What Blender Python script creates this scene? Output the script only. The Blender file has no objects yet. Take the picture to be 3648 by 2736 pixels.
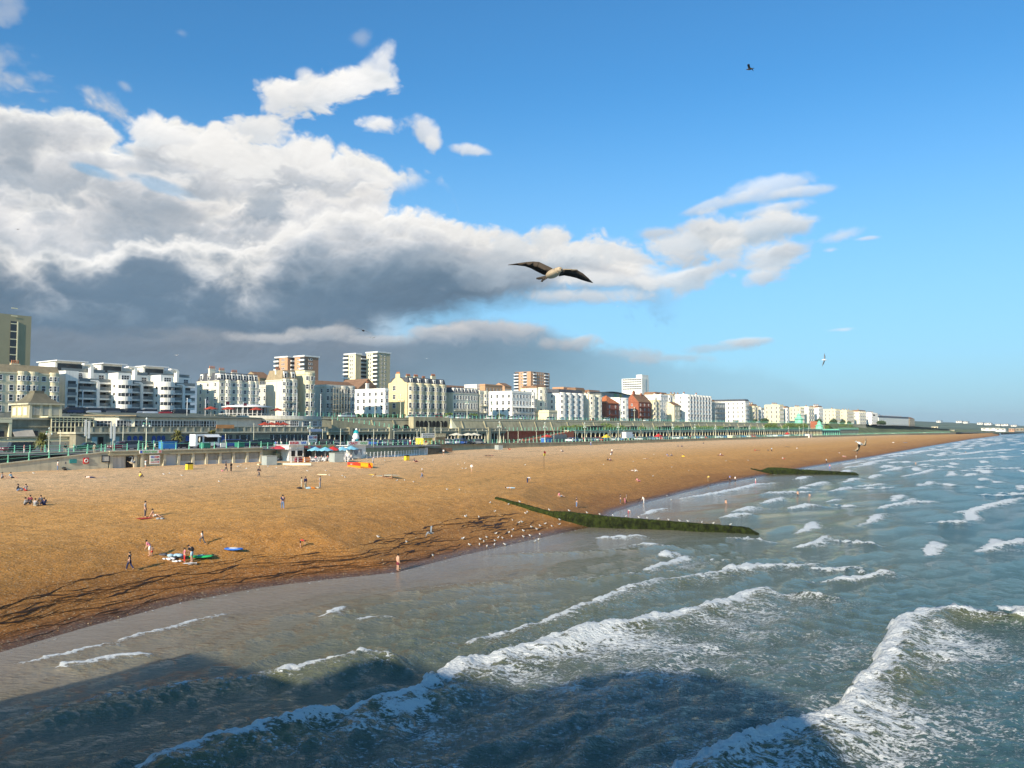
import bpy, math, random
import numpy as np
from mathutils import Vector, Matrix
rnd = random.Random(7); nrs = np.random.RandomState(11)
SC = bpy.context.scene; COL = SC.collection
R = math.radians
# ---------------------------------------------------------------- camera, sky, sun, exposure
FPX = 2919.0; HZ = 1524.0; CAMZ = 14.5
PITCH = math.atan((HZ-1368)/FPX)
cam_d = bpy.data.cameras.new('camera'); cam_d.sensor_width = 36; cam_d.lens = 36*FPX/3648
cam_d.clip_start = 0.2; cam_d.clip_end = 60000
cam = bpy.data.objects.new('camera', cam_d); COL.objects.link(cam)
cam.location = (0, 0, CAMZ); cam.rotation_euler = (math.pi/2+PITCH, 0, 0); SC.camera = cam
CP, SP = math.cos(PITCH), math.sin(PITCH)
ALPHA = R(36.4)                                  # bearing of the coast
DV = (math.sin(ALPHA), math.cos(ALPHA)); PV = (-math.cos(ALPHA), math.sin(ALPHA)); ROT = R(90)-ALPHA
SUN_BEAR = R(28.5); SUN_EL = R(22)                 # shadows fall towards this bearing
SUN_DIR = Vector((-math.sin(SUN_BEAR)*math.cos(SUN_EL), -math.cos(SUN_BEAR)*math.cos(SUN_EL), math.sin(SUN_EL)))
sl = bpy.data.lights.new('sun', 'SUN'); sl.energy = 5.0; sl.angle = R(0.8); sl.color = (1.0, 0.88, 0.70)
so = bpy.data.objects.new('sun', sl); COL.objects.link(so); so.rotation_euler = SUN_DIR.to_track_quat('Z', 'Y').to_euler(); so.location = (0, -40, 90)
SC.view_settings.view_transform = 'Standard'; SC.view_settings.look = 'None'
SC.view_settings.exposure = 0.45; SC.view_settings.gamma = 1.0; SC.view_settings.use_curve_mapping = False

# ---------------------------------------------------------------- measuring helpers (photo point -> ray -> place)
def ray(px, py):
    a = (px-1824)/FPX; b = (1368-py)/FPX
    v = np.array([a, CP-b*SP, SP+b*CP]); return v/np.linalg.norm(v)
def W(s, t, z=0.0): return (s*DV[0]+t*PV[0], s*DV[1]+t*PV[1], z)
def ST(x, y): return (x*DV[0]+y*DV[1], x*PV[0]+y*PV[1])
def onz(px, py, z=0.0):
    v = ray(px, py); k = (z-CAMZ)/v[2]; return ST(v[0]*k, v[1]*k)
def s_at(px, t, py=HZ-40):
    v = ray(px, py); k = t/(v[0]*PV[0]+v[1]*PV[1]); return ST(v[0]*k, v[1]*k)[0]
def t_at(px, s, py=HZ-40):
    v = ray(px, py); k = s/(v[0]*DV[0]+v[1]*DV[1]); return ST(v[0]*k, v[1]*k)[1]
def z_at(s, t, py):
    x, y, _ = W(s, t); b = (1368-py)/FPX
    return CAMZ + y*(SP+b*CP)/(CP-b*SP)
def dist_at(s, t): x, y, _ = W(s, t); return y

# ---------------------------------------------------------------- materials
MATS = {}
def newmat(name):
    m = bpy.data.materials.new(name); m.use_nodes = True
    nt = m.node_tree; b = nt.nodes['Principled BSDF']; return m, nt, b
def nd(nt, typ, ins=None, **kw):
    n = nt.nodes.new(typ)
    for k, v in kw.items(): setattr(n, k, v)
    if ins:
        for k, v in ins.items():
            if isinstance(v, bpy.types.NodeSocket): nt.links.new(v, n.inputs[k])
            else: n.inputs[k].default_value = v
    return n
def mth(nt, op, a, b=0.0, c=0.0, clamp=False):
    n = nt.nodes.new('ShaderNodeMath'); n.operation = op; n.use_clamp = clamp
    for i, v in enumerate((a, b, c)):
        if isinstance(v, bpy.types.NodeSocket): nt.links.new(v, n.inputs[i])
        else: n.inputs[i].default_value = v
    return n.outputs[0]
def mixc(nt, f, a, b, typ='MIX'):
    n = nt.nodes.new('ShaderNodeMix'); n.data_type = 'RGBA'; n.blend_type = typ; n.clamp_factor = True
    for i, v in ((0, f), (6, a), (7, b)):
        if isinstance(v, bpy.types.NodeSocket): nt.links.new(v, n.inputs[i])
        else: n.inputs[i].default_value = (v if i == 0 else (*v, 1) if len(v) == 3 else v)
    return n.outputs[2]
def sstep(nt, v, lo, hi, a=0.0, b=1.0):
    n = nt.nodes.new('ShaderNodeMapRange'); n.interpolation_type = 'SMOOTHSTEP'
    nt.links.new(v, n.inputs[0]); 
    for i, x in ((1, lo), (2, hi), (3, a), (4, b)):
        if isinstance(x, bpy.types.NodeSocket): nt.links.new(x, n.inputs[i])
        else: n.inputs[i].default_value = x
    return n.outputs[0]
def mat(name, col, rough=0.8, var=0.18, scale=0.6, metal=0.0, spec=0.3, bump=0.0, dirt=None):
    """painted / plain surface with procedural mottling and fine grain"""
    if name in MATS: return MATS[name]
    m, nt, b = newmat(name)
    tc = nd(nt, 'ShaderNodeTexCoord').outputs['Object']
    n1 = nd(nt, 'ShaderNodeTexNoise', {'Vector': tc, 'Scale': scale, 'Detail': 6, 'Roughness': 0.65}).outputs[0]
    lo = tuple(c*(1-var) for c in col); hi = tuple(min(1, c*(1+var*0.6)) for c in col)
    c = mixc(nt, sstep(nt, n1, 0.3, 0.7), lo, hi)
    if dirt:
        mp = nd(nt, 'ShaderNodeMapping', {'Vector': tc, 'Scale': (1.2, 1.2, 0.12)}).outputs[0]
        n2 = nd(nt, 'ShaderNodeTexNoise', {'Vector': mp, 'Scale': 1.0, 'Detail': 5}).outputs[0]
        c = mixc(nt, sstep(nt, n2, 0.5, 0.75, 0, 0.55), c, dirt)
    nt.links.new(c, b.inputs['Base Color'])
    b.inputs['Roughness'].default_value = rough; b.inputs['Metallic'].default_value = metal
    b.inputs['Specular IOR Level'].default_value = spec
    if bump:
        bn = nd(nt, 'ShaderNodeBump', {'Height': nd(nt, 'ShaderNodeTexNoise', {'Vector': tc, 'Scale': 9.0, 'Detail': 4}).outputs[0], 'Strength': bump, 'Distance': 0.05})
        nt.links.new(bn.outputs[0], b.inputs['Normal'])
    MATS[name] = m; return m

# ---------------------------------------------------------------- world: physical sky plus clouds generated from noise in bearing/elevation
def azel(px, py):
    v = ray(px*1.6492, py*1.6492); return math.degrees(math.atan2(v[0], v[1])), math.degrees(math.asin(v[2]))
def clouds(a0, a1, e0, e1, ppd):
    Wn, Hn = int((a1-a0)*ppd), int((e1-e0)*ppd)
    az = a0+(np.arange(Wn)+0.5)/ppd; el = e0+(np.arange(Hn)+0.5)/ppd
    def interp(c, n, per):               # cubic B-spline rows onto a lattice; per wraps the bearing
        M = np.zeros((len(c), n), np.float32); i = np.floor(c).astype(int); f = (c-i).astype(np.float32); r = np.arange(len(c))
        ws = ((1-f)**3/6, (3*f**3-6*f**2+4)/6, (-3*f**3+3*f**2+3*f+1)/6, f**3/6)
        for k, w in enumerate(ws): np.add.at(M, (r, (i+k-1) % n if per else np.clip(i+k-1, 0, n-1)), w)
        return M
    def noise(step, ystep, seed):        # signed smooth noise, features about `step` degrees wide
        if 1.0/ppd > step*0.7: return np.zeros((Hn, Wn), np.float32)
        n = max(4, int(round(360/step))); m = int(100/ystep)+6; G = np.random.RandomState(seed).normal(0, 1, (m, n)).astype(np.float32)*1.5
        ix0 = int((a0+180)/360*n)-2; ix1 = int((a1+180)/360*n)+3; iy1 = int((e1+4)/ystep)+4
        cx = (az+180)/360*n; cy = (el+4)/ystep
        if a1-a0 > 300: return interp(cy, m, 0)[:, :iy1] @ (G[:iy1] @ interp(cx, n, 1).T)
        ix0 = max(ix0, 0); ix1 = min(ix1, n)
        return interp(cy, m, 0)[:, :iy1] @ (G[:iy1, ix0:ix1] @ interp(cx-ix0, ix1-ix0, 0).T)
    def fb(step, ys, octv, g, seed, bil=False):
        o = np.zeros((Hn, Wn), np.float32); a = 1.0; t = 0
        for k in range(octv):
            q = noise(step/2**k, ys/2**k, seed+k*17); o += a*((np.abs(q)*2-0.9) if bil else q); t += a; a *= g
        return o/t
    def warp(F, dx, dy):                 # resample a field at shifted places (degrees)
        jx = np.clip(np.arange(Wn)[None, :]+dx*ppd, 0, Wn-1.01); jy = np.clip(np.arange(Hn)[:, None]+dy*ppd, 0, Hn-1.01)
        x = jx.astype(np.int32); y = jy.astype(np.int32); fx = jx-x; fy = jy-y
        return (F[y, x]*(1-fx)+F[y, x+1]*fx)*(1-fy)+(F[y+1, x]*(1-fx)+F[y+1, x+1]*fx)*fy
    A, E = np.meshgrid(az.astype(np.float32), el.astype(np.float32))
    wx = fb(3.2, 2.6, 5, 0.55, 101); wy = fb(3.2, 2.6, 5, 0.55, 202)
    bil = fb(3.4, 2.5, 7, 0.60, 300, True); bil = warp(bil, wx*0.45, wy*0.35)
    smo = warp(fb(7.0, 4.0, 7, 0.58, 500), wx*0.5, wy*0.4); wisp = warp(fb(2.6, 0.9, 7, 0.62, 700), wx*1.6, wy*1.1)
    b3 = warp(fb(3.4, 2.5, 6, 0.50, 300, True), wx*0.45, wy*0.35)
    def lit(F, k): gy, gx = np.gradient(F, 1.0/ppd); return np.clip((gy*0.8-gx*0.45)*k, -1, 1)
    relief = lit(b3, -0.13)+lit(smo, -0.05)+0.55*fb(7, 3.0, 6, 0.55, 1300)    # lit from above and the left, behind the viewer
    relief = np.tanh(relief*1.2)*0.29
    AZW = A+fb(8, 6, 4, 0.5, 900)*1.4
    acc = np.zeros((Hn, Wn, 3), np.float32); alp = np.zeros((Hn, Wn), np.float32)
    def ss(x, lo, hi): t = np.clip((x-lo)/(hi-lo), 0, 1); return t*t*(3-2*t)
    def ramp(cols, d): ps = [p for p, _ in cols]; return np.stack([np.interp(d, ps, [c[i] for _, c in cols]) for i in range(3)], -1)
    ALL = (slice(None), slice(None))
    def over(a, col, relk, w=ALL):
        col = col*np.clip(1+relief[w]*relk*0.85, 0.5, 1.3)[..., None]; a3 = a[..., None]
        acc[w] = col*a3+acc[w]*(1-a3); alp[w] = a+alp[w]*(1-a)
    def crv(pts):
        P = sorted(azel(x, y) for x, y in pts); return np.interp(AZW, [p[0] for p in P], [p[1] for p in P])
    def layer(top, bot, cols, depth, soft=0.9, bsoft=1.8, relk=1.0, opac=1.0, dn=1.3, edge=1.25, fade=None, ends=None):
        T = crv(top); disp = edge*(bil*0.9+smo*0.8+wisp*0.35); d = T-E+disp; a = ss(d, -soft*0.45+wisp*0.45, soft+wisp*0.45)
        if bot:
            B = crv(bot); a = a*ss(E-B+smo*0.8+wisp*0.6, -bsoft*0.4, bsoft)*ss(T-B, 0, 0.8)
        a = a*ss(A, -84, -58)
        if ends: xe, wi = ends; a = a*(1-ss(AZW+smo*0.6, azel(xe-wi, 600)[0], azel(xe, 600)[0]))
        if fade: a = a*(1-fade[2]*ss(A, azel(fade[0], 700)[0], azel(fade[1], 700)[0]))
        over(a*opac, ramp(cols, (T-E+dn*(smo*0.9+bil*0.5))/depth), relk)
    def blob(x, y, rx, ry, ang=0.0, cols=None, soft=0.6, opac=0.95, rough=0.55, stretch=1.0):
        p0 = azel(x, y); ra = max(0.25, azel(x+rx, y)[0]-p0[0]); re = max(0.15, azel(x, y-ry)[1]-p0[1])
        rm = 2.2*max(ra, re)+0.5
        i0, i1 = [int(np.clip((p0[1]+k*rm-e0)*ppd, 0, Hn)) for k in (-1, 1)]; j0, j1 = [int(np.clip((p0[0]+k*rm-a0)*ppd, 0, Wn)) for k in (-1, 1)]
        if i1-i0 < 2 or j1-j0 < 2: return
        w = (slice(i0, i1), slice(j0, j1)); dx = A[w]-p0[0]; dy = E[w]-p0[1]; ca, sa = math.cos(R(ang)), math.sin(R(ang)); u = (dx*ca+dy*sa)/ra; v = (dy*ca-dx*sa)/re
        sm_ = np.clip(0.55+min(ra, re)*0.35, 0.6, 1.5)
        u = u+wx[w]*0.40; v = v+wy[w]*0.35+wisp[w]*0.25
        d = 1-np.sqrt(u*u+v*v)+rough*sm_*(bil[w]*1.1+smo[w]*0.8+wisp[w]*0.8)+0.08
        over(ss(d, 0.0, soft)*opac, ramp(cols or [(0, WH), (0.45, (0.76, 0.77, 0.78)), (1, (0.50, 0.57, 0.63))], 0.45-0.4*v+0.25*smo[w]), 0.7, w)
    WH, LG, MG, DG, DK = (0.92, 0.90, 0.87), (0.60, 0.62, 0.65), (0.33, 0.39, 0.46), (0.175, 0.25, 0.33), (0.115, 0.185, 0.265)
    OFF = -700
    LGT = [(0, LG), (0.5, LG), (1, MG)]; N = None
    for q in [(60, 190, 130, 50, 10, LGT, 0.9, 0.8), (170, 200, 100, 34, -22, LGT, 0.8, 0.85), (5, 45, 50, 42, 30, LGT, 0.9, 0.45), (268, 185, 24, 14, -15, LGT, 0.9, 0.4), (10, 160, 60, 60, 0, LGT, 0.9, 0.6), (390, 75, 20, 12, 0, LGT, 1, 0.2)]: blob(*q)
    for q in [(598, 245, 72, 66, 20), (665, 212, 90, 48, 12), (575, 290, 70, 45, 0), (765, 185, 92, 36, 8), (825, 138, 40, 34, 0, N, 0.8, 0.8), (572, 278, 50, 36, 0, N, 0.8, 0.75), (812, 276, 62, 30, 5), (922, 288, 36, 26, -35, N, 0.7, 0.85), (930, 310, 16, 22, 0, N, 0.7, 0.7), (1030, 327, 48, 13, -6, N, 0.8, 0.8), (778, 85, 22, 24, 0, LGT, 1, 0.35), (655, 158, 22, 15, 0, N, 0.9, 0.6)]: blob(*q)
    layer([(-1500, 200), (OFF, 190), (0, 225), (90, 215), (160, 235), (200, 285), (260, 318), (285, 275), (320, 245), (380, 250), (420, 285), (520, 295), (640, 292), (730, 298), (800, 335), (880, 350), (925, 368), (945, 400), (970, 520), (990, 960), (2300, 990)],
          [(-1500, 700), (600, 600), (800, 430), (900, 395), (945, 430), (965, 980), (2300, 999)], [(0, (0.86, 0.85, 0.82)), (0.16, (0.66, 0.67, 0.69)), (0.4, (0.46, 0.50, 0.55)), (0.8, MG), (1.2, MG)], 8.5, 0.6, 1.4, dn=3.2, ends=(945, 40))
    blob(700, 345, 130, 50, -4, [(0, WH), (0.5, (0.82, 0.81, 0.79)), (1, LG)]); blob(480, 350, 150, 60, 0, [(0, WH), (0.5, (0.8, 0.8, 0.79)), (1, LG)]); blob(345, 290, 60, 45, 0)
    layer([(-1500, 380), (OFF, 380), (0, 410), (110, 400), (200, 368), (300, 380), (400, 425), (500, 400), (570, 420), (640, 405), (740, 400), (800, 430), (850, 560), (2300, 900)],
          None, [(0, (0.84, 0.82, 0.79)), (0.14, (0.68, 0.68, 0.69)), (0.34, (0.50, 0.53, 0.57)), (0.6, MG), (0.9, DG)], 9, 0.6, dn=3.4, ends=(1000, 260))
    BL = [(0, (0.22, 0.43, 0.66)), (1, (0.26, 0.46, 0.66))]
    blob(215, 372, 55, 12, -8, BL, 0.9, 0.75); blob(360, 402, 70, 14, -12, BL, 0.9, 0.6); blob(275, 330, 30, 14, -20, BL, 0.9, 0.5)
    GR = [(0, MG), (0.5, MG), (1, DG)]
    blob(560, 450, 90, 45, 0, GR, 0.9, 0.85); blob(330, 350, 60, 30, 0, GR, 1.0, 0.4); blob(60, 330, 120, 60, 0, GR, 1.0, 0.6); blob(260, 430, 90, 30, -10, GR, 1.0, 0.5); blob(60, 470, 110, 50, 0, GR, 1.0, 0.55); blob(430, 470, 120, 36, 0, GR, 1.0, 0.45); blob(165, 440, 40, 18, -20, GR, 0.9, 0.7)
    for q in [(1545, 442, 80, 12, 13), (1665, 410, 62, 20, 6), (1755, 413, 75, 10, 0), (1660, 456, 62, 10, 6), (1815, 512, 50, 14, 12), (1790, 543, 28, 8, 0), (1885, 515, 34, 5, 0), (1830, 712, 50, 6, 2), (1620, 737, 60, 9, 5)]:
        blob(*q, opac=0.6, soft=1.0, rough=0.6)
    layer([(-1500, 520), (OFF, 525), (0, 535), (200, 525), (400, 525), (540, 520), (600, 475), (680, 450), (760, 445), (840, 465), (930, 462), (1030, 492), (1120, 492), (1250, 505), (1380, 525), (1470, 580), (1540, 700), (1570, 960), (2300, 995)],
          [(-1500, 850), (OFF, 800), (300, 790), (700, 730), (900, 695), (1100, 670), (1300, 655), (1400, 665), (1470, 690), (1540, 900), (1570, 990), (2300, 999)],
          [(0, WH), (0.16, (0.80, 0.79, 0.77)), (0.30, LG), (0.46, MG), (0.66, DG), (0.88, DK), (1.5, DK)], 6.6, 0.6, 1.8, dn=1.5, ends=(1480, 130))
    for q in [(1180, 525, 120, 42, 0), (1330, 545, 130, 44, 0), (1480, 522, 140, 42, 8), (1600, 502, 110, 28, 0), (1230, 560, 120, 40, 0), (1450, 600, 135, 28, 4), (1280, 610, 130, 28, 0), (1665, 560, 70, 36, 8), (1560, 540, 60, 30, 0), (1100, 520, 60, 36, 0)]:
        blob(*q, cols=[(0, WH), (0.35, (0.78, 0.79, 0.79)), (0.75, (0.50, 0.57, 0.63)), (1, (0.42, 0.51, 0.59))], opac=0.9, rough=0.42)
    for q in [(1120, 560, 170, 46, 3), (1400, 560, 160, 30, 5), (1560, 575, 110, 22, 8), (1250, 640, 150, 18, 0), (1420, 500, 90, 20, 5), (1640, 600, 60, 18, 10), (1700, 545, 50, 22, 10)]:
        blob(*q, cols=[(0, (0.84, 0.84, 0.83)), (0.35, (0.64, 0.67, 0.70)), (0.8, (0.42, 0.50, 0.58)), (1, (0.40, 0.49, 0.58))], opac=0.85, rough=0.6, soft=0.9)
    blob(980, 570, 170, 50, 0, [(0, (0.42, 0.47, 0.53)), (1, (0.22, 0.30, 0.38))], 1.3, 0.6)
    blob(480, 640, 560, 95, 1, [(0, DG), (0.4, DK), (1, DK)], 1.0, 0.92, 0.3); blob(100, 640, 300, 60, 0, [(0, DG), (0.4, DK), (1, DK)], 1.0, 0.8, 0.3)
    blob(1180, 600, 150, 40, 6, GR, 1.0, 0.5)
    layer([(-1500, 690), (OFF, 690), (0, 722), (400, 715), (520, 705), (620, 702), (780, 715), (900, 725), (960, 702), (1060, 692), (1180, 700), (1290, 735), (1420, 770), (1600, 800), (1720, 850), (1850, 890), (2300, 925)],
          None, [(0, (0.28, 0.31, 0.35)), (0.12, (0.17, 0.22, 0.28)), (0.35, (0.13, 0.185, 0.245)), (0.8, (0.15, 0.22, 0.29)), (1.2, (0.19, 0.29, 0.38))], 8, 0.9, relk=1.0, opac=0.9, dn=1.0, edge=0.6, fade=(950, 1700, 0.85))
    for q in [(1060, 718, 120, 30, 2), (1220, 738, 75, 20, 0), (1130, 710, 90, 24, 0), (700, 720, 120, 18, 0), (580, 728, 80, 16, 0), (820, 735, 90, 14, 0), (960, 726, 90, 22, 0)]:
        blob(*q, cols=[(0, (0.74, 0.71, 0.68)), (0.35, (0.56, 0.56, 0.57)), (0.8, (0.30, 0.36, 0.43)), (1, (0.24, 0.31, 0.39))], opac=0.8 if q[0] > 900 else 0.5, rough=0.5)
    for q in [(1340, 762, 110, 16, -4), (1560, 750, 110, 11, 3), (1440, 772, 130, 12, -2), (1640, 738, 60, 9, 3)]:
        blob(*q, cols=[(0, (0.60, 0.60, 0.60)), (0.5, (0.48, 0.52, 0.56)), (1, (0.38, 0.45, 0.52))], opac=0.5, rough=0.6, soft=0.9)
    alp = np.clip(alp, 0, 1); return np.clip(acc/np.maximum(alp, 1e-4)[..., None], 0, 1.2), alp

def sky_image(name, a0, a1, e0, e1, ppd):
    rgb, al = clouds(a0, a1, e0, e1, ppd); h, w = al.shape
    im = bpy.data.images.new(name, w, h, alpha=True, float_buffer=True); im.colorspace_settings.name = 'Non-Color'; im.alpha_mode = 'CHANNEL_PACKED'
    im.pixels.foreach_set(np.concatenate([rgb, al[..., None]], -1).astype(np.float32).ravel()); im.update(); im.pack(); return im
wd = bpy.data.worlds.new('World'); SC.world = wd; wd.use_nodes = True
nt = wd.node_tree; nt.nodes.clear()
out = nd(nt, 'ShaderNodeOutputWorld'); bg = nd(nt, 'ShaderNodeBackground'); nt.links.new(bg.outputs[0], out.inputs[0])
sky = nd(nt, 'ShaderNodeTexSky', sky_type='NISHITA', sun_disc=False, sun_elevation=SUN_EL, altitude=10, air_density=1.0, dust_density=0.6, ozone_density=2.5)
sky.sun_rotation = math.atan2(SUN_DIR.x, SUN_DIR.y)
SKY_K = 0.085
dirv = nd(nt, 'ShaderNodeTexCoord').outputs['Generated']
sx = nd(nt, 'ShaderNodeSeparateXYZ', {0: dirv})
AZ = mth(nt, 'MULTIPLY', mth(nt, 'ARCTAN2', sx.outputs[0], sx.outputs[1]), 57.29578)
EL = mth(nt, 'MULTIPLY', mth(nt, 'ARCSINE', sx.outputs[2]), 57.29578)
skc = nd(nt, 'ShaderNodeVectorMath', {0: sky.outputs[0], 1: (SKY_K*0.64, SKY_K*1.48, SKY_K*1.92)}, operation='MULTIPLY').outputs[0]
c = mixc(nt, sstep(nt, EL, 0.0, 24.0, 0.72, 0.0), skc, (0.38, 0.61, 0.80))
for nm, (a0, a1, e0, e1, ppd) in (('cloud_dome', (-180, 180, -2, 90, 3)), ('cloud_view', (-46, 40, -1, 34, 22))):
    im = sky_image(nm, a0, a1, e0, e1, ppd)
    u = mth(nt, 'DIVIDE', mth(nt, 'SUBTRACT', AZ, a0), a1-a0); v = mth(nt, 'DIVIDE', mth(nt, 'SUBTRACT', EL, e0), e1-e0)
    ti = nd(nt, 'ShaderNodeTexImage', {'Vector': nd(nt, 'ShaderNodeCombineXYZ', {0: u, 1: v}).outputs[0]}, image=im, interpolation='Linear', extension='EXTEND' if nm == 'cloud_dome' else 'CLIP')
    if nm == 'cloud_dome': c = mixc(nt, ti.outputs[1], c, ti.outputs[0])
    else:              # finer map of the same clouds where the camera looks, identical field
        ins = mth(nt, 'MULTIPLY', mth(nt, 'MULTIPLY', mth(nt, 'GREATER_THAN', u, 0.002), mth(nt, 'LESS_THAN', u, 0.998)), mth(nt, 'MULTIPLY', mth(nt, 'GREATER_THAN', v, 0.002), mth(nt, 'LESS_THAN', v, 0.998)))
        base = mixc(nt, sstep(nt, EL, 0.0, 24.0, 0.72, 0.0), skc, (0.38, 0.61, 0.80))
        c = mixc(nt, ins, c, mixc(nt, ti.outputs[1], base, ti.outputs[0]))
c = mixc(nt, mth(nt, 'MULTIPLY', sstep(nt, EL, -1.0, 5.5, 0.45, 0.0), sstep(nt, mth(nt, 'ABSOLUTE', mth(nt, 'ADD', AZ, 60)), 30, 70, 0.45, 1.0)), c, (0.38, 0.55, 0.67))
nt.links.new(c, bg.inputs[0]); bg.inputs[1].default_value = 0.80

# ---------------------------------------------------------------- object helpers
ORD = 'first second third fourth fifth sixth seventh eighth ninth tenth eleventh twelfth thirteenth fourteenth fifteenth sixteenth seventeenth eighteenth nineteenth twentieth'.split()
ORD += ['twenty-'+x for x in ORD[:9]]+['thirtieth']+['thirty-'+x for x in ORD[:9]]+['fortieth']+['forty-'+x for x in ORD[:9]]+['fiftieth']+['fifty-'+x for x in ORD[:9]]+['sixtieth']+['sixty-'+x for x in ORD[:9]]+['seventieth']+['seventy-'+x for x in ORD[:9]]+['eightieth']*9
def tag(o, label=None, cat=None, group=None, kind=None):
    if label: o['label'] = label
    if cat: o['category'] = cat
    if group: o['group'] = group
    if kind: o['kind'] = kind
    return o
def mesh_np(name, V, Fq, smooth=False):
    """V (n,3), Fq (m,4) or (m,3) numpy"""
    me = bpy.data.meshes.new(name); n, k = Fq.shape
    me.vertices.add(len(V)); me.vertices.foreach_set('co', np.asarray(V, np.float32).ravel())
    me.loops.add(n*k); me.loops.foreach_set('vertex_index', Fq.astype(np.int32).ravel())
    me.polygons.add(n); me.polygons.foreach_set('loop_start', np.arange(0, n*k, k, dtype=np.int32))
    me.update(calc_edges=True); 
    me.polygons.foreach_set('use_smooth', np.full(n, smooth))
    me.validate(); return me
def attr(me, name, vals):
    a = me.attributes.new(name, 'FLOAT', 'POINT'); a.data.foreach_set('value', np.asarray(vals, np.float32))
def link(name, me, m=None, parent=None, loc=(0, 0, 0), rz=0.0):
    o = bpy.data.objects.new(name, me); COL.objects.link(o)
    if m is not None:
        for x in (m if isinstance(m, (list, tuple)) else [m]): me.materials.append(x)
    if parent is not None: o.parent = parent
    o.location = loc
    if rz: o.rotation_euler = (0, 0, rz)
    return o
def empty(name, s, t, z, label, cat, group=None, rz=None):
    o = bpy.data.objects.new(name, None); COL.objects.link(o); o.empty_display_size = 0.5
    o.location = W(s, t, z); o.rotation_euler = (0, 0, ROT if rz is None else rz)
    return tag(o, label, cat, group)
def copy_tree(o, parent=None):
    c = o.copy(); COL.objects.link(c); c.parent = parent
    for ch in o.children: copy_tree(ch, c)
    return c
class MB:
    """collects simple solids, then links them as one mesh object"""
    def __init__(s): s.v = []; s.f = []; s.mi = []; s.cur = 0; s.sm = []
    def add(s, V, F, sm=False):
        b = len(s.v); s.v += [tuple(x) for x in V]
        for f in F: s.f.append(tuple(i+b for i in f)); s.mi.append(s.cur); s.sm.append(sm)
        return s
    def box(s, x0, y0, z0, x1, y1, z1):
        return s.add([(x0, y0, z0), (x1, y0, z0), (x1, y1, z0), (x0, y1, z0), (x0, y0, z1), (x1, y0, z1), (x1, y1, z1), (x0, y1, z1)],
                     [(3, 2, 1, 0), (4, 5, 6, 7), (0, 1, 5, 4), (1, 2, 6, 5), (2, 3, 7, 6), (3, 0, 4, 7)])
    def prism(s, pts, z0, z1, cap=True):
        n = len(pts); z0s = z0 if hasattr(z0, '__len__') else [z0]*n; z1s = z1 if hasattr(z1, '__len__') else [z1]*n
        V = [(x, y, z) for (x, y), z in zip(pts, z0s)]+[(x, y, z) for (x, y), z in zip(pts, z1s)]
        F = [(i, (i+1) % n, (i+1) % n+n, i+n) for i in range(n)]
        if cap: F += [tuple(range(n-1, -1, -1)), tuple(range(n, 2*n))]
        return s.add(V, F)
    def xprism(s, pts, x0, x1):          # profile in (y, z), swept along x
        n = len(pts); V = [(x0, y, z) for y, z in pts]+[(x1, y, z) for y, z in pts]
        return s.add(V, [(i, i+n, (i+1) % n+n, (i+1) % n) for i in range(n)]+[tuple(range(n)), tuple(range(2*n-1, n-1, -1))])
    def yprism(s, pts, y0, y1):          # profile in (x, z), swept along y
        n = len(pts); V = [(x, y0, z) for x, z in pts]+[(x, y1, z) for x, z in pts]
        return s.add(V, [(i, (i+1) % n, (i+1) % n+n, i+n) for i in range(n)]+[tuple(range(n-1, -1, -1)), tuple(range(n, 2*n))])
    def lathe(s, prof, n=12, c=(0, 0, 0), a0=0.0, a1=2*math.pi, sm=True):
        full = abs(a1-a0-2*math.pi) < 1e-6; m = n if full else n+1; V = []; F = []
        for r, z in prof:
            for i in range(m):
                a = a0+(a1-a0)*i/n; V.append((c[0]+r*math.cos(a), c[1]+r*math.sin(a), c[2]+z))
        for j in range(len(prof)-1):
            for i in range(n):
                k = (i+1) % m; F.append((j*m+i, j*m+k, (j+1)*m+k, (j+1)*m+i))
        return s.add(V, F, sm)
    def tube(s, p, q, r, r2=None, n=6, cap=True):
        p = Vector(p); q = Vector(q); d = q-p; r2 = r if r2 is None else r2
        u = d.orthogonal().normalized(); w = d.normalized().cross(u)
        V = [tuple(p+(u*math.cos(2*math.pi*i/n)+w*math.sin(2*math.pi*i/n))*r) for i in range(n)]
        V += [tuple(q+(u*math.cos(2*math.pi*i/n)+w*math.sin(2*math.pi*i/n))*r2) for i in range(n)]
        F = [(i, (i+1) % n, (i+1) % n+n, i+n) for i in range(n)]
        if cap: F += [tuple(range(n-1, -1, -1)), tuple(range(n, 2*n))]
        return s.add(V, F, True)
    def ball(s, c, r, n=10, sc=(1, 1, 1)):
        V = []; F = []; m = n//2
        for j in range(m+1):
            ph = math.pi*j/m
            for i in range(n):
                a = 2*math.pi*i/n; V.append((c[0]+r*sc[0]*math.sin(ph)*math.cos(a), c[1]+r*sc[1]*math.sin(ph)*math.sin(a), c[2]+r*sc[2]*math.cos(ph)))
        for j in range(m):
            for i in range(n): F.append((j*n+i, (j+1)*n+i, (j+1)*n+(i+1) % n, j*n+(i+1) % n))
        return s.add(V, F, True)
    def mesh(s, name='part'):
        me = bpy.data.meshes.new(name); me.from_pydata(s.v, [], s.f)
        me.polygons.foreach_set('material_index', s.mi); me.polygons.foreach_set('use_smooth', s.sm)
        me.update(); return me
    def build(s, name, m, parent=None, loc=(0, 0, 0), rz=0.0):
        return link(name, s.mesh(name), m, parent, loc, rz)
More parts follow.
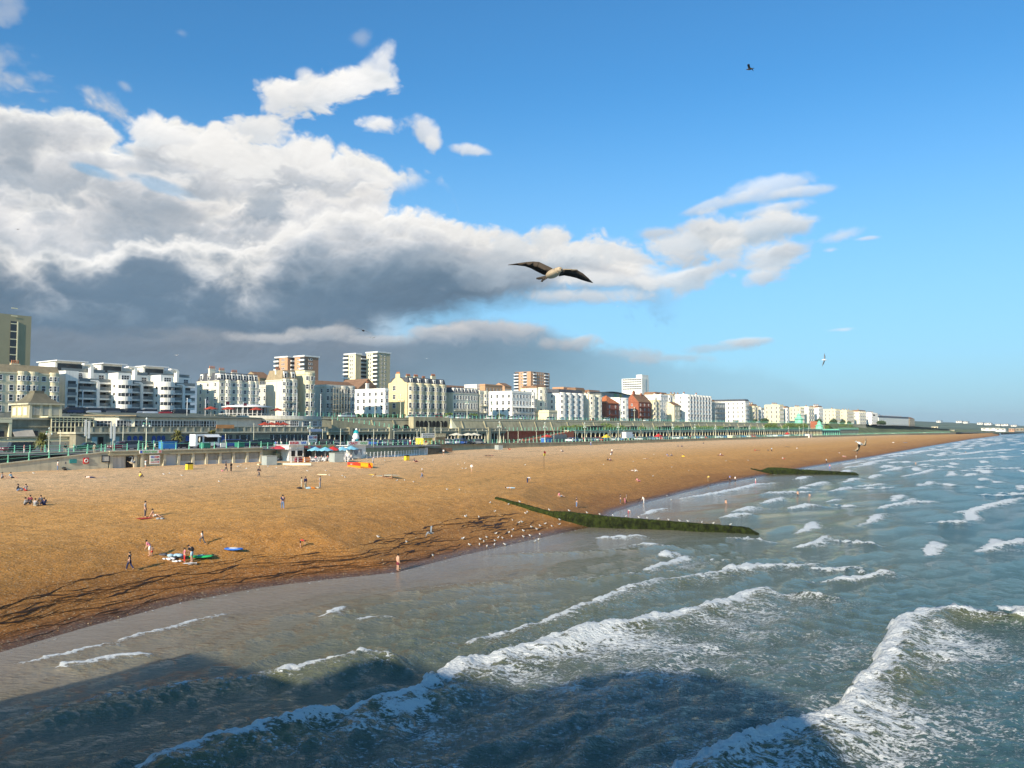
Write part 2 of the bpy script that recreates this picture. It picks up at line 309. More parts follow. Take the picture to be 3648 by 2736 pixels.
# ================================================================ THE SHAPE OF THE LAND
D2F = 1.6492
_sh = [onz(x*D2F, y*D2F, 0.0) for x, y in [(0, 1410), (200, 1352), (400, 1300), (560, 1270), (700, 1253), (858, 1237), (930, 1218), (1000, 1200), (1100, 1178), (1200, 1155), (1290, 1136), (1330, 1106), (1400, 1085), (1550, 1047), (1750, 1010), (1900, 985), (2000, 966), (2100, 949), (2160, 941.5)]]
_sh = [(-60, _sh[0][1]-2)]+_sh+[(2400, _sh[-1][1]+70), (6000, _sh[-1][1]+500), (20000, _sh[-1][1]+4000)]
SHS = np.array([a for a, b in _sh]); SHT = np.array([b for a, b in _sh])
def shore(s): return np.interp(s, SHS, SHT)
WS = np.array([-80, 150, 158, 172, 186, 220, 262, 420, 700, 1000, 1700, 2400, 20000.]); WT = np.array([144, 144, 147, 150, 166, 171, 175, 180, 182, 186, 196, 240, 5000.])
def wallt(s): return np.interp(s, WS, WT)
def promz(s): return np.interp(s, [60, 150, 260, 800, 1500], [10.0, 9.7, 8.7, 8.4, 7.5])
def beachtop(s): return np.interp(s, [0, 200, 450, 900, 1500, 2500], [7.3, 7.4, 7.5, 7.0, 4.5, 3.5])
def _h2(a, b): return np.sin(a*0.9+np.sin(b*1.3))*np.sin(b*1.1+1.7*np.sin(a*0.7))
def beachz(s, t):
    u = t-shore(s); top = beachtop(s); wt = wallt(s)-shore(s)
    z = np.where(u < 0, u*0.10, np.where(u < 22, 0.205*u*(1+0.25*np.sin(np.clip(u, 0, 22)/22*math.pi)), 4.51+(top-4.51)*(1-(1-np.clip((u-22)/np.maximum(wt-22, 5), 0, 1))**1.6)))
    z = z+np.where(u > 3, 0.07*_h2(s*0.35, t*0.6)+0.035*_h2(s*1.3+3, t*1.6), 0)*np.clip(u/8, 0, 1)
    return z+0.22*np.exp(-((u-30-3*np.sin(s*0.04))/1.6)**2)+0.16*np.exp(-((u-14-2*np.sin(s*0.06))/1.3)**2)
def groundz(s, t): return float(beachz(np.array(float(s)), np.array(float(t))))
def hit(px, py):
    """where the ray through a photo point meets the beach or the sea"""
    v = ray(px, py); k = 20.0
    while k < 4000:
        s, t = ST(v[0]*k, v[1]*k); z = CAMZ+v[2]*k
        if z <= max(0.0, groundz(s, t)): break
        k += max(0.15, k*0.002)
    return s, t, max(0.0, groundz(s, t))
GROYNES = []
# ---------------------------------------------------------------- beach
def grid_mesh(name, Sv, Tf, zf, extra=None):
    S, U = np.meshgrid(Sv, np.linspace(0, 1, Tf), indexing='ij'); return S, U
Sv = np.concatenate([np.arange(-40, 130, 0.7), np.arange(130, 400, 1.5), np.geomspace(400, 2600, 150)])
Uv = np.concatenate([np.linspace(-0.12, 0.35, 110), np.linspace(0.36, 1.0, 70)])
S, U = np.meshgrid(Sv, Uv, indexing='ij'); T0 = shore(S); T1 = wallt(S)+0.35; T = T0+(T1-T0)*U
Z = beachz(S, T)
X = S*DV[0]+T*PV[0]; Y = S*DV[1]+T*PV[1]
ni, nj = S.shape; idx = np.arange(ni*nj).reshape(ni, nj)
quads = np.stack([idx[:-1, :-1], idx[1:, :-1], idx[1:, 1:], idx[:-1, 1:]], -1).reshape(-1, 4)
me = mesh_np('beach', np.stack([X, Y, Z], -1).reshape(-1, 3), quads, True)
attr(me, 'up', (T-T0).ravel()); attr(me, 'along', S.ravel())
m, nt, b = newmat('shingle')
geo = nd(nt, 'ShaderNodeNewGeometry').outputs['Position']
up = nd(nt, 'ShaderNodeAttribute', attribute_name='up').outputs['Fac']; al = nd(nt, 'ShaderNodeAttribute', attribute_name='along').outputs['Fac']
st = nd(nt, 'ShaderNodeCombineXYZ', {0: mth(nt, 'MULTIPLY', al, 0.16), 1: up}).outputs[0]
big = nd(nt, 'ShaderNodeTexNoise', {'Vector': st, 'Scale': 0.22, 'Detail': 5, 'Roughness': 0.6}).outputs[0]
med = nd(nt, 'ShaderNodeTexNoise', {'Vector': geo, 'Scale': 0.8, 'Detail': 6, 'Roughness': 0.75}).outputs[0]
fine = nd(nt, 'ShaderNodeTexNoise', {'Vector': geo, 'Scale': 6.0, 'Detail': 5, 'Roughness': 0.85}).outputs[0]
vo = nd(nt, 'ShaderNodeTexVoronoi', {'Vector': geo, 'Scale': 10.0, 'Randomness': 1.0}); peb = nd(nt, 'ShaderNodeSeparateColor', {0: vo.outputs['Color']}).outputs[0]
u2 = mth(nt, 'ADD', up, mth(nt, 'MULTIPLY', mth(nt, 'SUBTRACT', big, 0.5), 14.0))
dry = mixc(nt, sstep(nt, u2, 24, 70), (0.76, 0.375, 0.100), (0.92, 0.57, 0.28))
dry = mixc(nt, sstep(nt, u2, 8, 26, 1, 0), dry, (0.57, 0.255, 0.058))
c = mixc(nt, sstep(nt, u2, 0, 11, 1, 0), dry, (0.34, 0.130, 0.028))
c = mixc(nt, sstep(nt, up, 0.2, 2.6, 1, 0), c, (0.15, 0.070, 0.030))
k = mth(nt, 'ADD', sstep(nt, med, 0.3, 0.7, 0.74, 1.15), sstep(nt, fine, 0.35, 0.68, -0.42, 0.40))
c2 = nd(nt, 'ShaderNodeVectorMath', {0: c}, operation='SCALE'); nt.links.new(k, c2.inputs['Scale'])
c = mixc(nt, sstep(nt, peb, 0.84, 1.0, 0, 0.38), c2.outputs[0], (0.66, 0.55, 0.36))
c = mixc(nt, sstep(nt, peb, 0.16, 0.0, 0, 0.55), c, (0.07, 0.035, 0.012))
nt.links.new(c, b.inputs['Base Color'])
nt.links.new(sstep(nt, up, 0.3, 3.0, 0.22, 0.92), b.inputs['Roughness']); b.inputs['Specular IOR Level'].default_value = 0.25
hgt = mth(nt, 'ADD', mth(nt, 'MULTIPLY', med, 0.5), mth(nt, 'MULTIPLY', fine, 0.22))
bn = nd(nt, 'ShaderNodeBump', {'Height': hgt, 'Strength': 0.9, 'Distance': 0.35}); nt.links.new(bn.outputs[0], b.inputs['Normal'])
tag(link('beach', me, m), kind='structure')

# ---------------------------------------------------------------- sea
PH = np.linspace(R(-58), R(50), 860)
rr = [16.0]
while rr[-1] < 14000: r = rr[-1]; rr.append(r+max(0.10, min(r*r/11880*1.1, r*0.0075)))
RR = np.array(rr)
P2, R2 = np.meshgrid(PH, RR, indexing='ij'); X = R2*np.sin(P2); Y = R2*np.cos(P2)
S = X*DV[0]+Y*DV[1]; T = X*PV[0]+Y*PV[1]; DR = np.gradient(RR)[None, :]+R2*0.0022
off = shore(S)-T                                   # metres out from the water's edge
H = np.zeros_like(S); calm = np.clip((off-1)/28, 0.10, 1)
wr = np.random.RandomState(5)
for i in range(26):
    lam = 2.2*1.17**i if i < 18 else wr.uniform(5, 16); th = wr.normal(0, 0.42)+0.12; amp = 0.0115*lam**0.70*(0.62 if i < 18 else 0.55)
    kx, ky = math.sin(th)*2*math.pi/lam, -math.cos(th)*2*math.pi/lam
    H += amp*np.sin(kx*S+ky*(T-0.35*shore(S))+wr.uniform(0, 6.28)+0.8*np.sin(S/37+i))*np.clip((lam/DR-2.5)/3, 0, 1)*calm
for i in range(16):                                # short sharp chop
    lam = wr.uniform(0.9, 3.6); th = wr.normal(0, 0.55)+0.15; kx, ky = math.sin(th)*2*math.pi/lam, -math.cos(th)*2*math.pi/lam
    ph = kx*S+ky*(T-0.3*shore(S))+wr.uniform(0, 6.28)+1.2*np.sin(S/11+T/7+i)
    H += 0.026*lam**0.8*(1-2*np.abs(np.sin(ph/2)))*np.clip((lam/DR-2.2)/2.5, 0, 1)*calm*(0.6+0.5*np.sin(S/9+i*2)*np.sin(T/6+i))
FO = np.zeros_like(S); FACE = np.zeros_like(S)
def vnoise(x, y, seed=0):
    xi = np.floor(x).astype(np.int64); yi = np.floor(y).astype(np.int64); fx = x-xi; fy = y-yi
    fx = fx*fx*(3-2*fx); fy = fy*fy*(3-2*fy)
    h = lambda a, b: (((a*374761393+b*668265263+seed*974711) ^ ((a*374761393+b*668265263) >> 13))*1274126177 & 0xffff)/65535.0
    return (h(xi, yi)*(1-fx)+h(xi+1, yi)*fx)*(1-fy)+(h(xi, yi+1)*(1-fx)+h(xi+1, yi+1)*fx)*fy
DR2 = np.broadcast_to(np.gradient(RR)[None, :], S.shape)
RAG = vnoise(S*1.4, T*0.8, 3)+0.5*vnoise(S*4.1, T*2.5, 4); BIGN = vnoise(S*0.16, T*0.22, 9); RAG2 = vnoise(S*0.5, T*0.33, 12)
def crest(pts, A=0.5, trail=7.0, str_=1.0, wf=0.5, wb=2.2, pix=True, lace=0.6, ends=0.12):
    """a breaking crest through photo points; foam on the crown and lace drifting behind it"""
    q = sorted(onz(x*D2F, y*D2F, 0.15) for x, y in pts) if pix else sorted(pts)
    qs = np.array([a for a, _ in q]); qt = np.array([b for _, b in q]); L = qs[-1]-qs[0]
    m_ = (S > qs[0]) & (S < qs[-1]) & (T < qt.max()+4) & (T > qt.min()-trail-6) & (R2 < 2500)
    if not m_.any(): return
    s_ = S[m_]; tc = np.interp(s_, qs, qt)+0.8*(vnoise(s_*0.35+7, s_*0, 21)-0.5)+0.5*(vnoise(s_*1.2+7, s_*0, 22)-0.5)+0.30*(vnoise(s_*3.1, s_*0, 23)-0.5)+0.22*(vnoise(s_*7.3, T[m_]*2, 24)-0.5)
    dt = tc-T[m_]; e = np.clip(np.minimum(s_-qs[0], qs[-1]-s_)/max(L*ends, 0.4), 0, 1)**0.7
    h = np.where(dt < 0, np.exp(-(dt/wf)**2), np.exp(-(dt/wb)**2)); H[m_] += A*h*e
    H[m_] += 0.34*A*(0.6*RAG[m_]+0.6*vnoise(s_*6, T[m_]*5, 33)-0.7)*np.exp(-((dt-0.3)/0.8)**2)*e
    f = np.where(dt > -0.30, np.exp(-np.clip(dt, 0, None)/(0.50+0.38*A+0.45*DR2[m_])), np.exp(-((dt+0.30)/(0.15+0.3*DR2[m_]))**2))*str_*1.25
    f = f*(0.58+0.32*vnoise(s_*3.5, T[m_]*7.0, 51)+0.95*RAG[m_]*vnoise(s_*2.2, T[m_]*5.0, 31)**0.5)
    tr = np.clip((dt+0.2)/0.5, 0, 1)*np.clip(1-dt/trail, 0, 1)**0.8*lace*(0.45+0.75*BIGN[m_])*(0.65+0.6*RAG2[m_])
    e = e*(0.62+0.7*vnoise(s_*0.9, T[m_]*1.6, 41)**0.8) if L < 30 else e; FO[m_] = np.maximum(FO[m_], np.maximum(f, tr)*e); FACE[m_] = np.maximum(FACE[m_], np.exp(-((dt-1.1*wb*0.5)/(0.7*wb))**2)*e*min(1, A*1.6))
# the large breakers (photo points on a 2212-wide copy)
crest([(1430, 1720), (1560, 1655), (1700, 1600), (1800, 1548), (1850, 1490), (1885, 1440), (1930, 1385), (1960, 1350), (2000, 1333), (2100, 1334), (2215, 1342), (2400, 1350)], A=1.0, trail=17, str_=1.25, wb=2.8, lace=0.80, ends=0.02)
crest([(300, 1659), (420, 1622), (600, 1575), (760, 1530), (900, 1492), (955, 1462)], A=0.55, trail=9, str_=0.95, lace=0.85, ends=0.05)
crest([(930, 1475), (1000, 1432), (1100, 1402), (1200, 1375), (1320, 1350), (1450, 1325), (1560, 1300), (1640, 1272), (1700, 1268), (1760, 1282)], A=0.6, trail=13, str_=1.2, lace=0.85, ends=0.06)
crest([(0, 1558), (160, 1530), (330, 1497), (500, 1466), (640, 1446), (760, 1430), (860, 1412)], A=0.42, trail=6, str_=0.42, lace=0.42)
crest([(600, 1462), (690, 1440), (790, 1425), (870, 1428)], A=0.3, trail=5, str_=0.9, lace=0.6)
crest([(900, 1392), (1000, 1380), (1110, 1352), (1220, 1320), (1330, 1288), (1430, 1256), (1560, 1235), (1640, 1215)], A=0.40, trail=6, str_=0.78, lace=0.55)
crest([(20, 1438), (160, 1408), (300, 1370), (420, 1340), (520, 1318)], A=0.16, trail=2.4, str_=0.55, lace=0.35)
crest([(120, 1440), (260, 1415), (330, 1406)], A=0.2, trail=3.0, str_=0.85, lace=0.5)
crest([(680, 1332), (710, 1318), (745, 1305)], A=0.25, trail=3, str_=1.0, lace=0.5, ends=0.3)
crest([(760, 1332), (800, 1326), (860, 1330)], A=0.1, trail=3, str_=0.6, lace=0.6, ends=0.3)
crest([(1020, 1200), (1200, 1190), (1330, 1186), (1420, 1182), (1480, 1178)], A=0.18, trail=2.5, str_=0.3, lace=0.2)
crest([(1120, 1258), (1280, 1246), (1400, 1240), (1500, 1232)], A=0.28, trail=3, str_=0.35, lace=0.2)
crest([(860, 1278), (1000, 1262), (1100, 1254)], A=0.15, trail=2, str_=0.25, lace=0.15)
for L in [[(1390, 1235), (1425, 1218), (1470, 1200), (1500, 1196)], [(1420, 1200), (1440, 1193), (1470, 1192)], [(1550, 1160), (1575, 1155), (1640, 1162)], [(1360, 1178), (1390, 1176), (1440, 1178)],
          [(1560, 1240), (1610, 1222), (1660, 1200), (1700, 1205), (1760, 1214)], [(1725, 1180), (1760, 1170), (1790, 1165), (1830, 1172), (1880, 1178)], [(1745, 1250), (1765, 1222), (1790, 1216), (1850, 1226), (1910, 1240)],
          [(1290, 1162), (1340, 1158), (1400, 1157)], [(1500, 1200), (1540, 1205), (1580, 1210)],
          [(1895, 1100), (1930, 1090), (1980, 1078), (2030, 1082)], [(2055, 1110), (2100, 1098), (2150, 1086), (2212, 1070)], [(2105, 1190), (2150, 1176), (2215, 1158)], [(2165, 1312), (2190, 1304), (2230, 1306)],
          [(1700, 1098), (1740, 1090), (1790, 1086), (1840, 1092)], [(1580, 1105), (1620, 1095), (1640, 1092)], [(1556, 1118), (1590, 1108), (1616, 1110)], [(1450, 1080), (1560, 1062), (1630, 1046), (1690, 1040)],
          [(1790, 1062), (1830, 1052), (1880, 1048), (1930, 1052)], [(1960, 1028), (2010, 1015), (2080, 1012), (2120, 1016)], [(2000, 1128), (2040, 1122), (2080, 1126)], [(1840, 1048), (1870, 1042), (1900, 1044)],
          [(1740, 1052), (1760, 1040), (1780, 1042)], [(1900, 1020), (1940, 1008), (1990, 1004), (2040, 1008)], [(1960, 1000), (2040, 992), (2140, 988), (2215, 984)], [(2090, 1066), (2140, 1060), (2212, 1066)],
          [(1780, 1186), (1850, 1192), (1900, 1196)], [(1640, 1068), (1700, 1062), (1780, 1060)], [(2090, 1012), (2140, 1008), (2212, 1010)], [(1860, 990), (1930, 980), (2010, 972), (2080, 966)], [(2040, 985), (2120, 975), (2210, 968)],
          [(2000, 1047), (2030, 1044), (2060, 1048)], [(1560, 1030), (1640, 1022), (1700, 1018)]]:
    crest(L, A=0.36, trail=7, str_=1.25, wb=1.3, wf=0.4, lace=0.7, ends=0.25)
# open-water whitecaps and shoaling lines further off, along the same swell
for i in range(700):
    s0 = wr.uniform(70, 1900)**1.0; o = wr.uniform(6, 230)*(0.5+s0/900); t0 = float(shore(s0))-o
    x, y, _ = W(s0, t0)
    if y < 95 or abs(x/y) > 0.9: continue
    L = wr.uniform(5, 20)*(1+s0/500); sl_ = wr.normal(-0.02, 0.05)
    crest([(s0+u*L, t0+sl_*u*L+0.05*L*math.sin(3*u)) for u in np.linspace(-0.5, 0.5, 5)], A=0.24, trail=4+s0/130, str_=wr.uniform(0.8, 1.5), wb=1.3+s0/400, wf=0.45+s0/800, pix=False, lace=0.7, ends=0.45)
for i in range(60):                                # little rows of surf along the distant edge
    s0 = wr.uniform(330, 1700); o = wr.uniform(1.0, 15+s0/40); L = wr.uniform(15, 60)
    crest([(s0+u*L, float(shore(s0+u*L))-o) for u in np.linspace(-0.5, 0.5, 5)], A=0.25, trail=3+s0/150, str_=1.1, pix=False, lace=0.6, wf=0.8, wb=2.0+s0/300)
edge = np.exp(-np.abs(off-0.35-0.35*np.sin(S*0.3))/0.13)*np.clip(RAG*1.2-0.20, 0, 1)*0.85; FO = np.maximum(FO, edge)
zone = np.clip((off-12)/10, 0, 1)*np.clip((78-S)/22, 0, 1)*np.clip((60-off)/15, 0, 1); zone2 = np.clip((off-26)/8, 0, 1)*np.clip((70-S)/12, 0, 1)
FO = np.maximum(FO, zone2*(0.34+0.36*BIGN)*(0.60+0.60*RAG2)); FO = np.maximum(FO, zone*0.26*(0.4+0.9*BIGN)*(0.5+0.7*RAG2))
FO = np.maximum(FO, 0.24*np.clip(BIGN*1.5-0.45, 0, 1)*np.clip((off-14)/25, 0, 1)*np.clip(1-(R2-60)/160, 0, 1)*(0.6+0.8*RAG2))
H = np.where(off < 3, np.minimum(H*np.clip(off/3, 0, 1), 0.3), H)
keep = off > -1.6
ni, nj = S.shape; idx = np.arange(ni*nj).reshape(ni, nj)
q = np.stack([idx[:-1, :-1], idx[:-1, 1:], idx[1:, 1:], idx[1:, :-1]], -1).reshape(-1, 4)[:, ::-1]
kq = keep.ravel()[q].all(1); q = q[kq]
used = np.unique(q); remap = -np.ones(ni*nj, np.int64); remap[used] = np.arange(len(used)); q = remap[q]
me = mesh_np('sea', np.stack([X, Y, H+0.012], -1).reshape(-1, 3)[used], q, True)
attr(me, 'foam', FO.ravel()[used]); attr(me, 'off', off.ravel()[used]); attr(me, 'face', FACE.ravel()[used]); attr(me, 'far', R2.ravel()[used])
m, nt, b = newmat('sea_water')
geo = nd(nt, 'ShaderNodeNewGeometry').outputs['Position']
foam = nd(nt, 'ShaderNodeAttribute', attribute_name='foam').outputs['Fac']; offn = nd(nt, 'ShaderNodeAttribute', attribute_name='off').outputs['Fac']; far = nd(nt, 'ShaderNodeAttribute', attribute_name='far').outputs['Fac']
mp = nd(nt, 'ShaderNodeMapping', {'Vector': geo, 'Rotation': (0, 0, -ROT), 'Scale': (0.62, 1.0, 0.3)}).outputs[0]
wp = nd(nt, 'ShaderNodeTexNoise', {'Vector': mp, 'Scale': 0.9, 'Detail': 4, 'Roughness': 0.6}).outputs['Color']
wv = nd(nt, 'ShaderNodeVectorMath', {0: wp, 1: (0.5, 0.5, 0.5)}, operation='SUBTRACT').outputs[0]
wv = nd(nt, 'ShaderNodeVectorMath', {0: wv, 1: (1.5, 1.5, 1.5), 2: mp}, operation='MULTIPLY_ADD').outputs[0]
v1 = nd(nt, 'ShaderNodeTexVoronoi', {'Vector': wv, 'Scale': 1.5}, feature='DISTANCE_TO_EDGE').outputs[0]
v2 = nd(nt, 'ShaderNodeTexVoronoi', {'Vector': wv, 'Scale': 4.6}, feature='DISTANCE_TO_EDGE').outputs[0]
fn = nd(nt, 'ShaderNodeTexNoise', {'Vector': mp, 'Scale': 7.0, 'Detail': 6, 'Roughness': 0.75}).outputs[0]
thr = mth(nt, 'ADD', mth(nt, 'MULTIPLY', v1, 1.35), mth(nt, 'MULTIPLY', v2, 0.9))
thr = mth(nt, 'ADD', thr, sstep(nt, fn, 0.3, 0.7, -0.02, 0.52))
al = sstep(nt, mth(nt, 'SUBTRACT', foam, thr), -0.04, 0.30)
deep = mixc(nt, sstep(nt, offn, 0, 26), (0.27, 0.22, 0.158), (0.115, 0.130, 0.086))
deep = mixc(nt, sstep(nt, offn, 20, 80), deep, (0.015, 0.085, 0.102))
cl = nd(nt, 'ShaderNodeTexNoise', {'Vector': mp, 'Scale': 0.07, 'Detail': 4}).outputs[0]
deep = mixc(nt, sstep(nt, cl, 0.5, 0.75, 0, 0.35), deep, (0.090, 0.110, 0.060))
face = nd(nt, 'ShaderNodeAttribute', attribute_name='face').outputs['Fac']
deep = mixc(nt, mth(nt, 'MULTIPLY', face, 0.75), deep, (0.135, 0.135, 0.055))
col = mixc(nt, al, deep, (0.80, 0.82, 0.80))
nt.links.new(col, b.inputs['Base Color'])
nt.links.new(mth(nt, 'MAXIMUM', mth(nt, 'MULTIPLY', al, 0.85), sstep(nt, far, 60, 900, 0.06, 0.22)), b.inputs['Roughness'])
b.inputs['IOR'].default_value = 1.33
r1 = nd(nt, 'ShaderNodeTexNoise', {'Vector': nd(nt, 'ShaderNodeMapping', {'Vector': geo, 'Rotation': (0, 0, -ROT), 'Scale': (0.55, 1.0, 1.0)}).outputs[0], 'Scale': 1.1, 'Detail': 7, 'Roughness': 0.68}).outputs[0]
r2 = nd(nt, 'ShaderNodeTexNoise', {'Vector': mp, 'Scale': 0.35, 'Detail': 3}).outputs[0]
hh = mth(nt, 'ADD', mth(nt, 'MULTIPLY', r1, sstep(nt, offn, 0, 18, 0.08, 0.55)), mth(nt, 'MULTIPLY', r2, sstep(nt, offn, 0, 40, 0.0, 0.25)))
r3 = nd(nt, 'ShaderNodeTexNoise', {'Vector': nd(nt, 'ShaderNodeMapping', {'Vector': geo, 'Rotation': (0, 0, -ROT), 'Scale': (0.45, 1.0, 1.0)}).outputs[0], 'Scale': 3.2, 'Detail': 4, 'Roughness': 0.6}).outputs[0]
hh = mth(nt, 'ADD', hh, mth(nt, 'MULTIPLY', r3, sstep(nt, offn, 0, 14, 0.04, 0.40)))
hh = mth(nt, 'ADD', hh, mth(nt, 'MULTIPLY', al, mth(nt, 'MULTIPLY', fn, 0.30)))
bn = nd(nt, 'ShaderNodeBump', {'Height': hh, 'Strength': 0.9, 'Distance': 0.8}); nt.links.new(bn.outputs[0], b.inputs['Normal'])
tag(link('sea', me, m), kind='structure')
# ================================================================ TERRAIN BEHIND THE BEACH
ROADT = 217.0; FT = 235.0; UPZ = 18.2
def pave(name, pts, m):                                   # flat sheet from (s, t, z) rows
    V = []; 
    for row in pts: V += [W(*p) for p in row]
    n = len(pts[0]); F = [(i*n+j, i*n+j+1, (i+1)*n+j+1, (i+1)*n+j) for i in range(len(pts)-1) for j in range(n-1)]
    me = bpy.data.meshes.new(name); me.from_pydata(V, [], [f[::-1] for f in F]); me.update(); return tag(link(name, me, m), kind='structure')
M = dict(
 cream=mat('cream_render', (0.80, 0.70, 0.46), 0.85, 0.10, 0.3, dirt=(0.42, 0.38, 0.28)), white=mat('white_render', (0.90, 0.86, 0.76), 0.8, 0.07, 0.3, dirt=(0.5, 0.48, 0.42)),
 offw=mat('ivory_render', (0.83, 0.76, 0.58), 0.85, 0.09, 0.3, dirt=(0.45, 0.42, 0.33)), yell=mat('yellow_render', (0.78, 0.62, 0.33), 0.85, 0.08, 0.3, dirt=(0.5, 0.4, 0.24)),
 greyr=mat('grey_render', (0.62, 0.59, 0.50), 0.85, 0.12, 0.3, dirt=(0.3, 0.3, 0.27)), glass=mat('window_glass', (0.035, 0.040, 0.045), 0.15, 0.3, 2.0, spec=0.35), frame=mat('white_frame', (0.80, 0.79, 0.76), 0.5, 0.05),
 slate=mat('slate_roof', (0.085, 0.09, 0.10), 0.75, 0.3, 1.2), tile=mat('orange_tile_roof', (0.52, 0.17, 0.06), 0.85, 0.25, 1.0), btile=mat('brown_tile_roof', (0.27, 0.15, 0.08), 0.85, 0.3, 1.0), tan=mat('tan_roof', (0.36, 0.28, 0.17), 0.85, 0.2, 0.8),
 brick=mat('red_brick', (0.38, 0.125, 0.065), 0.9, 0.25, 1.5), obrick=mat('orange_brick', (0.56, 0.32, 0.18), 0.9, 0.15, 1.0), conc=mat('weathered_concrete', (0.40, 0.36, 0.23), 0.92, 0.25, 0.25, dirt=(0.15, 0.14, 0.10)),
 lconc=mat('light_concrete', (0.58, 0.53, 0.38), 0.9, 0.2, 0.4, dirt=(0.25, 0.24, 0.19)), gconc=mat('grey_concrete', (0.38, 0.37, 0.31), 0.9, 0.15, 0.5, dirt=(0.2, 0.2, 0.18)), mint=mat('mint_paint', (0.27, 0.70, 0.47), 0.5, 0.15), dark=mat('painted_opening_shade', (0.015, 0.014, 0.013), 0.9, 0.2),  # dark entry: shade inside doorways and arches painted as near-black
 iron=mat('black_iron', (0.03, 0.03, 0.035), 0.5, 0.2), pot=mat('clay_pot', (0.52, 0.20, 0.09), 0.9, 0.2), asph=mat('asphalt', (0.055, 0.055, 0.058), 0.9, 0.2, 0.4), pavem=mat('pavement', (0.20, 0.19, 0.18), 0.9, 0.2, 0.5), polew=mat('cream_pole_paint', (0.72, 0.70, 0.52), 0.5, 0.08),
 gold=mat('buff_cladding', (0.36, 0.32, 0.20), 0.8, 0.06, 0.2), ivory=mat('ivory_panel', (0.82, 0.74, 0.48), 0.8, 0.05), beige=mat('shade_toned_cream', (0.50, 0.43, 0.28), 0.85, 0.06), blue=mat('blue_door', (0.03, 0.08, 0.30), 0.45, 0.15), greenroof=mat('green_grey_roof', (0.13, 0.15, 0.12), 0.85, 0.2),  # beige entry: cream towers' ivory with the front's shade painted in
 balc=mat('balcony_glass', (0.16, 0.18, 0.18), 0.2, 0.2, spec=0.6), grass=None, dconc=mat('dark_weathered_stone', (0.34, 0.31, 0.22), 0.92, 0.25, 0.4, dirt=(0.12, 0.11, 0.08)), droof=mat('dark_bell_roof', (0.17, 0.15, 0.10), 0.9, 0.2), dbrick=mat('shade_toned_brick', (0.38, 0.22, 0.14), 0.9, 0.1))  # dbrick: darker copy of the orange brick, front's shade put into the colour
def leafmat(name, c1, c2):
    m, nt, b = newmat(name); o = nd(nt, 'ShaderNodeTexCoord').outputs['Object']
    n = nd(nt, 'ShaderNodeTexNoise', {'Vector': o, 'Scale': 1.3, 'Detail': 4}).outputs[0]; g = nd(nt, 'ShaderNodeNewGeometry').outputs['Random Per Island']
    nt.links.new(mixc(nt, mth(nt, 'ADD', mth(nt, 'MULTIPLY', n, 0.6), mth(nt, 'MULTIPLY', g, 0.5)), c1, c2), b.inputs['Base Color']); b.inputs['Roughness'].default_value = 0.7
    b.inputs['Subsurface Weight'].default_value = 0.0; return m
M['leaf'] = leafmat('bright_foliage', (0.05, 0.10, 0.015), (0.20, 0.26, 0.05)); M['dleaf'] = leafmat('dark_foliage', (0.02, 0.045, 0.015), (0.07, 0.11, 0.03)); M['oleaf'] = leafmat('olive_foliage', (0.09, 0.10, 0.02), (0.24, 0.22, 0.06))
M['grass'] = mat('rough_grass', (0.115, 0.135, 0.045), 0.95, 0.45, 0.12)
SS = [-120, 0, 60, 100, 150, 158, 172, 186, 220, 262, 420, 700, 1000, 1500, 1750]
pave('promenade', [[(s, float(wallt(s))+0.3, float(promz(s))) for s in SS], [(s, 176.5 if s < 250 else float(wallt(s))+6, float(promz(s))) for s in SS]], M['pavem'])
pave('road', [[(s, 176.5 if s < 250 else float(wallt(s))+6, float(promz(s))-0.12) for s in SS], [(s, 204 if s < 1300 else 230, float(promz(s))-0.12) for s in SS]], M['asph'])
def uphill(s, t):
    a = max(0.0, min(1.0, (t-260)/300)); return UPZ+a*a*16*(0.7+0.3*math.sin(s/90))+max(0, (s-900)/140)*0
GS = list(np.concatenate([np.arange(-100, 1500, 40.), [1540]])); TS = [ROADT-0.1, FT, 260, 300, 350, 420, 500, 600, 800]
SE_ = s_at(3060, 199); pave('upper_town_ground', [[(s, max(t, 258.0+0.02*t) if s > SE_ else t, uphill(s, t)) for s in GS] for t in TS], M['grass'])
pave('upper_road', [[(s, t, UPZ+0.02) for s in GS] for t in (ROADT+2.2, FT-4.5)], M['asph'])
pave('upper_pavement', [[(s, t, UPZ+0.13) for s in GS] for t in (ROADT-0.05, ROADT+2.2)], M['pavem'])
pave('house_pavement', [[(s, t, UPZ+0.13) for s in GS] for t in (FT-4.5, FT+0.5)], M['pavem'])

# ================================================================ HOUSES
WM = {}
def winmesh(w, h, bars=1, far=False):
    k = (round(w, 1), round(h, 1), bars, far)
    if k in WM: return WM[k]
    w, h = k[0], k[1]; a = 0.09+0.02*far; b = MB(); d0, d1 = -0.10, 0.03
    b.box(-w/2, d0, 0, -w/2+a, d1, h).box(w/2-a, d0, 0, w/2, d1, h).box(-w/2+a, d0, h-a, w/2-a, d1, h).box(-w/2-0.06, d0-0.08, -0.1, w/2+0.06, d1, 0.0).box(-w/2+a, d0, 0, w/2-a, d1, a*0.8)
    if bars: b.box(-w/2+a, d0+0.02, h*0.52-0.04, w/2-a, d1, h*0.52+0.04)
    if bars > 1:
        for i in range(1, bars): b.box(-w/2+w*i/bars-0.04, d0+0.02, a, -w/2+w*i/bars+0.04, d1, h-a)
    if far:
        b.cur = 1; b.box(-w/2+a, -0.045, a*0.8, w/2-a, 0.0, h-a); f = b.mesh('window'); f.materials.append(M['frame']); f.materials.append(M['glass']); WM[k] = (f, None); return WM[k]
    f = b.mesh('window'); f.materials.append(M['frame'])
    p = MB().box(-w/2+a, -0.045, a*0.8, w/2-a, 0.0, h-a).mesh('pane'); p.materials.append(M['glass']); WM[k] = (f, p); return WM[k]
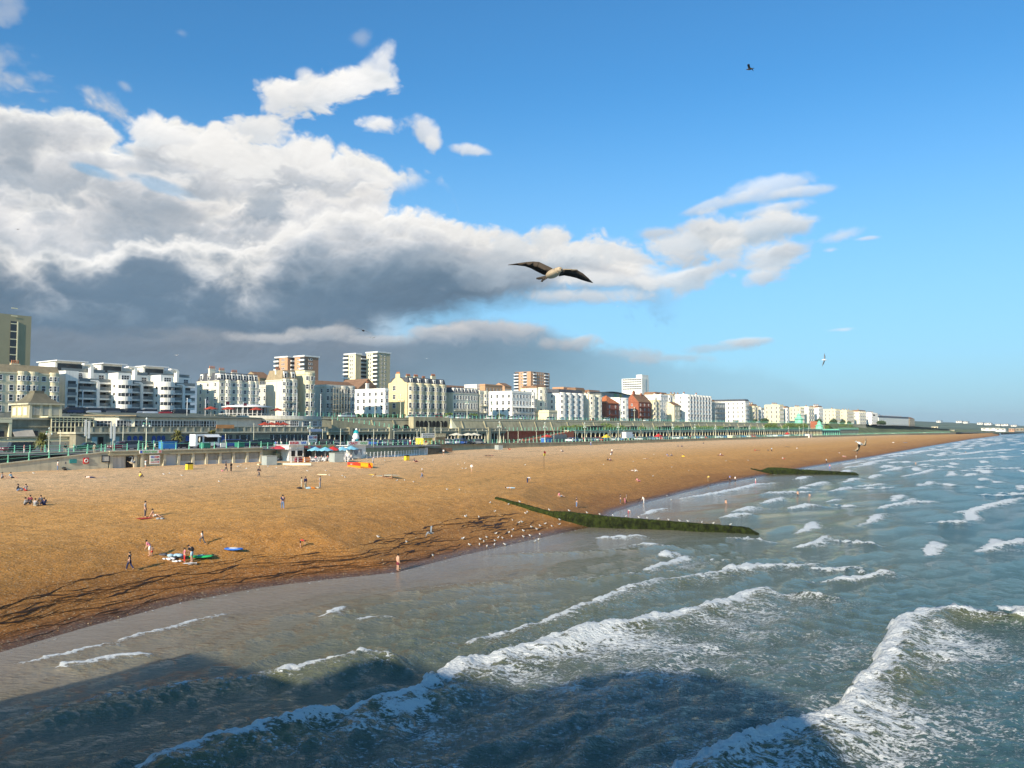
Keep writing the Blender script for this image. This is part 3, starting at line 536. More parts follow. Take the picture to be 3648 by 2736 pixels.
def window(par, x, y, z, w, h, rz=0.0, bars=1, far=False, name='window'):
    f, p = winmesh(w, h, bars, far); o = link(name, f, None, par, (x, y, z), rz)
    if p: link('pane', p, None, o)
    return o
def chimney(par, x, y, z, w=1.6, d=0.8, h=2.2, n=3, m=None):
    c = MB().box(x-w/2, y-d/2, z, x+w/2, y+d/2, z+h).box(x-w/2-0.1, y-d/2-0.1, z+h-0.25, x+w/2+0.1, y+d/2+0.1, z+h).build('chimney', m or M['white'], par)
    b = MB()
    for i in range(n): cx = x-w/2+w*(i+0.5)/n; b.lathe([(0.16, 0), (0.20, 0.1), (0.15, 0.8), (0.19, 0.9), (0, 0.9)], 6, (cx, y, z+h))
    b.build('chimney_pot', M['pot'], c)
def bow(cx, r, z0, z1, n=8, sq=0.62):
    return [(cx+r*math.cos(a), r*sq*math.sin(a)) for a in [math.pi+math.pi*i/n for i in range(n+1)]]
def house(name, label, xl, xc, xr, yt, floors=4, cols=3, wall='cream', t=FT, roof='flat', rh=2.5, rm='slate', bays=(), bayr=1.9, cant=False, side=0, far=False, chims=(), balc=(), dorm=0, z0=UPZ, cat='house', group=None, depth=None, gf=True, parapet=0.7, canopy=False, ww=1.1, bayf=0):
    s0, s1 = s_at(xc, t), s_at(xr, t); Wd = s1-s0; Hh = z_at(s0, t, yt)-z0
    D = depth or (max(9.0, min(26.0, t_at(xl, s0)-t)) if xl < xc else 12.0)
    e = empty(name, s0, t, z0, label, cat, group); wm = M[wall]; fh = Hh/floors
    MB().box(0, 0, -1.5, Wd, D, Hh).build('wall', wm, e)
    b = MB().box(-0.22, -0.22, Hh-0.35, Wd+0.0, D, Hh-0.02)
    if roof == 'flat': b.box(-0.05, -0.05, Hh-0.02, Wd, 0.25, Hh+parapet).box(-0.05, 0.25, Hh-0.02, 0.25, D, Hh+parapet)
    b.build('cornice', wm, e)
    sc = MB()
    for k in range(1, floors): sc.box(-0.06, -0.06, k*fh-0.12, Wd, 0.0-0.003, k*fh+0.02)
    sc.build('string_course', wm, e)
    cw = Wd/max(cols, 1); bset = set(bays)
    for k in range(floors):
        wh = fh*(0.62 if k == 1 else 0.55 if k < floors-1 else 0.48); zz = k*fh+fh*0.22
        for j in range(cols):
            cx = cw*(j+0.5)
            if j in bset and k < floors-bayf: 
                r = min(bayr, cw*0.46); sq = 0.62
                for an in ((-0.95, 0, 0.95) if not far else (-0.9, 0.3)):
                    px_ = cx+r*math.sin(an)*0.98; py_ = -r*sq*math.cos(an)*0.99
                    window(e, px_, py_, zz, min(ww, r*0.62), wh, an*0.85, 1, far)
            else: window(e, cx, 0, zz, min(ww, cw*0.6), wh, 0, 1, far)
        if side:
            for j in range(side): window(e, 0, D*(j+0.5)/side, zz, min(ww, D/side*0.6), wh, -math.pi/2, 1, far)
    for j in bays:
        cx = cw*(j+0.5); r = min(bayr, cw*0.46); hb = Hh-fh*bayf; b = MB()
        pts = bow(cx, r, 0, hb) if not cant else [(cx-r, 0), (cx-r*0.55, -r*0.6), (cx+r*0.55, -r*0.6), (cx+r, 0)]
        b.prism(pts, 0, hb+0.35); big = [(cx+(x-cx)*1.06, y*1.08) for x, y in pts]
        b.prism(big, hb-0.3, hb+0.05)
        for k in range(1, floors-bayf): b.prism([(cx+(x-cx)*1.03, y*1.04) for x, y in pts], k*fh-0.12, k*fh+0.04)
        b.build('bay_window', wm, e)
    if roof == 'mansard':
        i = 0.9; b = MB().add([(0, 0, Hh), (Wd, 0, Hh), (Wd, D, Hh), (0, D, Hh), (i, i, Hh+rh), (Wd-0.2, i, Hh+rh), (Wd-0.2, D-i, Hh+rh), (i, D-i, Hh+rh)], [(0, 1, 5, 4), (1, 2, 6, 5), (2, 3, 7, 6), (3, 0, 4, 7), (4, 5, 6, 7)])
        rf = b.build('roof', M[rm], e)
        for j in range(dorm):
            cx = Wd*(j+0.5)/dorm; d = MB().box(cx-0.75, 0.25, Hh+0.2, cx+0.75, 1.3, Hh+rh*0.86).build('dormer', M['white'], e); window(e, cx, 0.24, Hh+0.35, 1.1, rh*0.6, 0, 1, far)
        if dorm and side:
            for j in range(side): cy = D*(j+0.5)/side; MB().box(0.25, cy-0.75, Hh+0.2, 1.3, cy+0.75, Hh+rh*0.86).build('dormer', M['white'], e); window(e, 0.24, cy, Hh+0.35, 1.1, rh*0.6, -math.pi/2, 1, far)
    elif roof == 'gable':
        MB().add([(-0.2, -0.3, Hh), (Wd+0.2, -0.3, Hh), (Wd+0.2, D+0.3, Hh), (-0.2, D+0.3, Hh), (-0.2, D/2, Hh+rh), (Wd+0.2, D/2, Hh+rh)], [(0, 1, 5, 4), (2, 3, 4, 5), (1, 2, 5), (3, 0, 4), (3, 2, 1, 0)]).build('roof', M[rm], e)
        MB().add([(-0.21, 0, Hh), (-0.21, D, Hh), (-0.21, D/2, Hh+rh*0.96), (-0.02, 0, Hh), (-0.02, D, Hh), (-0.02, D/2, Hh+rh*0.96)], [(0, 2, 1), (0, 1, 4, 3), (1, 2, 5, 4), (2, 0, 3, 5)]).build('gable_wall', wm, e)
    elif roof == 'fgable':
        MB().add([(-0.3, -0.3, Hh), (Wd+0.3, -0.3, Hh), (Wd+0.3, D, Hh), (-0.3, D, Hh), (Wd/2, -0.3, Hh+rh), (Wd/2, D, Hh+rh)], [(0, 4, 5, 3), (1, 2, 5, 4), (0, 1, 4), (2, 3, 5), (3, 2, 1, 0)]).build('roof', M[rm], e)
    elif roof == 'hip':
        MB().add([(-0.4, -0.4, Hh), (Wd+0.4, -0.4, Hh), (Wd+0.4, D+0.4, Hh), (-0.4, D+0.4, Hh), (Wd*0.45, D*0.4, Hh+rh), (Wd*0.55, D*0.6, Hh+rh)], [(0, 1, 4), (1, 2, 5, 4), (2, 3, 5), (3, 0, 4, 5), (3, 2, 1, 0)]).build('roof', M[rm], e)
    for cx, w_, h_ in chims: chimney(e, Wd*cx, D*0.45, Hh+(rh*0.55 if roof != 'flat' else 0), w_, 0.8, h_, max(2, int(w_/0.45)), wm)
    for k in balc:
        zz = k*fh; MB().box(0.1, -1.25, zz-0.1, Wd, -0.07, zz+0.03).build('balcony', wm, e); rb = MB().box(0.1, -1.25, zz+0.95, Wd, -1.19, zz+1.0)
        n = max(4, int(Wd/0.5))
        for i in range(n+1): x = 0.12+(Wd-0.24)*i/n; rb.box(x-0.02, -1.24, zz+0.03, x+0.02, -1.2, zz+0.95)
        rb.build('railing', M['iron'], e)
    if canopy: 
        zz = 2*fh-0.25; MB().add([(0, -1.5, zz-0.35), (Wd, -1.5, zz-0.35), (Wd, -0.08, zz+0.2), (0, -0.08, zz+0.2), (0, -1.5, zz-0.43), (Wd, -1.5, zz-0.43), (Wd, -0.08, zz+0.12), (0, -0.08, zz+0.12)], [(0, 1, 2, 3), (7, 6, 5, 4), (4, 5, 1, 0), (5, 6, 2, 1), (3, 2, 6, 7), (7, 4, 0, 3)]).build('canopy', M['white'], e)
    if gf and not far:
        for j in range(cols):
            if j not in bset: MB().box(cw*(j+0.5)-0.5, -0.14, -0.05, cw*(j+0.5)+0.5, -0.02, fh*0.7).build('door', M['iron'] if j % 2 else M['slate'], e); break
    return e, Wd, D, Hh
H = house
# ---- west end
H('terrace_hotel', 'cream Victorian terrace with stacked white bays at the left edge, west of the white flats', -160, -150, 207, 1316, 4, 9, 'cream', t=230, roof='mansard', rh=2.0, rm='tan', bays=(5, 6, 8), bayr=2.3, dorm=0, chims=((0.6, 2, 1.4),))
# white modern flats
def flats():
    t0 = FT; s0 = s_at(216, t0); e = empty('apartment_block', s0, t0, UPZ, 'white modernist seafront flats with bowed balconies, portholes and curled fins', 'apartment block')
    X = lambda r: s_at(r*0.3737, t0)-s0
    def Z(r, y, yy=0.0): s = s_at(r*0.3737, t0+yy); return z_at(s, t0+yy, 1080+y*0.3737)-UPZ
    xe = X(1850); mod = [(X(590), X(1045)), (X(1045), X(1450)), (X(1450), X(1850))]
    top = Z(700, 650); low = Z(940, 748)
    MB().box(0, 2.2, -1.5, xe, 20, top).build('wall', M['white'], e)
    lv = [0.2+i*(low-0.4)/4 for i in range(5)]
    fh = (low-0.4)/4
    # west stair tower with loggias
    xa, xb = X(590), X(712); MB().box(xa, -1.5, -1, xb, 2.2, top).build('stair_tower', M['white'], e)
    for k in range(4):
        z = lv[k]+0.5; w = (xb-xa)*0.62; o = MB().box((xa+xb)/2-w/2, -1.56, z, (xa+xb)/2+w/2, -1.51, z+fh*0.78).build('loggia_window', M['glass'], e)
        MB().box((xa+xb)/2-w/2-0.15, -1.95, z-0.2, (xa+xb)/2+w/2+0.15, -1.52, z-0.02).build('balcony', M['white'], e); MB().box((xa+xb)/2-w/2-0.1, -1.95, z, (xa+xb)/2+w/2+0.1, -1.9, z+0.9).build('balcony_glass', M['balc'], e)
    window(e, X(758), 2.2, lv[4]+0.4, 3.0, 2.2, 0, 3)
    for mi, (m0, m1) in enumerate(mod):
        x0 = m0+(X(712)-X(590)+0.8 if mi == 0 else (m1-m0)*0.30)
        # balcony bays
        for k in range(4):
            z = lv[k]; MB().box(x0, -0.6, z+fh-0.50, m1-0.15, 2.2, z+fh-0.02).build('balcony', M['white'], e)
            MB().box(x0+0.1, 2.12, z+0.15, m1-0.2, 2.19, z+fh-0.45).build('glazing', M['glass'], e)
            n = max(3, int((m1-x0)/2.2)); mm = MB().box(-0.05, 2.04, 0.15, 0.05, 2.11, fh-0.45).mesh('mullion'); mm.materials.append(M['frame'])
            for i in range(1, n): link('mullion', mm, None, e, (x0+(m1-x0)*i/n, 0, z))
            MB().box(x0+0.05, -0.58, z+0.02+(fh if k < 3 else fh), m1-0.2, -0.53, z+0.95+fh).build('balcony_glass', M['balc'], e)
        # upper windows
        n = 3 if mi == 0 else 3
        for i in range(n): window(e, x0+(m1-x0)*(0.16+0.66*i/(n-1)), 2.2, lv[4]+0.75, 1.6, 1.5, 0, 2)
        # curled fins
        for (fx, yy, zt, wd) in (((0.52), -1.0, low+0.35, 0.85), ((0.40), 0.6, top+2.5, 0.8)):
            xx = x0+(m1-x0)*fx; b = MB(); zz0 = 0 if yy < 0 else low
            prof = [(xx, zz0), (xx+wd, zz0), (xx+wd, zt-1.0)]+[(xx+wd-1.0+1.0*math.cos(a), zt-1.0+1.0*math.sin(a)) for a in np.linspace(0.2, math.pi/2, 5)]+[(xx-1.9, zt), (xx-1.9, zt-0.42)]+[(xx-0.6+0.6*math.cos(a), zt-1.0+0.58*math.sin(a)) for a in np.linspace(math.pi/2, 0.1, 4)]
            b.yprism(prof, yy, 2.15); b.build('curled_fin', M['white'], e)
        MB().tube((x0+0.9, -0.75, 0), (x0+0.9, -0.75, 3*fh+0.1), 0.16).build('column', M['frame'], e)
        if mi:
            # protruding block with portholes and bowed front
            bx0, bx1 = m0, m0+(m1-m0)*0.29; MB().box(bx0, -4.2, -1, bx1, 2.2, top+0.05).build('block', M['white'], e)
            for k in range(4):
                z = lv[k]+fh*0.55; MB().lathe([(0, 0), (0.42, 0)], 14).tube((0, 0, 0), (0, 0, 0.06), 0.42, n=14).build('porthole', M['glass'], e, (bx0-0.07, -2.2, z)).rotation_euler = (0, math.pi/2, 0)
            cx = (bx0+bx1)/2+0.2; r = (bx1-bx0)*0.56
            for k in range(5):
                z = lv[k] if k < 4 else lv[4]
                pts = [(cx+r*math.cos(a), -4.2+r*0.75*math.sin(a)) for a in np.linspace(math.pi, 2*math.pi, 11)]
                MB().prism(pts, z-0.75 if k else -0.5, z+0.55 if k < 4 else z+0.7).build('bow_balcony', M['white'], e)
                if k < 4:
                    p2 = [(cx+(x-cx)*0.90, -4.2+(y+4.2)*0.90) for x, y in pts]; MB().prism(p2, z+0.55, z+fh-0.75).build('bow_window', M['glass'], e)
                    mm = MB().tube((0, 0, 0.55), (0, 0, fh-0.75), 0.07, n=4).mesh('mullion'); mm.materials.append(M['frame'])
                    for x, y in p2[::2]: link('mullion', mm, None, e, (x, y-0.02, z))
            window(e, cx, -4.2, lv[4]+0.85, 2.4, 1.3, 0, 3)
        # penthouse
        p0, p1 = m0+(0.5 if mi == 0 else 0.2), m0+(m1-m0)*(0.62 if mi == 0 else 0.5)
        MB().box(p0, 6.0, top, p1, 16, top+3.0).build('penthouse', M['white'], e); MB().box(p0+0.6, 5.93, top+0.5, p1-0.2, 5.99, top+2.5).build('glazing', M['glass'], e)
        MB().box(p0-0.6, 3.6, top+3.0, p1+0.4, 16.3, top+3.25).build('roof_slab', M['frame'], e)
        MB().box(p1, 8.0, top, m1-0.5, 15, top+2.3).build('penthouse', M['greyr'], e); MB().box(p0+0.2, 2.6, top+0.05, m1-0.3, 2.66, top+1.0).build('balcony_glass', M['balc'], e)
flats()
H('mansard_hotel', 'cream hotel with slate mansard and three tall chimneys, east of the white flats', 700, 779, 920, 1355, 5, 7, 'offw', roof='mansard', rh=2.7, bays=(1, 3, 5, 6), bayr=1.7, cant=True, side=3, dorm=7, chims=((0.06, 2.2, 2.6), (0.3, 2.2, 2.2), (0.62, 2.2, 1.8)))
H('back_house', 'low beige house set back in the side street behind the cream hotel', 925, 950, 985, 1376, 4, 2, 'greyr', t=262, side=3, group=None)
H('gabled_guesthouse', 'cream guesthouse with tan mansard roof and two bays, west of the round tower', 950, 1003, 1057, 1352, 5, 2, 'offw', t=232, roof='mansard', rh=3.4, rm='tan', bays=(0, 1), bayr=1.9, cant=True, side=0, dorm=2, balc=(1, 2), chims=((0.2, 2.0, 1.6),))
# round-fronted tower house
e, Wd, D, Hh = H('tower_house', 'tall cream house with a round-fronted corner tower, beside the scaffolded building', 1060, 1084, 1119, 1330, 5, 1, 'cream', t=232, bays=(0,), bayr=3.2, balc=(1,), parapet=1.1)
e, Wd, D, Hh = H('scaffolded_terrace', 'pale grey bow-fronted terrace wrapped in scaffolding and iron balconies', 1122, 1160, 1262, 1376, 4, 4, 'greyr', bays=(0, 2, 3), bayr=1.9, side=2, balc=(1,))
sc = empty('scaffolding', s_at(1166, FT), FT, UPZ, 'metal pole scaffolding standing against the pale grey bow-fronted terrace', 'scaffolding')
b = MB(); Wd2 = s_at(1225, FT)-s_at(1166, FT)
for i in range(7):
    x = Wd2*i/6
    for y in (-3.2, -2.1): b.tube((x, y, 0.1), (x, y, Hh*0.97), 0.05, n=4)
for k in range(6):
    z = 1+k*(Hh*0.92-1)/5
    for y in (-3.2, -2.1): b.tube((0, y, z), (Wd2, y, z), 0.05, n=4)
b.build('pole', M['lconc'], sc); b = MB()
for k in range(1, 6): z = 1+k*(Hh*0.92-1)/5; b.box(0, -3.15, z, Wd2, -2.15, z+0.05)
b.build('plank_deck', M['tan'], sc)
# chapel roof behind
s0, s1 = s_at(1140, 300), s_at(1275, 300); e = empty('chapel', s0, 300, UPZ, 'brown stone chapel with a long slate roof and pointed gable behind the scaffolded terrace', 'chapel')
z1 = z_at(s0, 300, 1378)-UPZ; z2 = z_at(s0, 300, 1352)-UPZ; Wc = s1-s0
MB().box(0, 0, -1, Wc, 14, z1).build('wall', M['tan'], e); MB().add([(-3, -.5, z1), (Wc, -.5, z1), (Wc, 14, z1), (-3, 14, z1), (-1, 7, z2), (Wc, 7, z2)], [(0, 1, 5, 4), (2, 3, 4, 5), (1, 2, 5), (3, 0, 4), (3, 2, 1, 0)]).build('roof', M['btile'], e)
MB().yprism([(Wc-1, -1), (Wc+13, -1), (Wc+13, z1), (Wc+6, z2+1.8), (Wc-1, z1)], -1, 16).build('gable_end', mat('brown_stone', (0.26, 0.15, 0.09), 0.9, 0.25), e)
MB().yprism([(Wc+4, z1*0.72), (Wc+8, z1*0.72), (Wc+8, z1*0.9), (Wc+6, z1*1.02), (Wc+4, z1*0.9)], -1.08, -1.01).build('arched_window', M['dark'], e)
H('square_terrace', 'white three-storey terrace turned to face west across the hedge, before the yellow house', 1258, 1371, 1384, 1389, 4, 1, 'white', t=FT, side=7, depth=24, balc=(), chims=((0.3, 1.2, 3.0),), ww=1.3)
# yellow house with shaped gable
e, Wd, D, Hh = H('yellow_corner_house', 'large pale yellow end house with a shaped gable, bow fronts and slate dormers', 1385, 1452, 1588, 1366, 4, 5, 'cream', roof='mansard', rh=2.7, bays=(0, 1, 2, 3, 4), bayr=2.1, bayf=0, dorm=5, balc=(1,), chims=((0.22, 2.6, 2.0), (0.42, 2.6, 2.0), (0.62, 2.0, 1.6), (0.88, 2.6, 2.8)))
prof = [(0, -1), (D, -1), (D, Hh+0.3), (D*0.84, Hh+0.7), (D*0.72, Hh+1.9), (D*0.62, Hh+2.5), (D*0.62, Hh+4.2), (D*0.40, Hh+4.2), (D*0.40, Hh+2.5), (D*0.28, Hh+1.9), (D*0.16, Hh+0.7), (0, Hh+0.3)]
MB().xprism(prof, -0.35, -0.02).build('gable_wall', M['yell'], e)
for k, zz in ((0, 1.0), (1, 4.6), (2, 8.4), (3, 12.2)):
    window(e, -0.35, D*0.68, Hh*(0.06+0.25*k), 1.7, Hh*0.14, -math.pi/2, 2)
MB().xprism([(D*0.42, 0.3), (D*0.46, 0.3), (D*0.46, Hh*0.72), (D*0.98, Hh*0.72), (D*0.98, Hh*0.74), (D*0.42, Hh*0.74)], -0.48, -0.36).build('pilaster', M['yell'], e)
b = MB()
for i in range(5): b.lathe([(0.16, 0), (0.2, .1), (.15, .8), (0, .8)], 6, (-0.15, D*(0.43+0.036*i), Hh+4.2))
b.build('chimney_pot', M['pot'], e)
H('slate_topped_terrace', 'cream flat-fronted terrace with slate mansard and long iron balcony', 1590, 1614, 1703, 1398, 3, 9, 'offw', roof='mansard', rh=2.4, dorm=7, balc=(1,), side=0)
H('bow_house', 'cream bow-fronted house with stacked balconies beyond the slate-topped terrace', 1704, 1709, 1738, 1396, 4, 2, 'offw', bays=(1,), bayr=2.6, balc=(1, 2), side=0)
H('white_corner_hotel', 'broad white corner hotel with covered veranda and round bow end', 1741, 1824, 1905, 1397, 4, 7, 'white', side=4, balc=(1,), canopy=True, bays=(6,), bayr=3.2, ww=1.3)
H('domed_bow_house', 'ivory house with one tall bow and a flat slate roof, behind the round bow end', 1855, 1912, 1950, 1382, 5, 1, 'offw', t=238, bays=(0,), bayr=3.5, roof='mansard', rh=1.3, rm='btile', balc=(1,), side=2, gf=False)
H('low_shop', 'low cream building with a curved shopfront between the ivory bow house and white bayed terrace', 1950, 1955, 1985, 1466, 1, 1, 'cream', t=228, far=True, gf=False)
H('white_bay_terrace', 'white four-bay terrace with dark skylight roof, east of the ivory bow house', 1946, 1992, 2078, 1400, 5, 4, 'white', bays=(0, 1, 2, 3), bayr=2.4, roof='mansard', rh=2.2, side=1, far=True)
H('twin_bay_house', 'ivory twin-bay house with dark first-floor balcony, left of the orange-roofed brick house', 2079, 2096, 2143, 1408, 5, 2, 'offw', bays=(0, 1), bayr=2.8, balc=(1,), side=1, far=True, chims=((0.3, 2, 1.5),))
H('brick_house', 'red brick house with a bright orange hipped roof and white balconies', 2146, 2160, 2204, 1436, 3, 2, 'brick', roof='hip', rh=4.6, rm='tile', side=1, balc=(1, 2), far=True)
H('grey_bow_house', 'narrow grey-white bow-fronted house between the two brick houses', 2204, 2208, 2238, 1420, 4, 1, 'white', bays=(0,), bayr=3.6, far=True, group=None)
H('tudor_house', 'brown brick mansion with timbered gables, tall chimney and white balconies', 2240, 2275, 2318, 1432, 4, 3, 'brick', roof='gable', rh=5.0, rm='btile', side=1, balc=(1, 2, 3), far=True, chims=((0.1, 2.4, 3.5), (0.7, 1.8, 2.5)))
H('peach_bay_house', 'small peach-cream house with two bays beside the brown brick mansion', 2318, 2325, 2352, 1427, 4, 2, 'cream', bays=(0, 1), bayr=2.2, far=True)
H('tall_white_terrace', 'tall white stuccoed terrace stepping above the peach house', 2290, 2354, 2397, 1409, 5, 5, 'white', t=240, bays=(3,), side=2, far=True, chims=((0.2, 2, 1.5), (0.7, 2, 1.5)))
H('gable_cottage', 'cream house with a brown pitched roof end-on, west of the round-bayed hotel', 2398, 2402, 2424, 1444, 3, 2, 'cream', roof='gable', rh=2.5, rm='btile', far=True)
H('tan_back_block', 'tan block with many chimneys behind the gabled cottage', 2380, 2400, 2440, 1412, 3, 3, 'greyr', t=275, roof='mansard', rh=2.0, rm='tan', far=True, chims=((0.2, 2, 1.5), (0.5, 2, 1.5), (0.8, 2, 1.5)))
H('round_bay_hotel', 'white hotel front of eight tall rounded bays above a glazed veranda', 2422, 2448, 2533, 1408, 6, 8, 'white', bays=(0, 1, 2, 3, 4, 5, 6, 7), bayr=2.8, balc=(1,), canopy=True, side=1, far=True, cat='hotel', chims=((0.1, 2, 1.6), (0.6, 2, 1.6)))
H('veranda_house', 'low tan house with dark glazed verandas beside the eight-bayed hotel', 2534, 2545, 2584, 1436, 4, 4, 'greyr', balc=(1, 2, 3), far=True, chims=((0.2, 2, 1.6),))
H('grand_white_hotel', 'big white hotel with a blank west side and iron balconies at its corner', 2560, 2655, 2670, 1429, 5, 2, 'white', t=233, side=7, depth=27, balc=(1, 2, 3, 4), roof='mansard', rh=1.6, far=True, cat='hotel')
far = [('cream_annexe', 'cream annexe with dark doorway just east of the big white hotel', 2672, 2680, 2699, 1447, 4, 2, 'cream'), ('low_white_villa', 'low white villa behind bushes in the gap after the cream annexe', 2700, 2708, 2722, 1462, 3, 3, 'white'),
 ('peach_mansion', 'broad peach-cream mansion with a corner chimney and long west side', 2724, 2775, 2790, 1444, 4, 4, 'cream'), ('white_shop_house', 'white house with a dark shopfront, east of the peach mansion', 2791, 2800, 2812, 1454, 4, 2, 'white'),
 ('wide_cream_terrace', 'wide cream terrace with a flat parapet, in the middle of the far row', 2813, 2850, 2864, 1453, 4, 6, 'cream'), ('veranda_terrace', 'cream terrace with green verandas and a raised centre', 2866, 2880, 2899, 1451, 4, 5, 'offw'),
 ('square_corner_house', 'pale corner house just before the lift tower', 2901, 2915, 2931, 1452, 4, 4, 'white'), ('arched_cream_house', 'cream house with arched ground floor behind round bushes', 2934, 2975, 2994, 1459, 4, 8, 'cream'),
 ('pink_roof_terrace', 'cream terrace with a pinkish roof line east of the lift tower', 2996, 3015, 3040, 1463, 4, 10, 'cream'), ('long_ivory_terrace', 'long ivory terrace with repeated bays near the far end', 3042, 3060, 3086, 1466, 4, 14, 'offw'),
 ('last_white_terrace', 'white terrace that ends the sunlit row, before the shaded crescent', 3088, 3104, 3124, 1472, 4, 14, 'white')]
for i, (n, l, a, b_, c_, y, f, co, wl) in enumerate(far):
    H(n, l, a, b_, c_, y, f, min(co, 8), wl, side=3 if b_-a > 20 else 1, far=True, bays=tuple(range(0, min(co, 8), 2)) if i % 2 else tuple(range(min(co, 8))), bayr=3.0, roof='mansard' if i % 3 == 0 else 'flat', rh=1.8, rm='btile', chims=((0.1, 2, 1.6), (0.5, 2, 1.6), (0.9, 2, 1.6)) if i % 2 == 0 else ((0.4, 3, 1.4),))
for i, (a, b_, c_, y, wl) in enumerate(((2436, 2450, 2500, 1426, 'cream'), (2502, 2530, 2570, 1430, 'offw'), (2572, 2590, 2640, 1440, 'white'), (2655, 2680, 2700, 1452, 'cream'), (2690, 2712, 2740, 1455, 'offw'), (2760, 2790, 2820, 1455, 'white'), (2812, 2838, 2868, 1457, 'cream'), (2862, 2890, 2925, 1459, 'offw'), (2925, 2945, 2990, 1464, 'white'), (2985, 3010, 3050, 1468, 'cream'), (3040, 3070, 3110, 1472, 'offw'), (3096, 3108, 3128, 1474, 'white'))):
    H('back_row_house', '%s pale house from the left in the second row behind the eastern terraces' % ORD[i], a, b_, c_, y, 4, 4, wl, t=258, side=3, far=True, roof='mansard' if i % 2 else 'flat', rh=1.6, rm='btile', group='second row houses', chims=((0.3, 2, 1.6), (0.8, 2, 1.6)), depth=16, gf=False)
# shaded crescent at the far end
e, Wd, D, Hh = H('shaded_crescent', 'long pale terrace in blue shade at the far end, dark roofs and chimneys', 3126, 3130, 3237, 1487, 4, 40, 'white', t=300, roof='mansard', rh=3.0, far=True, chims=tuple((0.05+0.1*i, 3, 2.0) for i in range(9)), depth=14)
H('end_house', 'tan end house closing the shaded crescent', 3232, 3240, 3258, 1492, 4, 6, 'tan', t=300, roof='gable', rh=3.5, rm='btile', far=True, depth=14)

# ================================================================ TOWERS AND HILL BEHIND
def tower(name, label, xl, xc, xr, yt, t, fl, front, side_, cap, wcolf, wcols, cat='tower block', balcf=(), balcs=(), ww_=1.3, depth=None):
    s0, s1 = s_at(xc, t), s_at(xr, t); Wd = s1-s0; z0 = uphill(s0, t)-1; Hh = z_at(s0, t, yt)-z0; D = depth or t_at(xl, s0)-t
    e = empty(name, s0, t, z0, label, cat); MB().box(0, 0, -1, Wd, D, Hh).build('wall', M[front], e)
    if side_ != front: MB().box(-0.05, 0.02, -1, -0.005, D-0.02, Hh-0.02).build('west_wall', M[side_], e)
    if cap: MB().box(-0.6, -0.6, Hh, Wd+0.6, D+0.6, Hh+0.9).build('roof_slab', M['frame'], e)
    fh = 2.85; n = int(Hh/fh); vis = range(max(0, n-fl), n)
    for k in vis:
        z = Hh-(n-k)*fh+0.6
        for c in wcolf: window(e, Wd*c, 0, z, 1.3, 1.4, 0, 1, True)
        for c in wcols: window(e, -0.05, D*c, z, ww_, 1.4+0.2*(ww_ > 2), -math.pi/2, 1, True)
        for c, w in balcf: MB().box(Wd*c-w/2, -0.9, z-0.6, Wd*c+w/2, 0, z+0.5).build('balcony', M['frame'], e); MB().box(Wd*c-w/2+.1, -0.06, z+0.5, Wd*c+w/2-.1, -0.005, z+1.9).build('glazing', M['glass'], e)
        for c, w in balcs: MB().box(-0.95, D*c-w/2, z-0.6, -0.06, D*c+w/2, z+0.5).build('balcony', M['frame'], e); MB().box(-0.12, D*c-w/2+.1, z+0.5, -0.055, D*c+w/2-.1, z+1.9).build('glazing', M['glass'], e)
    return e, Wd, D, Hh
e, Wd, D, Hh = tower('buff_tower', 'plain buff tower with one dark vertical window strip, at the left edge', -120, -110, 101, 1106, 330, 0, 'gold', 'gold', False, (), (), depth=20)
xs = s_at(38, 330)-s_at(-110, 330)
MB().box(xs-1.1, -0.25, 4, xs+1.1, -0.01, Hh-2.5).build('window_strip', M['glass'], e); b = MB().box(xs+1.1, -0.4, 4, xs+1.5, -0.01, Hh-2.5)
for k in range(13): b.box(xs-1.1, -0.32, 6+k*2.9, xs+1.1, -0.26, 6.35+k*2.9)
b.build('mullion', M['ivory'], e)
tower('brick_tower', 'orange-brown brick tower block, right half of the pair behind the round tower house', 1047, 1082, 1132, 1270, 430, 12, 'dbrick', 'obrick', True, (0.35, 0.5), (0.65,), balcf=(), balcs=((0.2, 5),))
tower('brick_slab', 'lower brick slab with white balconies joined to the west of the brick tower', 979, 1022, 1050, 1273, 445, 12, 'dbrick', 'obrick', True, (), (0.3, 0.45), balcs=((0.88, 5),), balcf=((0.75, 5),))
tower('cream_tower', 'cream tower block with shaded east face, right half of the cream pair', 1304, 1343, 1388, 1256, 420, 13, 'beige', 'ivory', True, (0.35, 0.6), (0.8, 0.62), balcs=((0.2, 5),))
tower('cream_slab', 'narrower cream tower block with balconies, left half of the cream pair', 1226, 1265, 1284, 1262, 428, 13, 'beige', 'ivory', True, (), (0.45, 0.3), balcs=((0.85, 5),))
s0 = s_at(1283, 437); e = empty('link_block', s0, 437, 20, 'recessed white balcony stack linking the two cream tower blocks', 'tower block'); Hh = z_at(s0, 437, 1266)-20; Wd = s_at(1310, 437)-s0
MB().box(0, 0, -1, Wd, 8, Hh).build('wall', M['beige'], e)
for k in range(14): z = Hh-3-k*2.85; MB().box(0, -0.9, z, Wd, -0.02, z+1.2).build('balcony', M['frame'], e); MB().box(0.2, -0.05, z+1.2, Wd-.2, -0.01, z+2.6).build('glazing', M['glass'], e)
tower('orange_tower', 'orange brick tower block with white balconies near the middle of the skyline', 1835, 1891, 1958, 1323, 420, 9, 'obrick', 'obrick', False, (0.12, 0.3, 0.42, 0.54, 0.66), (0.25, 0.45, 0.6), balcf=((0.2, 4), (0.82, 6)), balcs=((0.9, 5), (0.35, 4)))
e, Wd, D, Hh = tower('hospital_tower', 'white slab tower with a grid of dark windows and a taller stair end', 2216, 2288, 2302, 1347, 470, 5, 'white', 'white', False, (), tuple(0.06+0.085*i for i in range(11)), ww_=2.3)
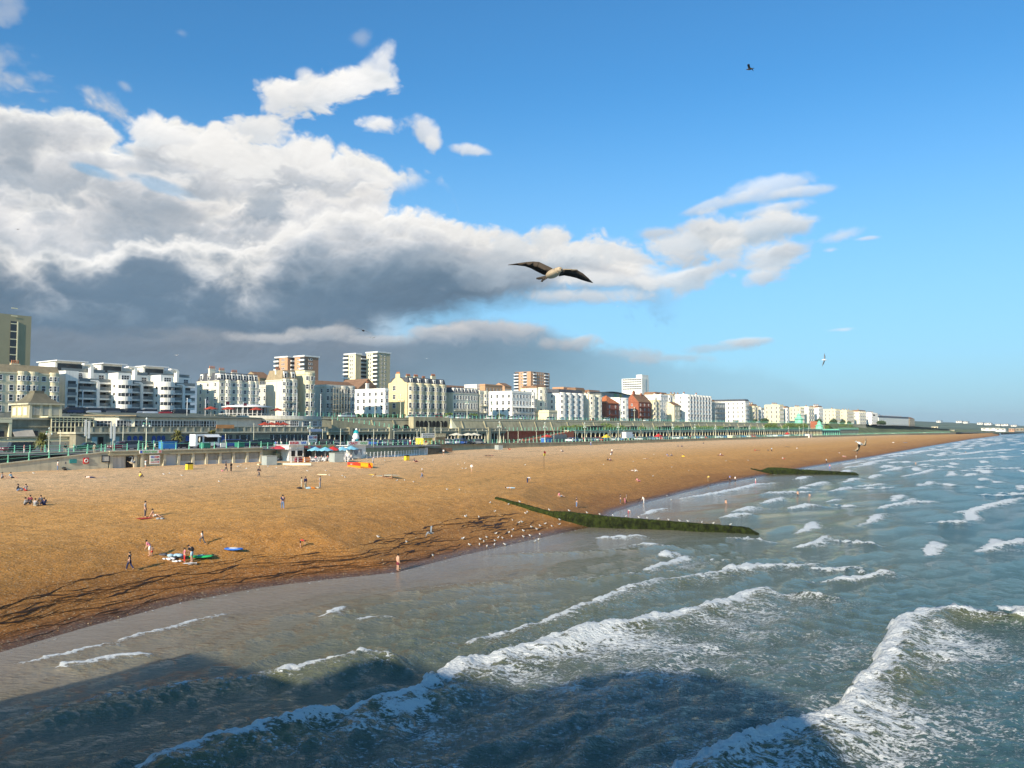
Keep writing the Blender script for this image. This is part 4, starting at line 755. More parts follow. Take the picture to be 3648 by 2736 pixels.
MB().box(Wd*0.2, 1, Hh, Wd+9, 9, Hh+4.5).box(Wd, 0.5, -1, Wd+9, 9, Hh).build('stair_tower', M['white'], e)
s0 = s_at(2143, 380); e = empty('curved_roof_building', s0, 380, 24, 'glassy hospital wing with a sweeping curved roof and green and yellow panels', 'hospital building'); Wd = s_at(2250, 380)-s0; zt = z_at(s0, 380, 1396)-24
MB().box(0, 0, -4, Wd, 14, zt-4).build('wall', M['white'], e); MB().box(0.5, 0.3, zt-4, Wd-1, 13, zt-0.6).build('glazed_storey', M['balc'], e)
for i, c in enumerate(((0.08, 0.35, 0.12), (0.5, 0.4, 0.05), (0.1, 0.3, 0.45))): MB().box(Wd*(0.42+0.17*i), 0.18, zt-3.8, Wd*(0.50+0.17*i), 0.28, zt-1.0).build('coloured_panel', mat('panel_%s' % 'green yellow blue'.split()[i], c, 0.5), e)
b = MB(); n = 12; V = []
for i in range(n+1): x = -1+(Wd+2)*i/n; z = zt-0.6+1.7*math.sin(math.pi*min(1, i/n*1.15))-1.2*i/n; V += [(x, -1.5, z), (x, 14, z), (x, -1.5, z+0.4), (x, 14, z+0.4)]
F = []
for i in range(n): a = i*4; F += [(a, a+1, a+5, a+4), (a+2, a+6, a+7, a+3), (a, a+4, a+6, a+2), (a+1, a+3, a+7, a+5)]
b.add(V, F).build('curved_roof', M['balc'], e)
# a few houses on the hillside
for (n, l, a, b_, c_, y, t_, wl, rf, rh_) in (('orange_flats', 'orange brick flats on the hill behind the slate-topped terrace', 1722, 1728, 1790, 1371, 380, 'obrick', 'flat', 1), ('white_flats', 'small white flats at the west end of the orange brick flats', 1692, 1698, 1722, 1372, 385, 'white', 'flat', 1),
    ('hill_house', 'brick house with pitched roof at the east end of the orange flats', 1792, 1798, 1822, 1376, 395, 'obrick', 'gable', 3), ('pink_flats', 'pinkish flats on the skyline east of the orange tower', 2000, 2008, 2042, 1381, 400, 'obrick', 'flat', 1), ('tan_flats', 'tan block below the pinkish flats on the skyline', 2045, 2052, 2084, 1388, 390, 'tan', 'mansard', 2),
    ('low_grey_block', 'low grey roofed block left of the curved hospital roof', 2088, 2100, 2140, 1396, 400, 'greyr', 'mansard', 2), ('terrace_roofs', 'row of pinkish roofs along the green hillside', 1582, 1588, 1690, 1381, 420, 'tan', 'gable', 2.5),
    ('orange_back_house', 'brown-roofed house showing above the mansard hotel to its east', 916, 922, 965, 1346, 300, 'tan', 'gable', 3), ('sandy_block', 'sandy block behind the tall white terrace', 2330, 2336, 2378, 1404, 330, 'tan', 'mansard', 2)):
    H(n, l, a, b_, c_, y, 4, 5, wl, t=t_, roof=rf, rh=rh_, rm='btile', far=True, z0=uphill(s_at(b_, t_), t_)-2, depth=12, gf=False, cat='flats' if 'flats' in n or 'block' in n else 'house')
# ================================================================ SEA FRONT: WALLS, TERRACES, ARCADE
def wpoly(pts): return [W(s, t) for s, t in pts]
def strip_wall(name, pts, z0f, z1f, th, m, label, cat, cope=None, group=None):
    """wall along (s,t) points with thickness inland, heights by function of s"""
    s0, t0 = pts[0]; e = empty(name, s0, t0, 0, label, cat, group)
    for i in range(len(pts)-1):
        a, b_ = pts[i], pts[i+1]; q = MB()
        P = [(a[0]-s0, a[1]-t0), (b_[0]-s0, b_[1]-t0), (b_[0]-s0, b_[1]-t0+th), (a[0]-s0, a[1]-t0+th)]
        q.prism(P, [z0f(a[0]), z0f(b_[0]), z0f(b_[0]), z0f(a[0])], [z1f(a[0]), z1f(b_[0]), z1f(b_[0]), z1f(a[0])]).build('wall_section', m, e)
        if cope:
            P2 = [(P[0][0], P[0][1]-0.18), (P[1][0], P[1][1]-0.18), (P[2][0], P[2][1]+0.02), (P[3][0], P[3][1]+0.02)]
            h = [z1f(a[0])+0.004, z1f(b_[0])+0.004]; MB().prism(P2, [h[0], h[1], h[1], h[0]], [h[0]+cope, h[1]+cope, h[1]+cope, h[0]+cope]).build('coping', M['lconc'], e)
    return e
FENCES = 0
def fence(pts, zf, label, step=2.6, h=1.1, m='mint', rails=3, big=0.055, group='mint green promenade railings'):
    s0, t0 = pts[0]; e = empty('railing', s0, t0, 0, label, 'railing', group); pb = MB(); np_ = 0; posts = []
    for i in range(len(pts)-1):
        a, b_ = pts[i], pts[i+1]; L = math.hypot(b_[0]-a[0], b_[1]-a[1]); n = max(1, round(L/step)); rb = MB()
        for k in range(n if i < len(pts)-2 else n+1): f = k/n; s = a[0]+(b_[0]-a[0])*f; t = a[1]+(b_[1]-a[1])*f; posts.append((s-s0, t-t0, zf(s)))
        for r in range(rails):
            zr = h*(1-r/rails)-0.06
            for k in range(0, n, 4):
                k2 = min(n, k+4); f, g = k/n, k2/n; A = (a[0]+(b_[0]-a[0])*f, a[1]+(b_[1]-a[1])*f); B = (a[0]+(b_[0]-a[0])*g, a[1]+(b_[1]-a[1])*g)
                rb.tube((A[0]-s0, A[1]-t0, zf(A[0])+zr), (B[0]-s0, B[1]-t0, zf(B[0])+zr), big*0.55, n=4, cap=False)
        o = rb.build('rail', M[m], e); o['kind'] = 'stuff'
    pm = MB().box(-big, -big, 0, big, big, h).ball((0, 0, h+0.06), 0.09, 6).box(-big*1.7, -big*1.7, 0, big*1.7, big*1.7, 0.25).mesh('post'); pm.materials.append(M[m])
    near = sorted(posts, key=lambda p: dist_at(p[0]+s0, p[1]+t0))[:300]; rest = [p for p in posts if p not in set(near)]
    for p in near: link('post', pm, None, e, p)
    if rest:
        b = MB()
        for p in rest: b.box(p[0]-big, p[1]-big, p[2], p[0]+big, p[1]+big, p[2]+h)
        o = b.build('post', M[m], e); o['kind'] = 'stuff'
    return e
SA, SB, SC_ = s_at(0, 144), s_at(390, 144), s_at(935, 144)
rampz = lambda s: np.interp(s, [SA-30, SA, SB], [7.6, 8.75, 10.35])
# west ramp and the row of beach-level shops
strip_wall('ramp_wall', [(SA-30, 144), (SA, 144), (s_at(200, 144), 144), (s_at(310, 144), 144), (SB, 144)], lambda s: 5.5, lambda s: rampz(s)-0.14, 0.45, M['lconc'], 'sloping concrete ramp wall rising from the left edge to the beach shops', 'wall', 0.16)
pave('ramp', [[(SA-30, 144.4, 7.3), (SA, 144.4, 8.45), (SB, 144.4, 10.05)], [(SA-30, 148.6, 7.3), (SA, 148.6, 8.45), (SB, 148.6, 10.05)]], M['pavem'])
strip_wall('ramp_back_wall', [(SA-30, 148.6), (SA, 148.6), (SB+4, 148.6)], lambda s: 6.5, lambda s: 10.2, 0.4, M['gconc'], 'dark grey retaining wall behind the ramp at the left edge', 'wall', 0.12)
pave('promenade_head', [[(SA-60, 148.9, 10.25), (SB, 148.9, 10.25), (SB+0.1, 144.2, 10.25), (SC_+1, 144.2, 10.25)], [(SA-60, 178, 10.24), (SB, 178, 10.24), (SB+0.1, 178, 10.24), (SC_+1, 178, 10.1)]], M['pavem'])
fence([(SA-8, 144.2), (SB-0.5, 144.2)], lambda s: rampz(s)-0.0, 'mint railing climbing the ramp wall at the left edge', 3.1, 1.15, rails=2)
fence([(SA-20, 148.8), (SB+6, 148.8)], lambda s: 10.3, 'mint railing of bollard-like posts along the promenade above the ramp', 2.4, 1.15)
e = empty('beach_shops', SB, 144, 0, 'long low concrete row of shuttered beach-level shops under the promenade', 'shop row')
L = SC_-SB; MB().box(0, 0.5, 5.5, L, 3, 9.55).build('wall', M['lconc'], e); MB().box(0, -0.25, 9.55, L, 3.2, 10.24).build('deck_edge', M['conc'], e); MB().box(0, -0.4, 10.25, L, 0.05, 10.42).build('coping', M['lconc'], e)
X = lambda px: s_at(px, 144)-SB
for i, px in enumerate([400, 486, 510, 590, 640]): MB().box(X(px)-0.25, -0.1, 5.5, X(px)+0.25, 0.5, 9.55).build('pier_post', M['lconc'], e)
MB().box(X(408), 0.42, 7.0, X(452), 0.49, 9.4).build('shutter', M['greyr'], e)
MB().box(X(457), 0.30, 6.5, X(494), 0.49, 9.3).build('open_doorway', M['dark'], e)
MB().box(X(590), 0.40, 6.5, X(640), 0.49, 9.5).build('grey_shutter', mat('pale_shutter', (0.52, 0.54, 0.53), 0.6, 0.06), e)
sh = [X(F_) for F_ in (646, 694, 742, 790, 838, 886, 935)]
for i in range(6):
    a, b_ = sh[i], sh[i+1]; MB().box(a+0.1, 0.42, 6.5, b_-0.1, 0.49, 8.1).build('shutter_panel', MATS['pale_shutter'], e)
    MB().box(a+0.5, 0.36, 8.2, b_-0.5, 0.48, 9.35).build('roller_shutter', M['gconc'], e); MB().box(b_-0.4, -0.02, 5.5, b_+0.15, 0.5, 9.55).build('pier_post', M['lconc'], e)
def poster(name, px0, px1, py0, py1, t, label, cat, bg_m, frame_m=None, depth=0.12):
    s0, s1 = s_at(px0, t), s_at(px1, t); z0, z1 = z_at(s0, t, py1), z_at(s0, t, py0); e = empty(name, s0, t, z0, label, cat)
    MB().box(0, 0, 0, s1-s0, depth, z1-z0).build('board', bg_m, e)
    if frame_m:
        w, h = s1-s0, z1-z0; MB().box(-0.08, -0.05, -0.08, w+0.08, -0.005, 0.08).box(-0.08, -0.05, h-0.08, w+0.08, -0.005, h+0.08).box(-0.08, -0.05, 0.08, 0.08, -0.005, h-0.08).box(w-0.08, -0.05, 0.08, w+0.08, -0.005, h-0.08).build('frame', frame_m, e)
    return e, s1-s0, z1-z0
def text(par, body, x, z, size, m, y=-0.02, w=None, align='LEFT', rz=0.0, bold=0.0):
    cu = bpy.data.curves.new('lettering', 'FONT'); cu.body = body; cu.size = size; cu.extrude = 0.012; cu.align_x = align; cu.resolution_u = 2; cu.offset = bold
    tmp = bpy.data.objects.new('tmp', cu); COL.objects.link(tmp); dg = bpy.context.evaluated_depsgraph_get(); me = bpy.data.meshes.new_from_object(tmp.evaluated_get(dg)); bpy.data.objects.remove(tmp); bpy.data.curves.remove(cu)
    n = len(me.vertices); co = np.empty(n*3, np.float32); me.vertices.foreach_get('co', co); co = co.reshape(-1, 3)
    if w: x_ = co[:, 0]; k = w/max(1e-3, (x_.max()-x_.min())); co[:, 0] = (x_-x_.min())*k
    me.vertices.foreach_set('co', np.stack([co[:, 0], co[:, 2]*0.6, co[:, 1]], 1).ravel()); me.update(); me.materials.clear()
    return link('lettering', me, m, par, (x, y, z), rz)
RED, BLU, GRN, WHT = mat('sign_red', (0.62, 0.03, 0.03), 0.5, 0.03), mat('sign_blue', (0.04, 0.12, 0.5), 0.5, 0.03), mat('sign_green', (0.10, 0.42, 0.06), 0.5, 0.03), mat('sign_white', (0.82, 0.80, 0.72), 0.5, 0.03)
YEL = mat('sign_yellow', (0.80, 0.58, 0.04), 0.5, 0.05); BLK = mat('sign_black', (0.02, 0.02, 0.03), 0.5, 0.03)
e1, w, h = poster('golf_sign', 500, 580, 1604, 1616, 143.5, 'cream fascia sign with green CRAZY GOLF lettering above the beach shops', 'sign', WHT)
text(e1, 'CRAZY GOLF', w*0.16, h*0.2, h*0.85, GRN, w=w*0.62, bold=0.015)
MB().box(w*0.03, -0.03, h*0.15, w*0.12, -0.005, h*0.85).build('blue_motif', BLU, e1); MB().box(w*0.86, -0.03, h*0.12, w*0.97, -0.005, h*0.88).build('red_motif', mat('sign_pink', (0.75, 0.25, 0.2), 0.5), e1)
MB().box(w*0.0, 0.05, -3.3, w*0.045, 0.5, -0.05).build('side_post', WHT, e); 
e1, w, h = poster('menu_board', 538, 573, 1622, 1654, 143.4, 'white FISH CHIPS price board with red arrow beside the dark doorway', 'sign', WHT)
text(e1, 'FISH', w*0.06, h*0.70, h*0.28, BLU, w=w*0.36, bold=0.01); text(e1, 'CHIPS', w*0.46, h*0.70, h*0.28, RED, w=w*0.48, bold=0.01); text(e1, 'with\nPEAS', w*0.06, h*0.48, h*0.13, GRN, w=w*0.3); text(e1, '\u00a34.50', w*0.44, h*0.40, h*0.26, BLK, w=w*0.48, bold=0.01)
MB().box(w*0.08, -0.03, h*0.20, w*0.80, -0.005, h*0.26).yprism([(w*0.80, h*0.14), (w*0.95, h*0.23), (w*0.80, h*0.32)], -0.03, -0.005).build('arrow', RED, e1)
e1, w, h = poster('lifebuoy_box', 302, 321, 1631, 1652, 143.85, 'red square lifebuoy housing on the ramp wall', 'lifebuoy', RED)
MB().lathe([(w*0.20, 0), (w*0.30, 0.05), (w*0.40, 0), (w*0.30, -0.05), (w*0.20, 0)], 16).build('ring', WHT, e1, (w/2, -0.06, h/2)).rotation_euler = (math.pi/2, 0, 0)
poster('notice_board', 367, 394, 1624, 1645, 143.85, 'grey framed notice board with a faded map beside the lifebuoy', 'notice board', M['greyr'], M['iron'])[0]
poster('teal_plaque', 253, 278, 1637, 1651, 143.85, 'plain teal panel painted on the ramp wall left of the lifebuoy', 'sign', mat('teal_paint', (0.05, 0.30, 0.28), 0.6))
fence([(SB+6.5, 144.3), (s_at(498, 144), 144.3)], lambda s: 10.42, 'short mint railing above the dark doorway', 2.1, 1.15)
fence([(s_at(500, 144), 144.3), (s_at(580, 144), 144.3)], lambda s: 10.42, 'mint railing with lattice panels above the cream golf sign', 1.3, 1.6, rails=4)
fence([(s_at(584, 144), 144.3), (SC_, 144.3)], lambda s: 10.42, 'mint railing along the roof of the shuttered beach shops', 2.7, 1.15, rails=1)
# low wall and promenade edge further east, curving out to the main sea wall
pr = [(SC_, 146), (s_at(1090, 152), 152), (s_at(1310, 156), 156), (s_at(1490, 162), 162), (s_at(1560, 167), 167), (s_at(1640, 171), 171)]
strip_wall('promenade_wall', pr, lambda s: 6.0, lambda s: float(promz(s))+0.1, 0.5, M['conc'], 'low curved promenade wall behind the cafe tables and golf course', 'wall', 0.12)
pe = pr[-1][0]; pts = [(pe, 171.0), (270, 174.5), (420, 179.5), (700, 181.6), (1000, 185.6), (1360, 191)]
strip_wall('sea_wall', pts, lambda s: 5.0, lambda s: float(promz(s))+0.08, 0.6, M['conc'], 'long low brown sea wall between the shingle and the promenade', 'wall', 0.12)
pave('promenade_fill', [[(SC_-1, 144.5, 9.95), (pr[1][0], 152.3, 9.9), (pr[2][0], 156.3, float(promz(pr[2][0]))+0.02), (pr[3][0], 162.3, float(promz(pr[3][0]))+0.02), (pe, 171.3, float(promz(pe))+0.02)], [(SC_-1, 178, 9.9), (pr[1][0], 178, 9.8), (pr[2][0], 178, float(promz(pr[2][0]))+0.02), (pr[3][0], 178, float(promz(pr[3][0]))+0.02), (pe, 178, float(promz(pe))+0.02)]], M['pavem'])
fence([(SC_+2, 147), (pr[1][0], 152.4), (pr[2][0], 156.4), (pr[3][0], 162.4)], lambda s: float(promz(s))+0.22, 'mint railing behind the burger bar and golf kiosk', 2.6, 1.15, rails=2)
fence([(pr[3][0]+2, 163), (pe, 171.2), (270, 174.8), (420, 179.8), (700, 181.9), (1000, 185.9), (1300, 190)], lambda s: float(promz(s))+0.2, 'long mint railing on the sea wall along the parked cars', 2.7, 1.15, rails=2)
# ---------------------------------------------------------------- terrace building (aquarium terraces)
T1, T2 = 190.0, 198.0
sa, sb = s_at(272, T1), s_at(1165, T1); e = empty('terrace_building', sa, T1, 0, 'long two-storey grey terrace building with blue arched doors behind the parked cars', 'building'); L = sb-sa; X = lambda px, t=T1: s_at(px, t)-sa
MB().box(0, 0, 9.5, L, 8, 13.1).build('lower_wall', M['dconc'], e); MB().box(-0.4, -0.7, 13.1, L, 8, 13.5).build('cornice', M['lconc'], e); MB().box(-0.4, -0.55, 13.5, L, -0.2, 14.65).build('parapet', M['dconc'], e); MB().box(-0.45, -0.65, 14.65, L, -0.1, 14.8).build('coping', M['conc'], e)
for px in [462, 483, 503, 549, 567, 583, 650, 669, 705, 724, 742, 777, 795]:
    w = 0.95; x = X(px); pts = [(x-w/2, 9.5), (x+w/2, 9.5), (x+w/2, 12.1)]+[(x+w/2*math.cos(a), 12.1+0.5*math.sin(a)) for a in np.linspace(0.3, math.pi-0.3, 6)]+[(x-w/2, 12.1)]
    MB().yprism(pts, -0.12, -0.01).build('arched_door', M['blue'], e)
for px in [815, 855, 880, 975, 1000, 1022, 1048, 1075, 1100, 1128, 1142]: MB().box(X(px)-1.1, -0.1, 10, X(px)+1.1, -0.01, 12.6).build('door', M['glass'], e); MB().box(X(px)-0.06, -0.16, 10, X(px)+0.06, -0.105, 12.6).build('door_bar', M['frame'], e)
MB().box(X(352), -0.1, 9.6, X(370), -0.01, 12.4).build('doorway', M['dark'], e)
for px in (338, 405, 418): MB().box(X(px)-0.6, -0.1, 10, X(px)+0.6, -0.01, 12.4).build('teal_panel', mat('pale_teal', (0.35, 0.48, 0.45), 0.6), e)
for i in range(34): 
    x = L*(i+0.5)/34; MB().box(x-0.25, -0.62, 13.5, x+0.25, -0.56, 14.64).build('parapet_pier', M['lconc'], e)
x2, y2 = X(425, T2), T2-T1; MB().box(x2, y2, 13.0, X(930, T2), y2+8, 17.0).build('upper_wall', M['greyr'], e); MB().add([(x2-0.5, y2-0.8, 17.0), (X(930, T2), y2-0.8, 17.0), (X(930, T2), y2+15, 18.3), (x2-0.5, y2+15, 18.3), (x2-0.5, y2-0.8, 17.3), (X(930, T2), y2-0.8, 17.3), (X(930, T2), y2+15, 18.5), (x2-0.5, y2+15, 18.5)], [(3, 2, 1, 0), (4, 5, 6, 7), (0, 1, 5, 4), (1, 2, 6, 5), (2, 3, 7, 6), (3, 0, 4, 7)]).build('roof', M['greenroof'], e)
for i, px in enumerate([432, 472, 510, 553, 588, 622, 655, 682, 708, 737, 750]):
    window(e, X(px+8, T2), y2, 14.4, 3.4 if i < 10 else 2, 2.0, 0, 4)
# cream sunlit wing, turned towards the west
e = empty('cream_wing', s_at(316, 196), 204, 0, 'bright cream flat-roofed wing with three wide windows left of the terrace windows', 'building', rz=ROT-R(28)); w = 13.8
MB().box(0, 0, 13.2, w, 9, 17.4).build('wall', M['offw'], e); MB().box(-0.5, -0.6, 17.4, w+0.3, 9, 17.7).build('roof_slab', M['tan'], e)
for i in range(3): window(e, 2.4+4.5*i, 0, 14.6, 3.4, 1.7, 0, 4)
# grey front under the pavilion, awning and canopy
sa, sb = s_at(-60, 200), s_at(210, 200); e = empty('grey_building', sa, 200, 0, 'grey blank building front with a beige awning under the hipped pavilion', 'building'); X = lambda px, t=200: s_at(px, t)-sa
MB().box(0, 0, 9.5, X(300), 12, 16.4).build('wall', M['dconc'], e); MB().box(-0.1, -0.5, 16.4, X(300), 12, 16.8).build('cornice', M['lconc'], e); MB().box(0, -0.25, 14.6, X(300), -0.01, 14.8).build('string_course', M['conc'], e)
MB().add([(X(42), -0.1, 14.2), (X(116), -0.1, 14.2), (X(116), -1.8, 12.6), (X(42), -1.8, 12.6), (X(42), -0.1, 14.1), (X(116), -0.1, 14.1), (X(116), -1.8, 12.5), (X(42), -1.8, 12.5)], [(0, 1, 2, 3), (7, 6, 5, 4), (4, 5, 1, 0), (3, 2, 6, 7), (5, 6, 2, 1), (4, 0, 3, 7)]).build('awning', mat('beige_awning', (0.50, 0.44, 0.36), 0.8), e)
MB().box(X(118), -0.1, 11, X(136), -0.01, 13.8).build('window', M['glass'], e); MB().box(X(0), -0.12, 11, X(16), -0.01, 13.8).build('window', M['glass'], e); MB().box(X(28), -0.8, 9.5, X(38), -0.01, 15.9).build('pilaster', M['ivory'], e); MB().box(-3, -0.9, 15.6, X(38), -0.02, 16.35).build('fascia', M['ivory'], e)
e = empty('balustrade', s_at(-20, 193), 193, 0, 'dark stone balustrade in front of the grey front, behind the palm tree', 'balustrade'); X = lambda px: s_at(px, 193)-s_at(-20, 193)
MB().box(0, 0, 9.8, X(265), 0.5, 11.4).build('base_wall', M['gconc'], e); MB().box(0, -0.1, 12.3, X(265), 0.6, 12.55).build('handrail', M['conc'], e)
bm = MB().lathe([(0.10, 0), (0.16, 0.3), (0.07, 0.7), (0.12, 0.9)], 6, (0, 0.25, 11.4)).mesh('baluster'); bm.materials.append(M['ivory'])
for i in range(70): link('baluster', bm, None, e, (X(265)*(i+0.5)/70, 0, 0))
# stairs and glazed canopy
e = empty('glass_canopy', s_at(166, 201), 201, 0, 'cream-framed glazed entrance canopy between the pavilion and the cream wing', 'canopy'); X = lambda px: s_at(px, 201)-s_at(166, 201)
MB().box(-1, -3, 16.9, X(316), 6, 17.15).build('roof_slab', M['ivory'], e)
for i in range(12): x = X(316)*i/11; MB().box(x-0.09, -2.6, 13.2, x+0.09, -2.4, 16.9).build('mullion', M['ivory'], e)
for z in (13.4, 14.6, 15.9, 16.4): MB().box(0, -2.7, z, X(316), -2.62, z+0.15).build('rail', M['ivory'], e)
MB().box(0.1, -2.3, 13.3, X(316)-0.1, -2.2, 16.8).build('glazing', M['glass'], e); MB().box(-0.3, -2.9, 9.6, X(316), 3, 13.2).build('base', M['dconc'], e); MB().box(X(200), -3.02, 10, X(214), -2.91, 12.6).build('doorway', M['dark'], e)
MB().add([(X(232), -6, 10.6), (X(262), -6, 13.3), (X(262), -3.05, 13.3), (X(232), -3.05, 10.6), (X(232), -6, 9.9), (X(262), -6, 9.9), (X(262), -3.05, 9.9), (X(232), -3.05, 9.9)], [(0, 1, 2, 3), (4, 5, 1, 0), (5, 6, 2, 1), (7, 4, 0, 3), (6, 7, 3, 2)]).build('stair_flank', M['tan'], e)
# hipped pavilion
sp = s_at(104, 202); e = empty('pavilion', sp, 202, 16.8, 'square stone pavilion with a bell-curved hipped roof at the left', 'pavilion'); Wd = s_at(218, 202)-sp; D = 9.5; Hh = z_at(sp, 202, 1441)-16.8
MB().box(0, 0, 0, Wd, D, Hh).build('wall', M['conc'], e); MB().box(-0.5, -0.5, Hh, Wd+0.5, D+0.5, Hh+0.35).build('cornice', M['lconc'], e)
rp = [(0, 0.35), (0.25, 0.75), (0.5, 1.5), (0.72, 2.6), (0.75, 2.75), (0.8, 2.75), (0.8, 3.4)]; V = []; F = []
for f, z in rp: V += [(-0.4+(Wd/2)*f*1.0, -0.4+(D/2)*f, Hh+z), (Wd+0.4-(Wd/2)*f, -0.4+(D/2)*f, Hh+z), (Wd+0.4-(Wd/2)*f, D+0.4-(D/2)*f, Hh+z), (-0.4+(Wd/2)*f, D+0.4-(D/2)*f, Hh+z)]
for i in range(len(rp)-1): F += [(i*4+k, i*4+(k+1) % 4, i*4+4+(k+1) % 4, i*4+4+k) for k in range(4)]
n = (len(rp)-1)*4; MB().add(V, F+[(n, n+1, n+2, n+3)]).build('roof', M['droof'], e)
for x in (0.22, 0.5, 0.78): MB().box(Wd*x-1.0, -0.14, 0.6, Wd*x+1.0, -0.01, Hh-0.6).build('blind_panel', M['gconc'], e); 
for x in (0.03, 0.36, 0.64, 0.97): MB().box(Wd*x-0.3, -0.2, 0, Wd*x+0.3, -0.01, Hh-0.02).build('pilaster', M['lconc'], e)
for y in (0.2, 0.5, 0.8): MB().box(-0.12, D*y-0.9, 0.6, -0.01, D*y+0.9, Hh-0.6).build('blind_panel', M['ivory'], e)  # ivory here puts the west face's sunlit tone into the panel colour
# round cafe
sc_ = s_at(880, 209); e = empty('round_cafe', sc_, 209, 17.0, 'round glass cafe pavilion with a broad flat disc roof above the terraces', 'cafe'); r = (s_at(965, 209)-s_at(800, 209))*0.40
MB().lathe([(0, 0), (r*1.25, 0), (r*1.25, 0.7), (0, 0.7)], 40).build('floor_slab', M['ivory'], e); MB().lathe([(r*0.9, 0.7), (r*0.9, 3.5)], 40).build('glazing', M['glass'], e)
MB().lathe([(0, 3.6), (r*1.12, 3.5), (r*1.14, 3.75), (r*0.5, 4.35), (0, 4.5)], 48).build('roof', M['frame'], e)
mm = MB().box(-0.08, -0.08, 0.7, 0.08, 0.08, 3.55).mesh('mullion'); mm.materials.append(M['frame'])
for i in range(26): a = 2*math.pi*i/26; link('mullion', mm, None, e, (r*0.93*math.cos(a), r*0.93*math.sin(a), 0))
b = MB().lathe([(r*1.22, 1.6), (r*1.24, 1.7), (r*1.22, 1.7)], 40)
b.build('handrail', M['frame'], e)
pm = MB().box(-0.04, -0.04, 0.7, 0.04, 0.04, 1.65).mesh('baluster'); pm.materials.append(M['frame'])
for i in range(44): a = 2*math.pi*i/44; link('baluster', pm, None, e, (r*1.22*math.cos(a), r*1.22*math.sin(a), 0))
MB().box(-r*2.1, -4, -0.9, -r*0.9, 4, 0.02).build('deck', M['ivory'], e)
for i in range(9): MB().box(-r*2.1+i*0.14*r, -3.95, 0.03, -r*2.1+i*0.14*r+0.12, -3.85, 1.1).build('baluster', M['ivory'], e)
MB().box(-r*2.1, -4.0, 1.1, -r*0.9, -3.8, 1.22).build('handrail', M['ivory'], e)
e = empty('curved_terrace', s_at(900, 200), 203, 9.8, 'curved grey terrace wall below the round cafe, with windows', 'building'); r2 = (s_at(1150, 203)-s_at(790, 203))/2*0.92
a0, a1 = R(200), R(345); MB().lathe([(r2, 4.9), (r2, 8.2), (r2*0.8, 8.2)], 30, (r2*0.75, 8, 0), a0, a1, False).build('wall', M['greyr'], e)
MB().lathe([(r2+0.1, 7.0), (r2+0.35, 7.0), (r2+0.35, 7.3), (r2+0.1, 7.3)], 30, (r2*0.75, 8, 0), a0, a1, False).build('string_course', M['lconc'], e)
for i in range(7): a = R(232+15*i); window(e, r2*0.75+(r2+0.02)*math.cos(a), 8+(r2+0.02)*math.sin(a), 5.2, 2.8, 1.6, a+math.pi/2, 4)
e, Wd, Hh = poster('orange_hoarding', 772, 835, 1513, 1526, 189, 'orange canvas banner along the terrace parapet', 'banner', mat('orange_canvas', (0.62, 0.28, 0.10), 0.8))
e, Wd, Hh = poster('lido_sign', 1102, 1147, 1528, 1538, 189.0, 'pale blue signboard on the terrace parapet right of the tall lamp', 'sign', mat('pale_blue_sign', (0.30, 0.38, 0.52), 0.6))
# ---------------------------------------------------------------- retaining cliff wall
Z1 = UPZ+0.1
cs = [s_at(px, 215) for px in (1000, 1300, 1600, 1800, 1960, 2200, 2500, 2800, 3080)]
e = empty('retaining_wall', cs[0], 214, 0, 'tall grey-green sloping concrete retaining wall under the upper road', 'wall')
for i in range(len(cs)-1):
    a, b_ = cs[i]-cs[0], cs[i+1]-cs[0]-0.02; MB().xprism([(-3.2, 9), (3, 9), (3, Z1-0.9), (0.2, Z1-0.9)], a, b_).build('wall_section', M['conc'], e); MB().box(a, 0.0, Z1-0.9, b_, 2.9, Z1-0.55).build('coping', M['lconc'], e); MB().box(a, 0.25, Z1-0.55, b_, 2.9, Z1).build('parapet', M['conc'], e)
for i in range(46):
    a = 12+i*13.0+rnd.uniform(-2, 2)
    if a < cs[-1]-cs[0]-3: MB().xprism([(-3.5, 9), (-3.0, 9), (0.15, Z1-1.0), (-0.2, Z1-1.0)], a, a+0.5).build('buttress', M['conc'], e)
stf = [(s_at(-160, 216.0), 216.0), (s_at(300, 216.0), 216.0), (s_at(700, 216.0), 216.0)]
sx0 = s_at(1040, 216.4); fence([(sx0, 216.0), (s_at(1500, 216), 216.0), (s_at(2000, 216), 216.0), (s_at(2500, 216), 216.0), (s_at(3040, 216), 216.0)], lambda s: Z1+0.02, 'long mint railing along the top of the retaining wall by the upper road', 2.6, 1.15, rails=2)
strip_wall('upper_parapet', [(s_at(-160, 214.5), 214.5), (s_at(425, 214.5), 214.5)], lambda s: 9.5, lambda s: UPZ-0.1, 1.5, M['gconc'], 'grey wall under the upper road at the left, behind the pavilion', 'wall')
strip_wall('upper_wall', [(s_at(425, 214.5)+0.1, 214.5), (cs[0]-0.1, 214.5)], lambda s: 9.5, lambda s: UPZ-0.1, 1.5, M['conc'], 'wall under the upper road behind the terrace roofs', 'wall')
for a, b_ in ((1160, 1300),):                   # long sloping pavement with its own railing
    s0, s1 = s_at(a, 208), s_at(b_+130, 208); pave('sloping_path', [[(s0, 205, 17.2), (s1, 205, 13.7)], [(s0, 210, 17.2), (s1, 210, 13.7)]], M['pavem'])
    strip_wall('path_wall', [(s0, 204.6), (s1, 204.6)], lambda s: 9, lambda s: float(np.interp(s, [s0, s1], [17.15, 13.65])), 0.4, M['conc'], 'grey wall under the sloping path left of the colonnade', 'wall')
    fence([(s0, 204.8), (s1, 204.8)], lambda s: float(np.interp(s, [s0, s1], [17.2, 13.7])), 'mint railing running down the sloping path above the colonnade', 2.4, 1.15, rails=2)
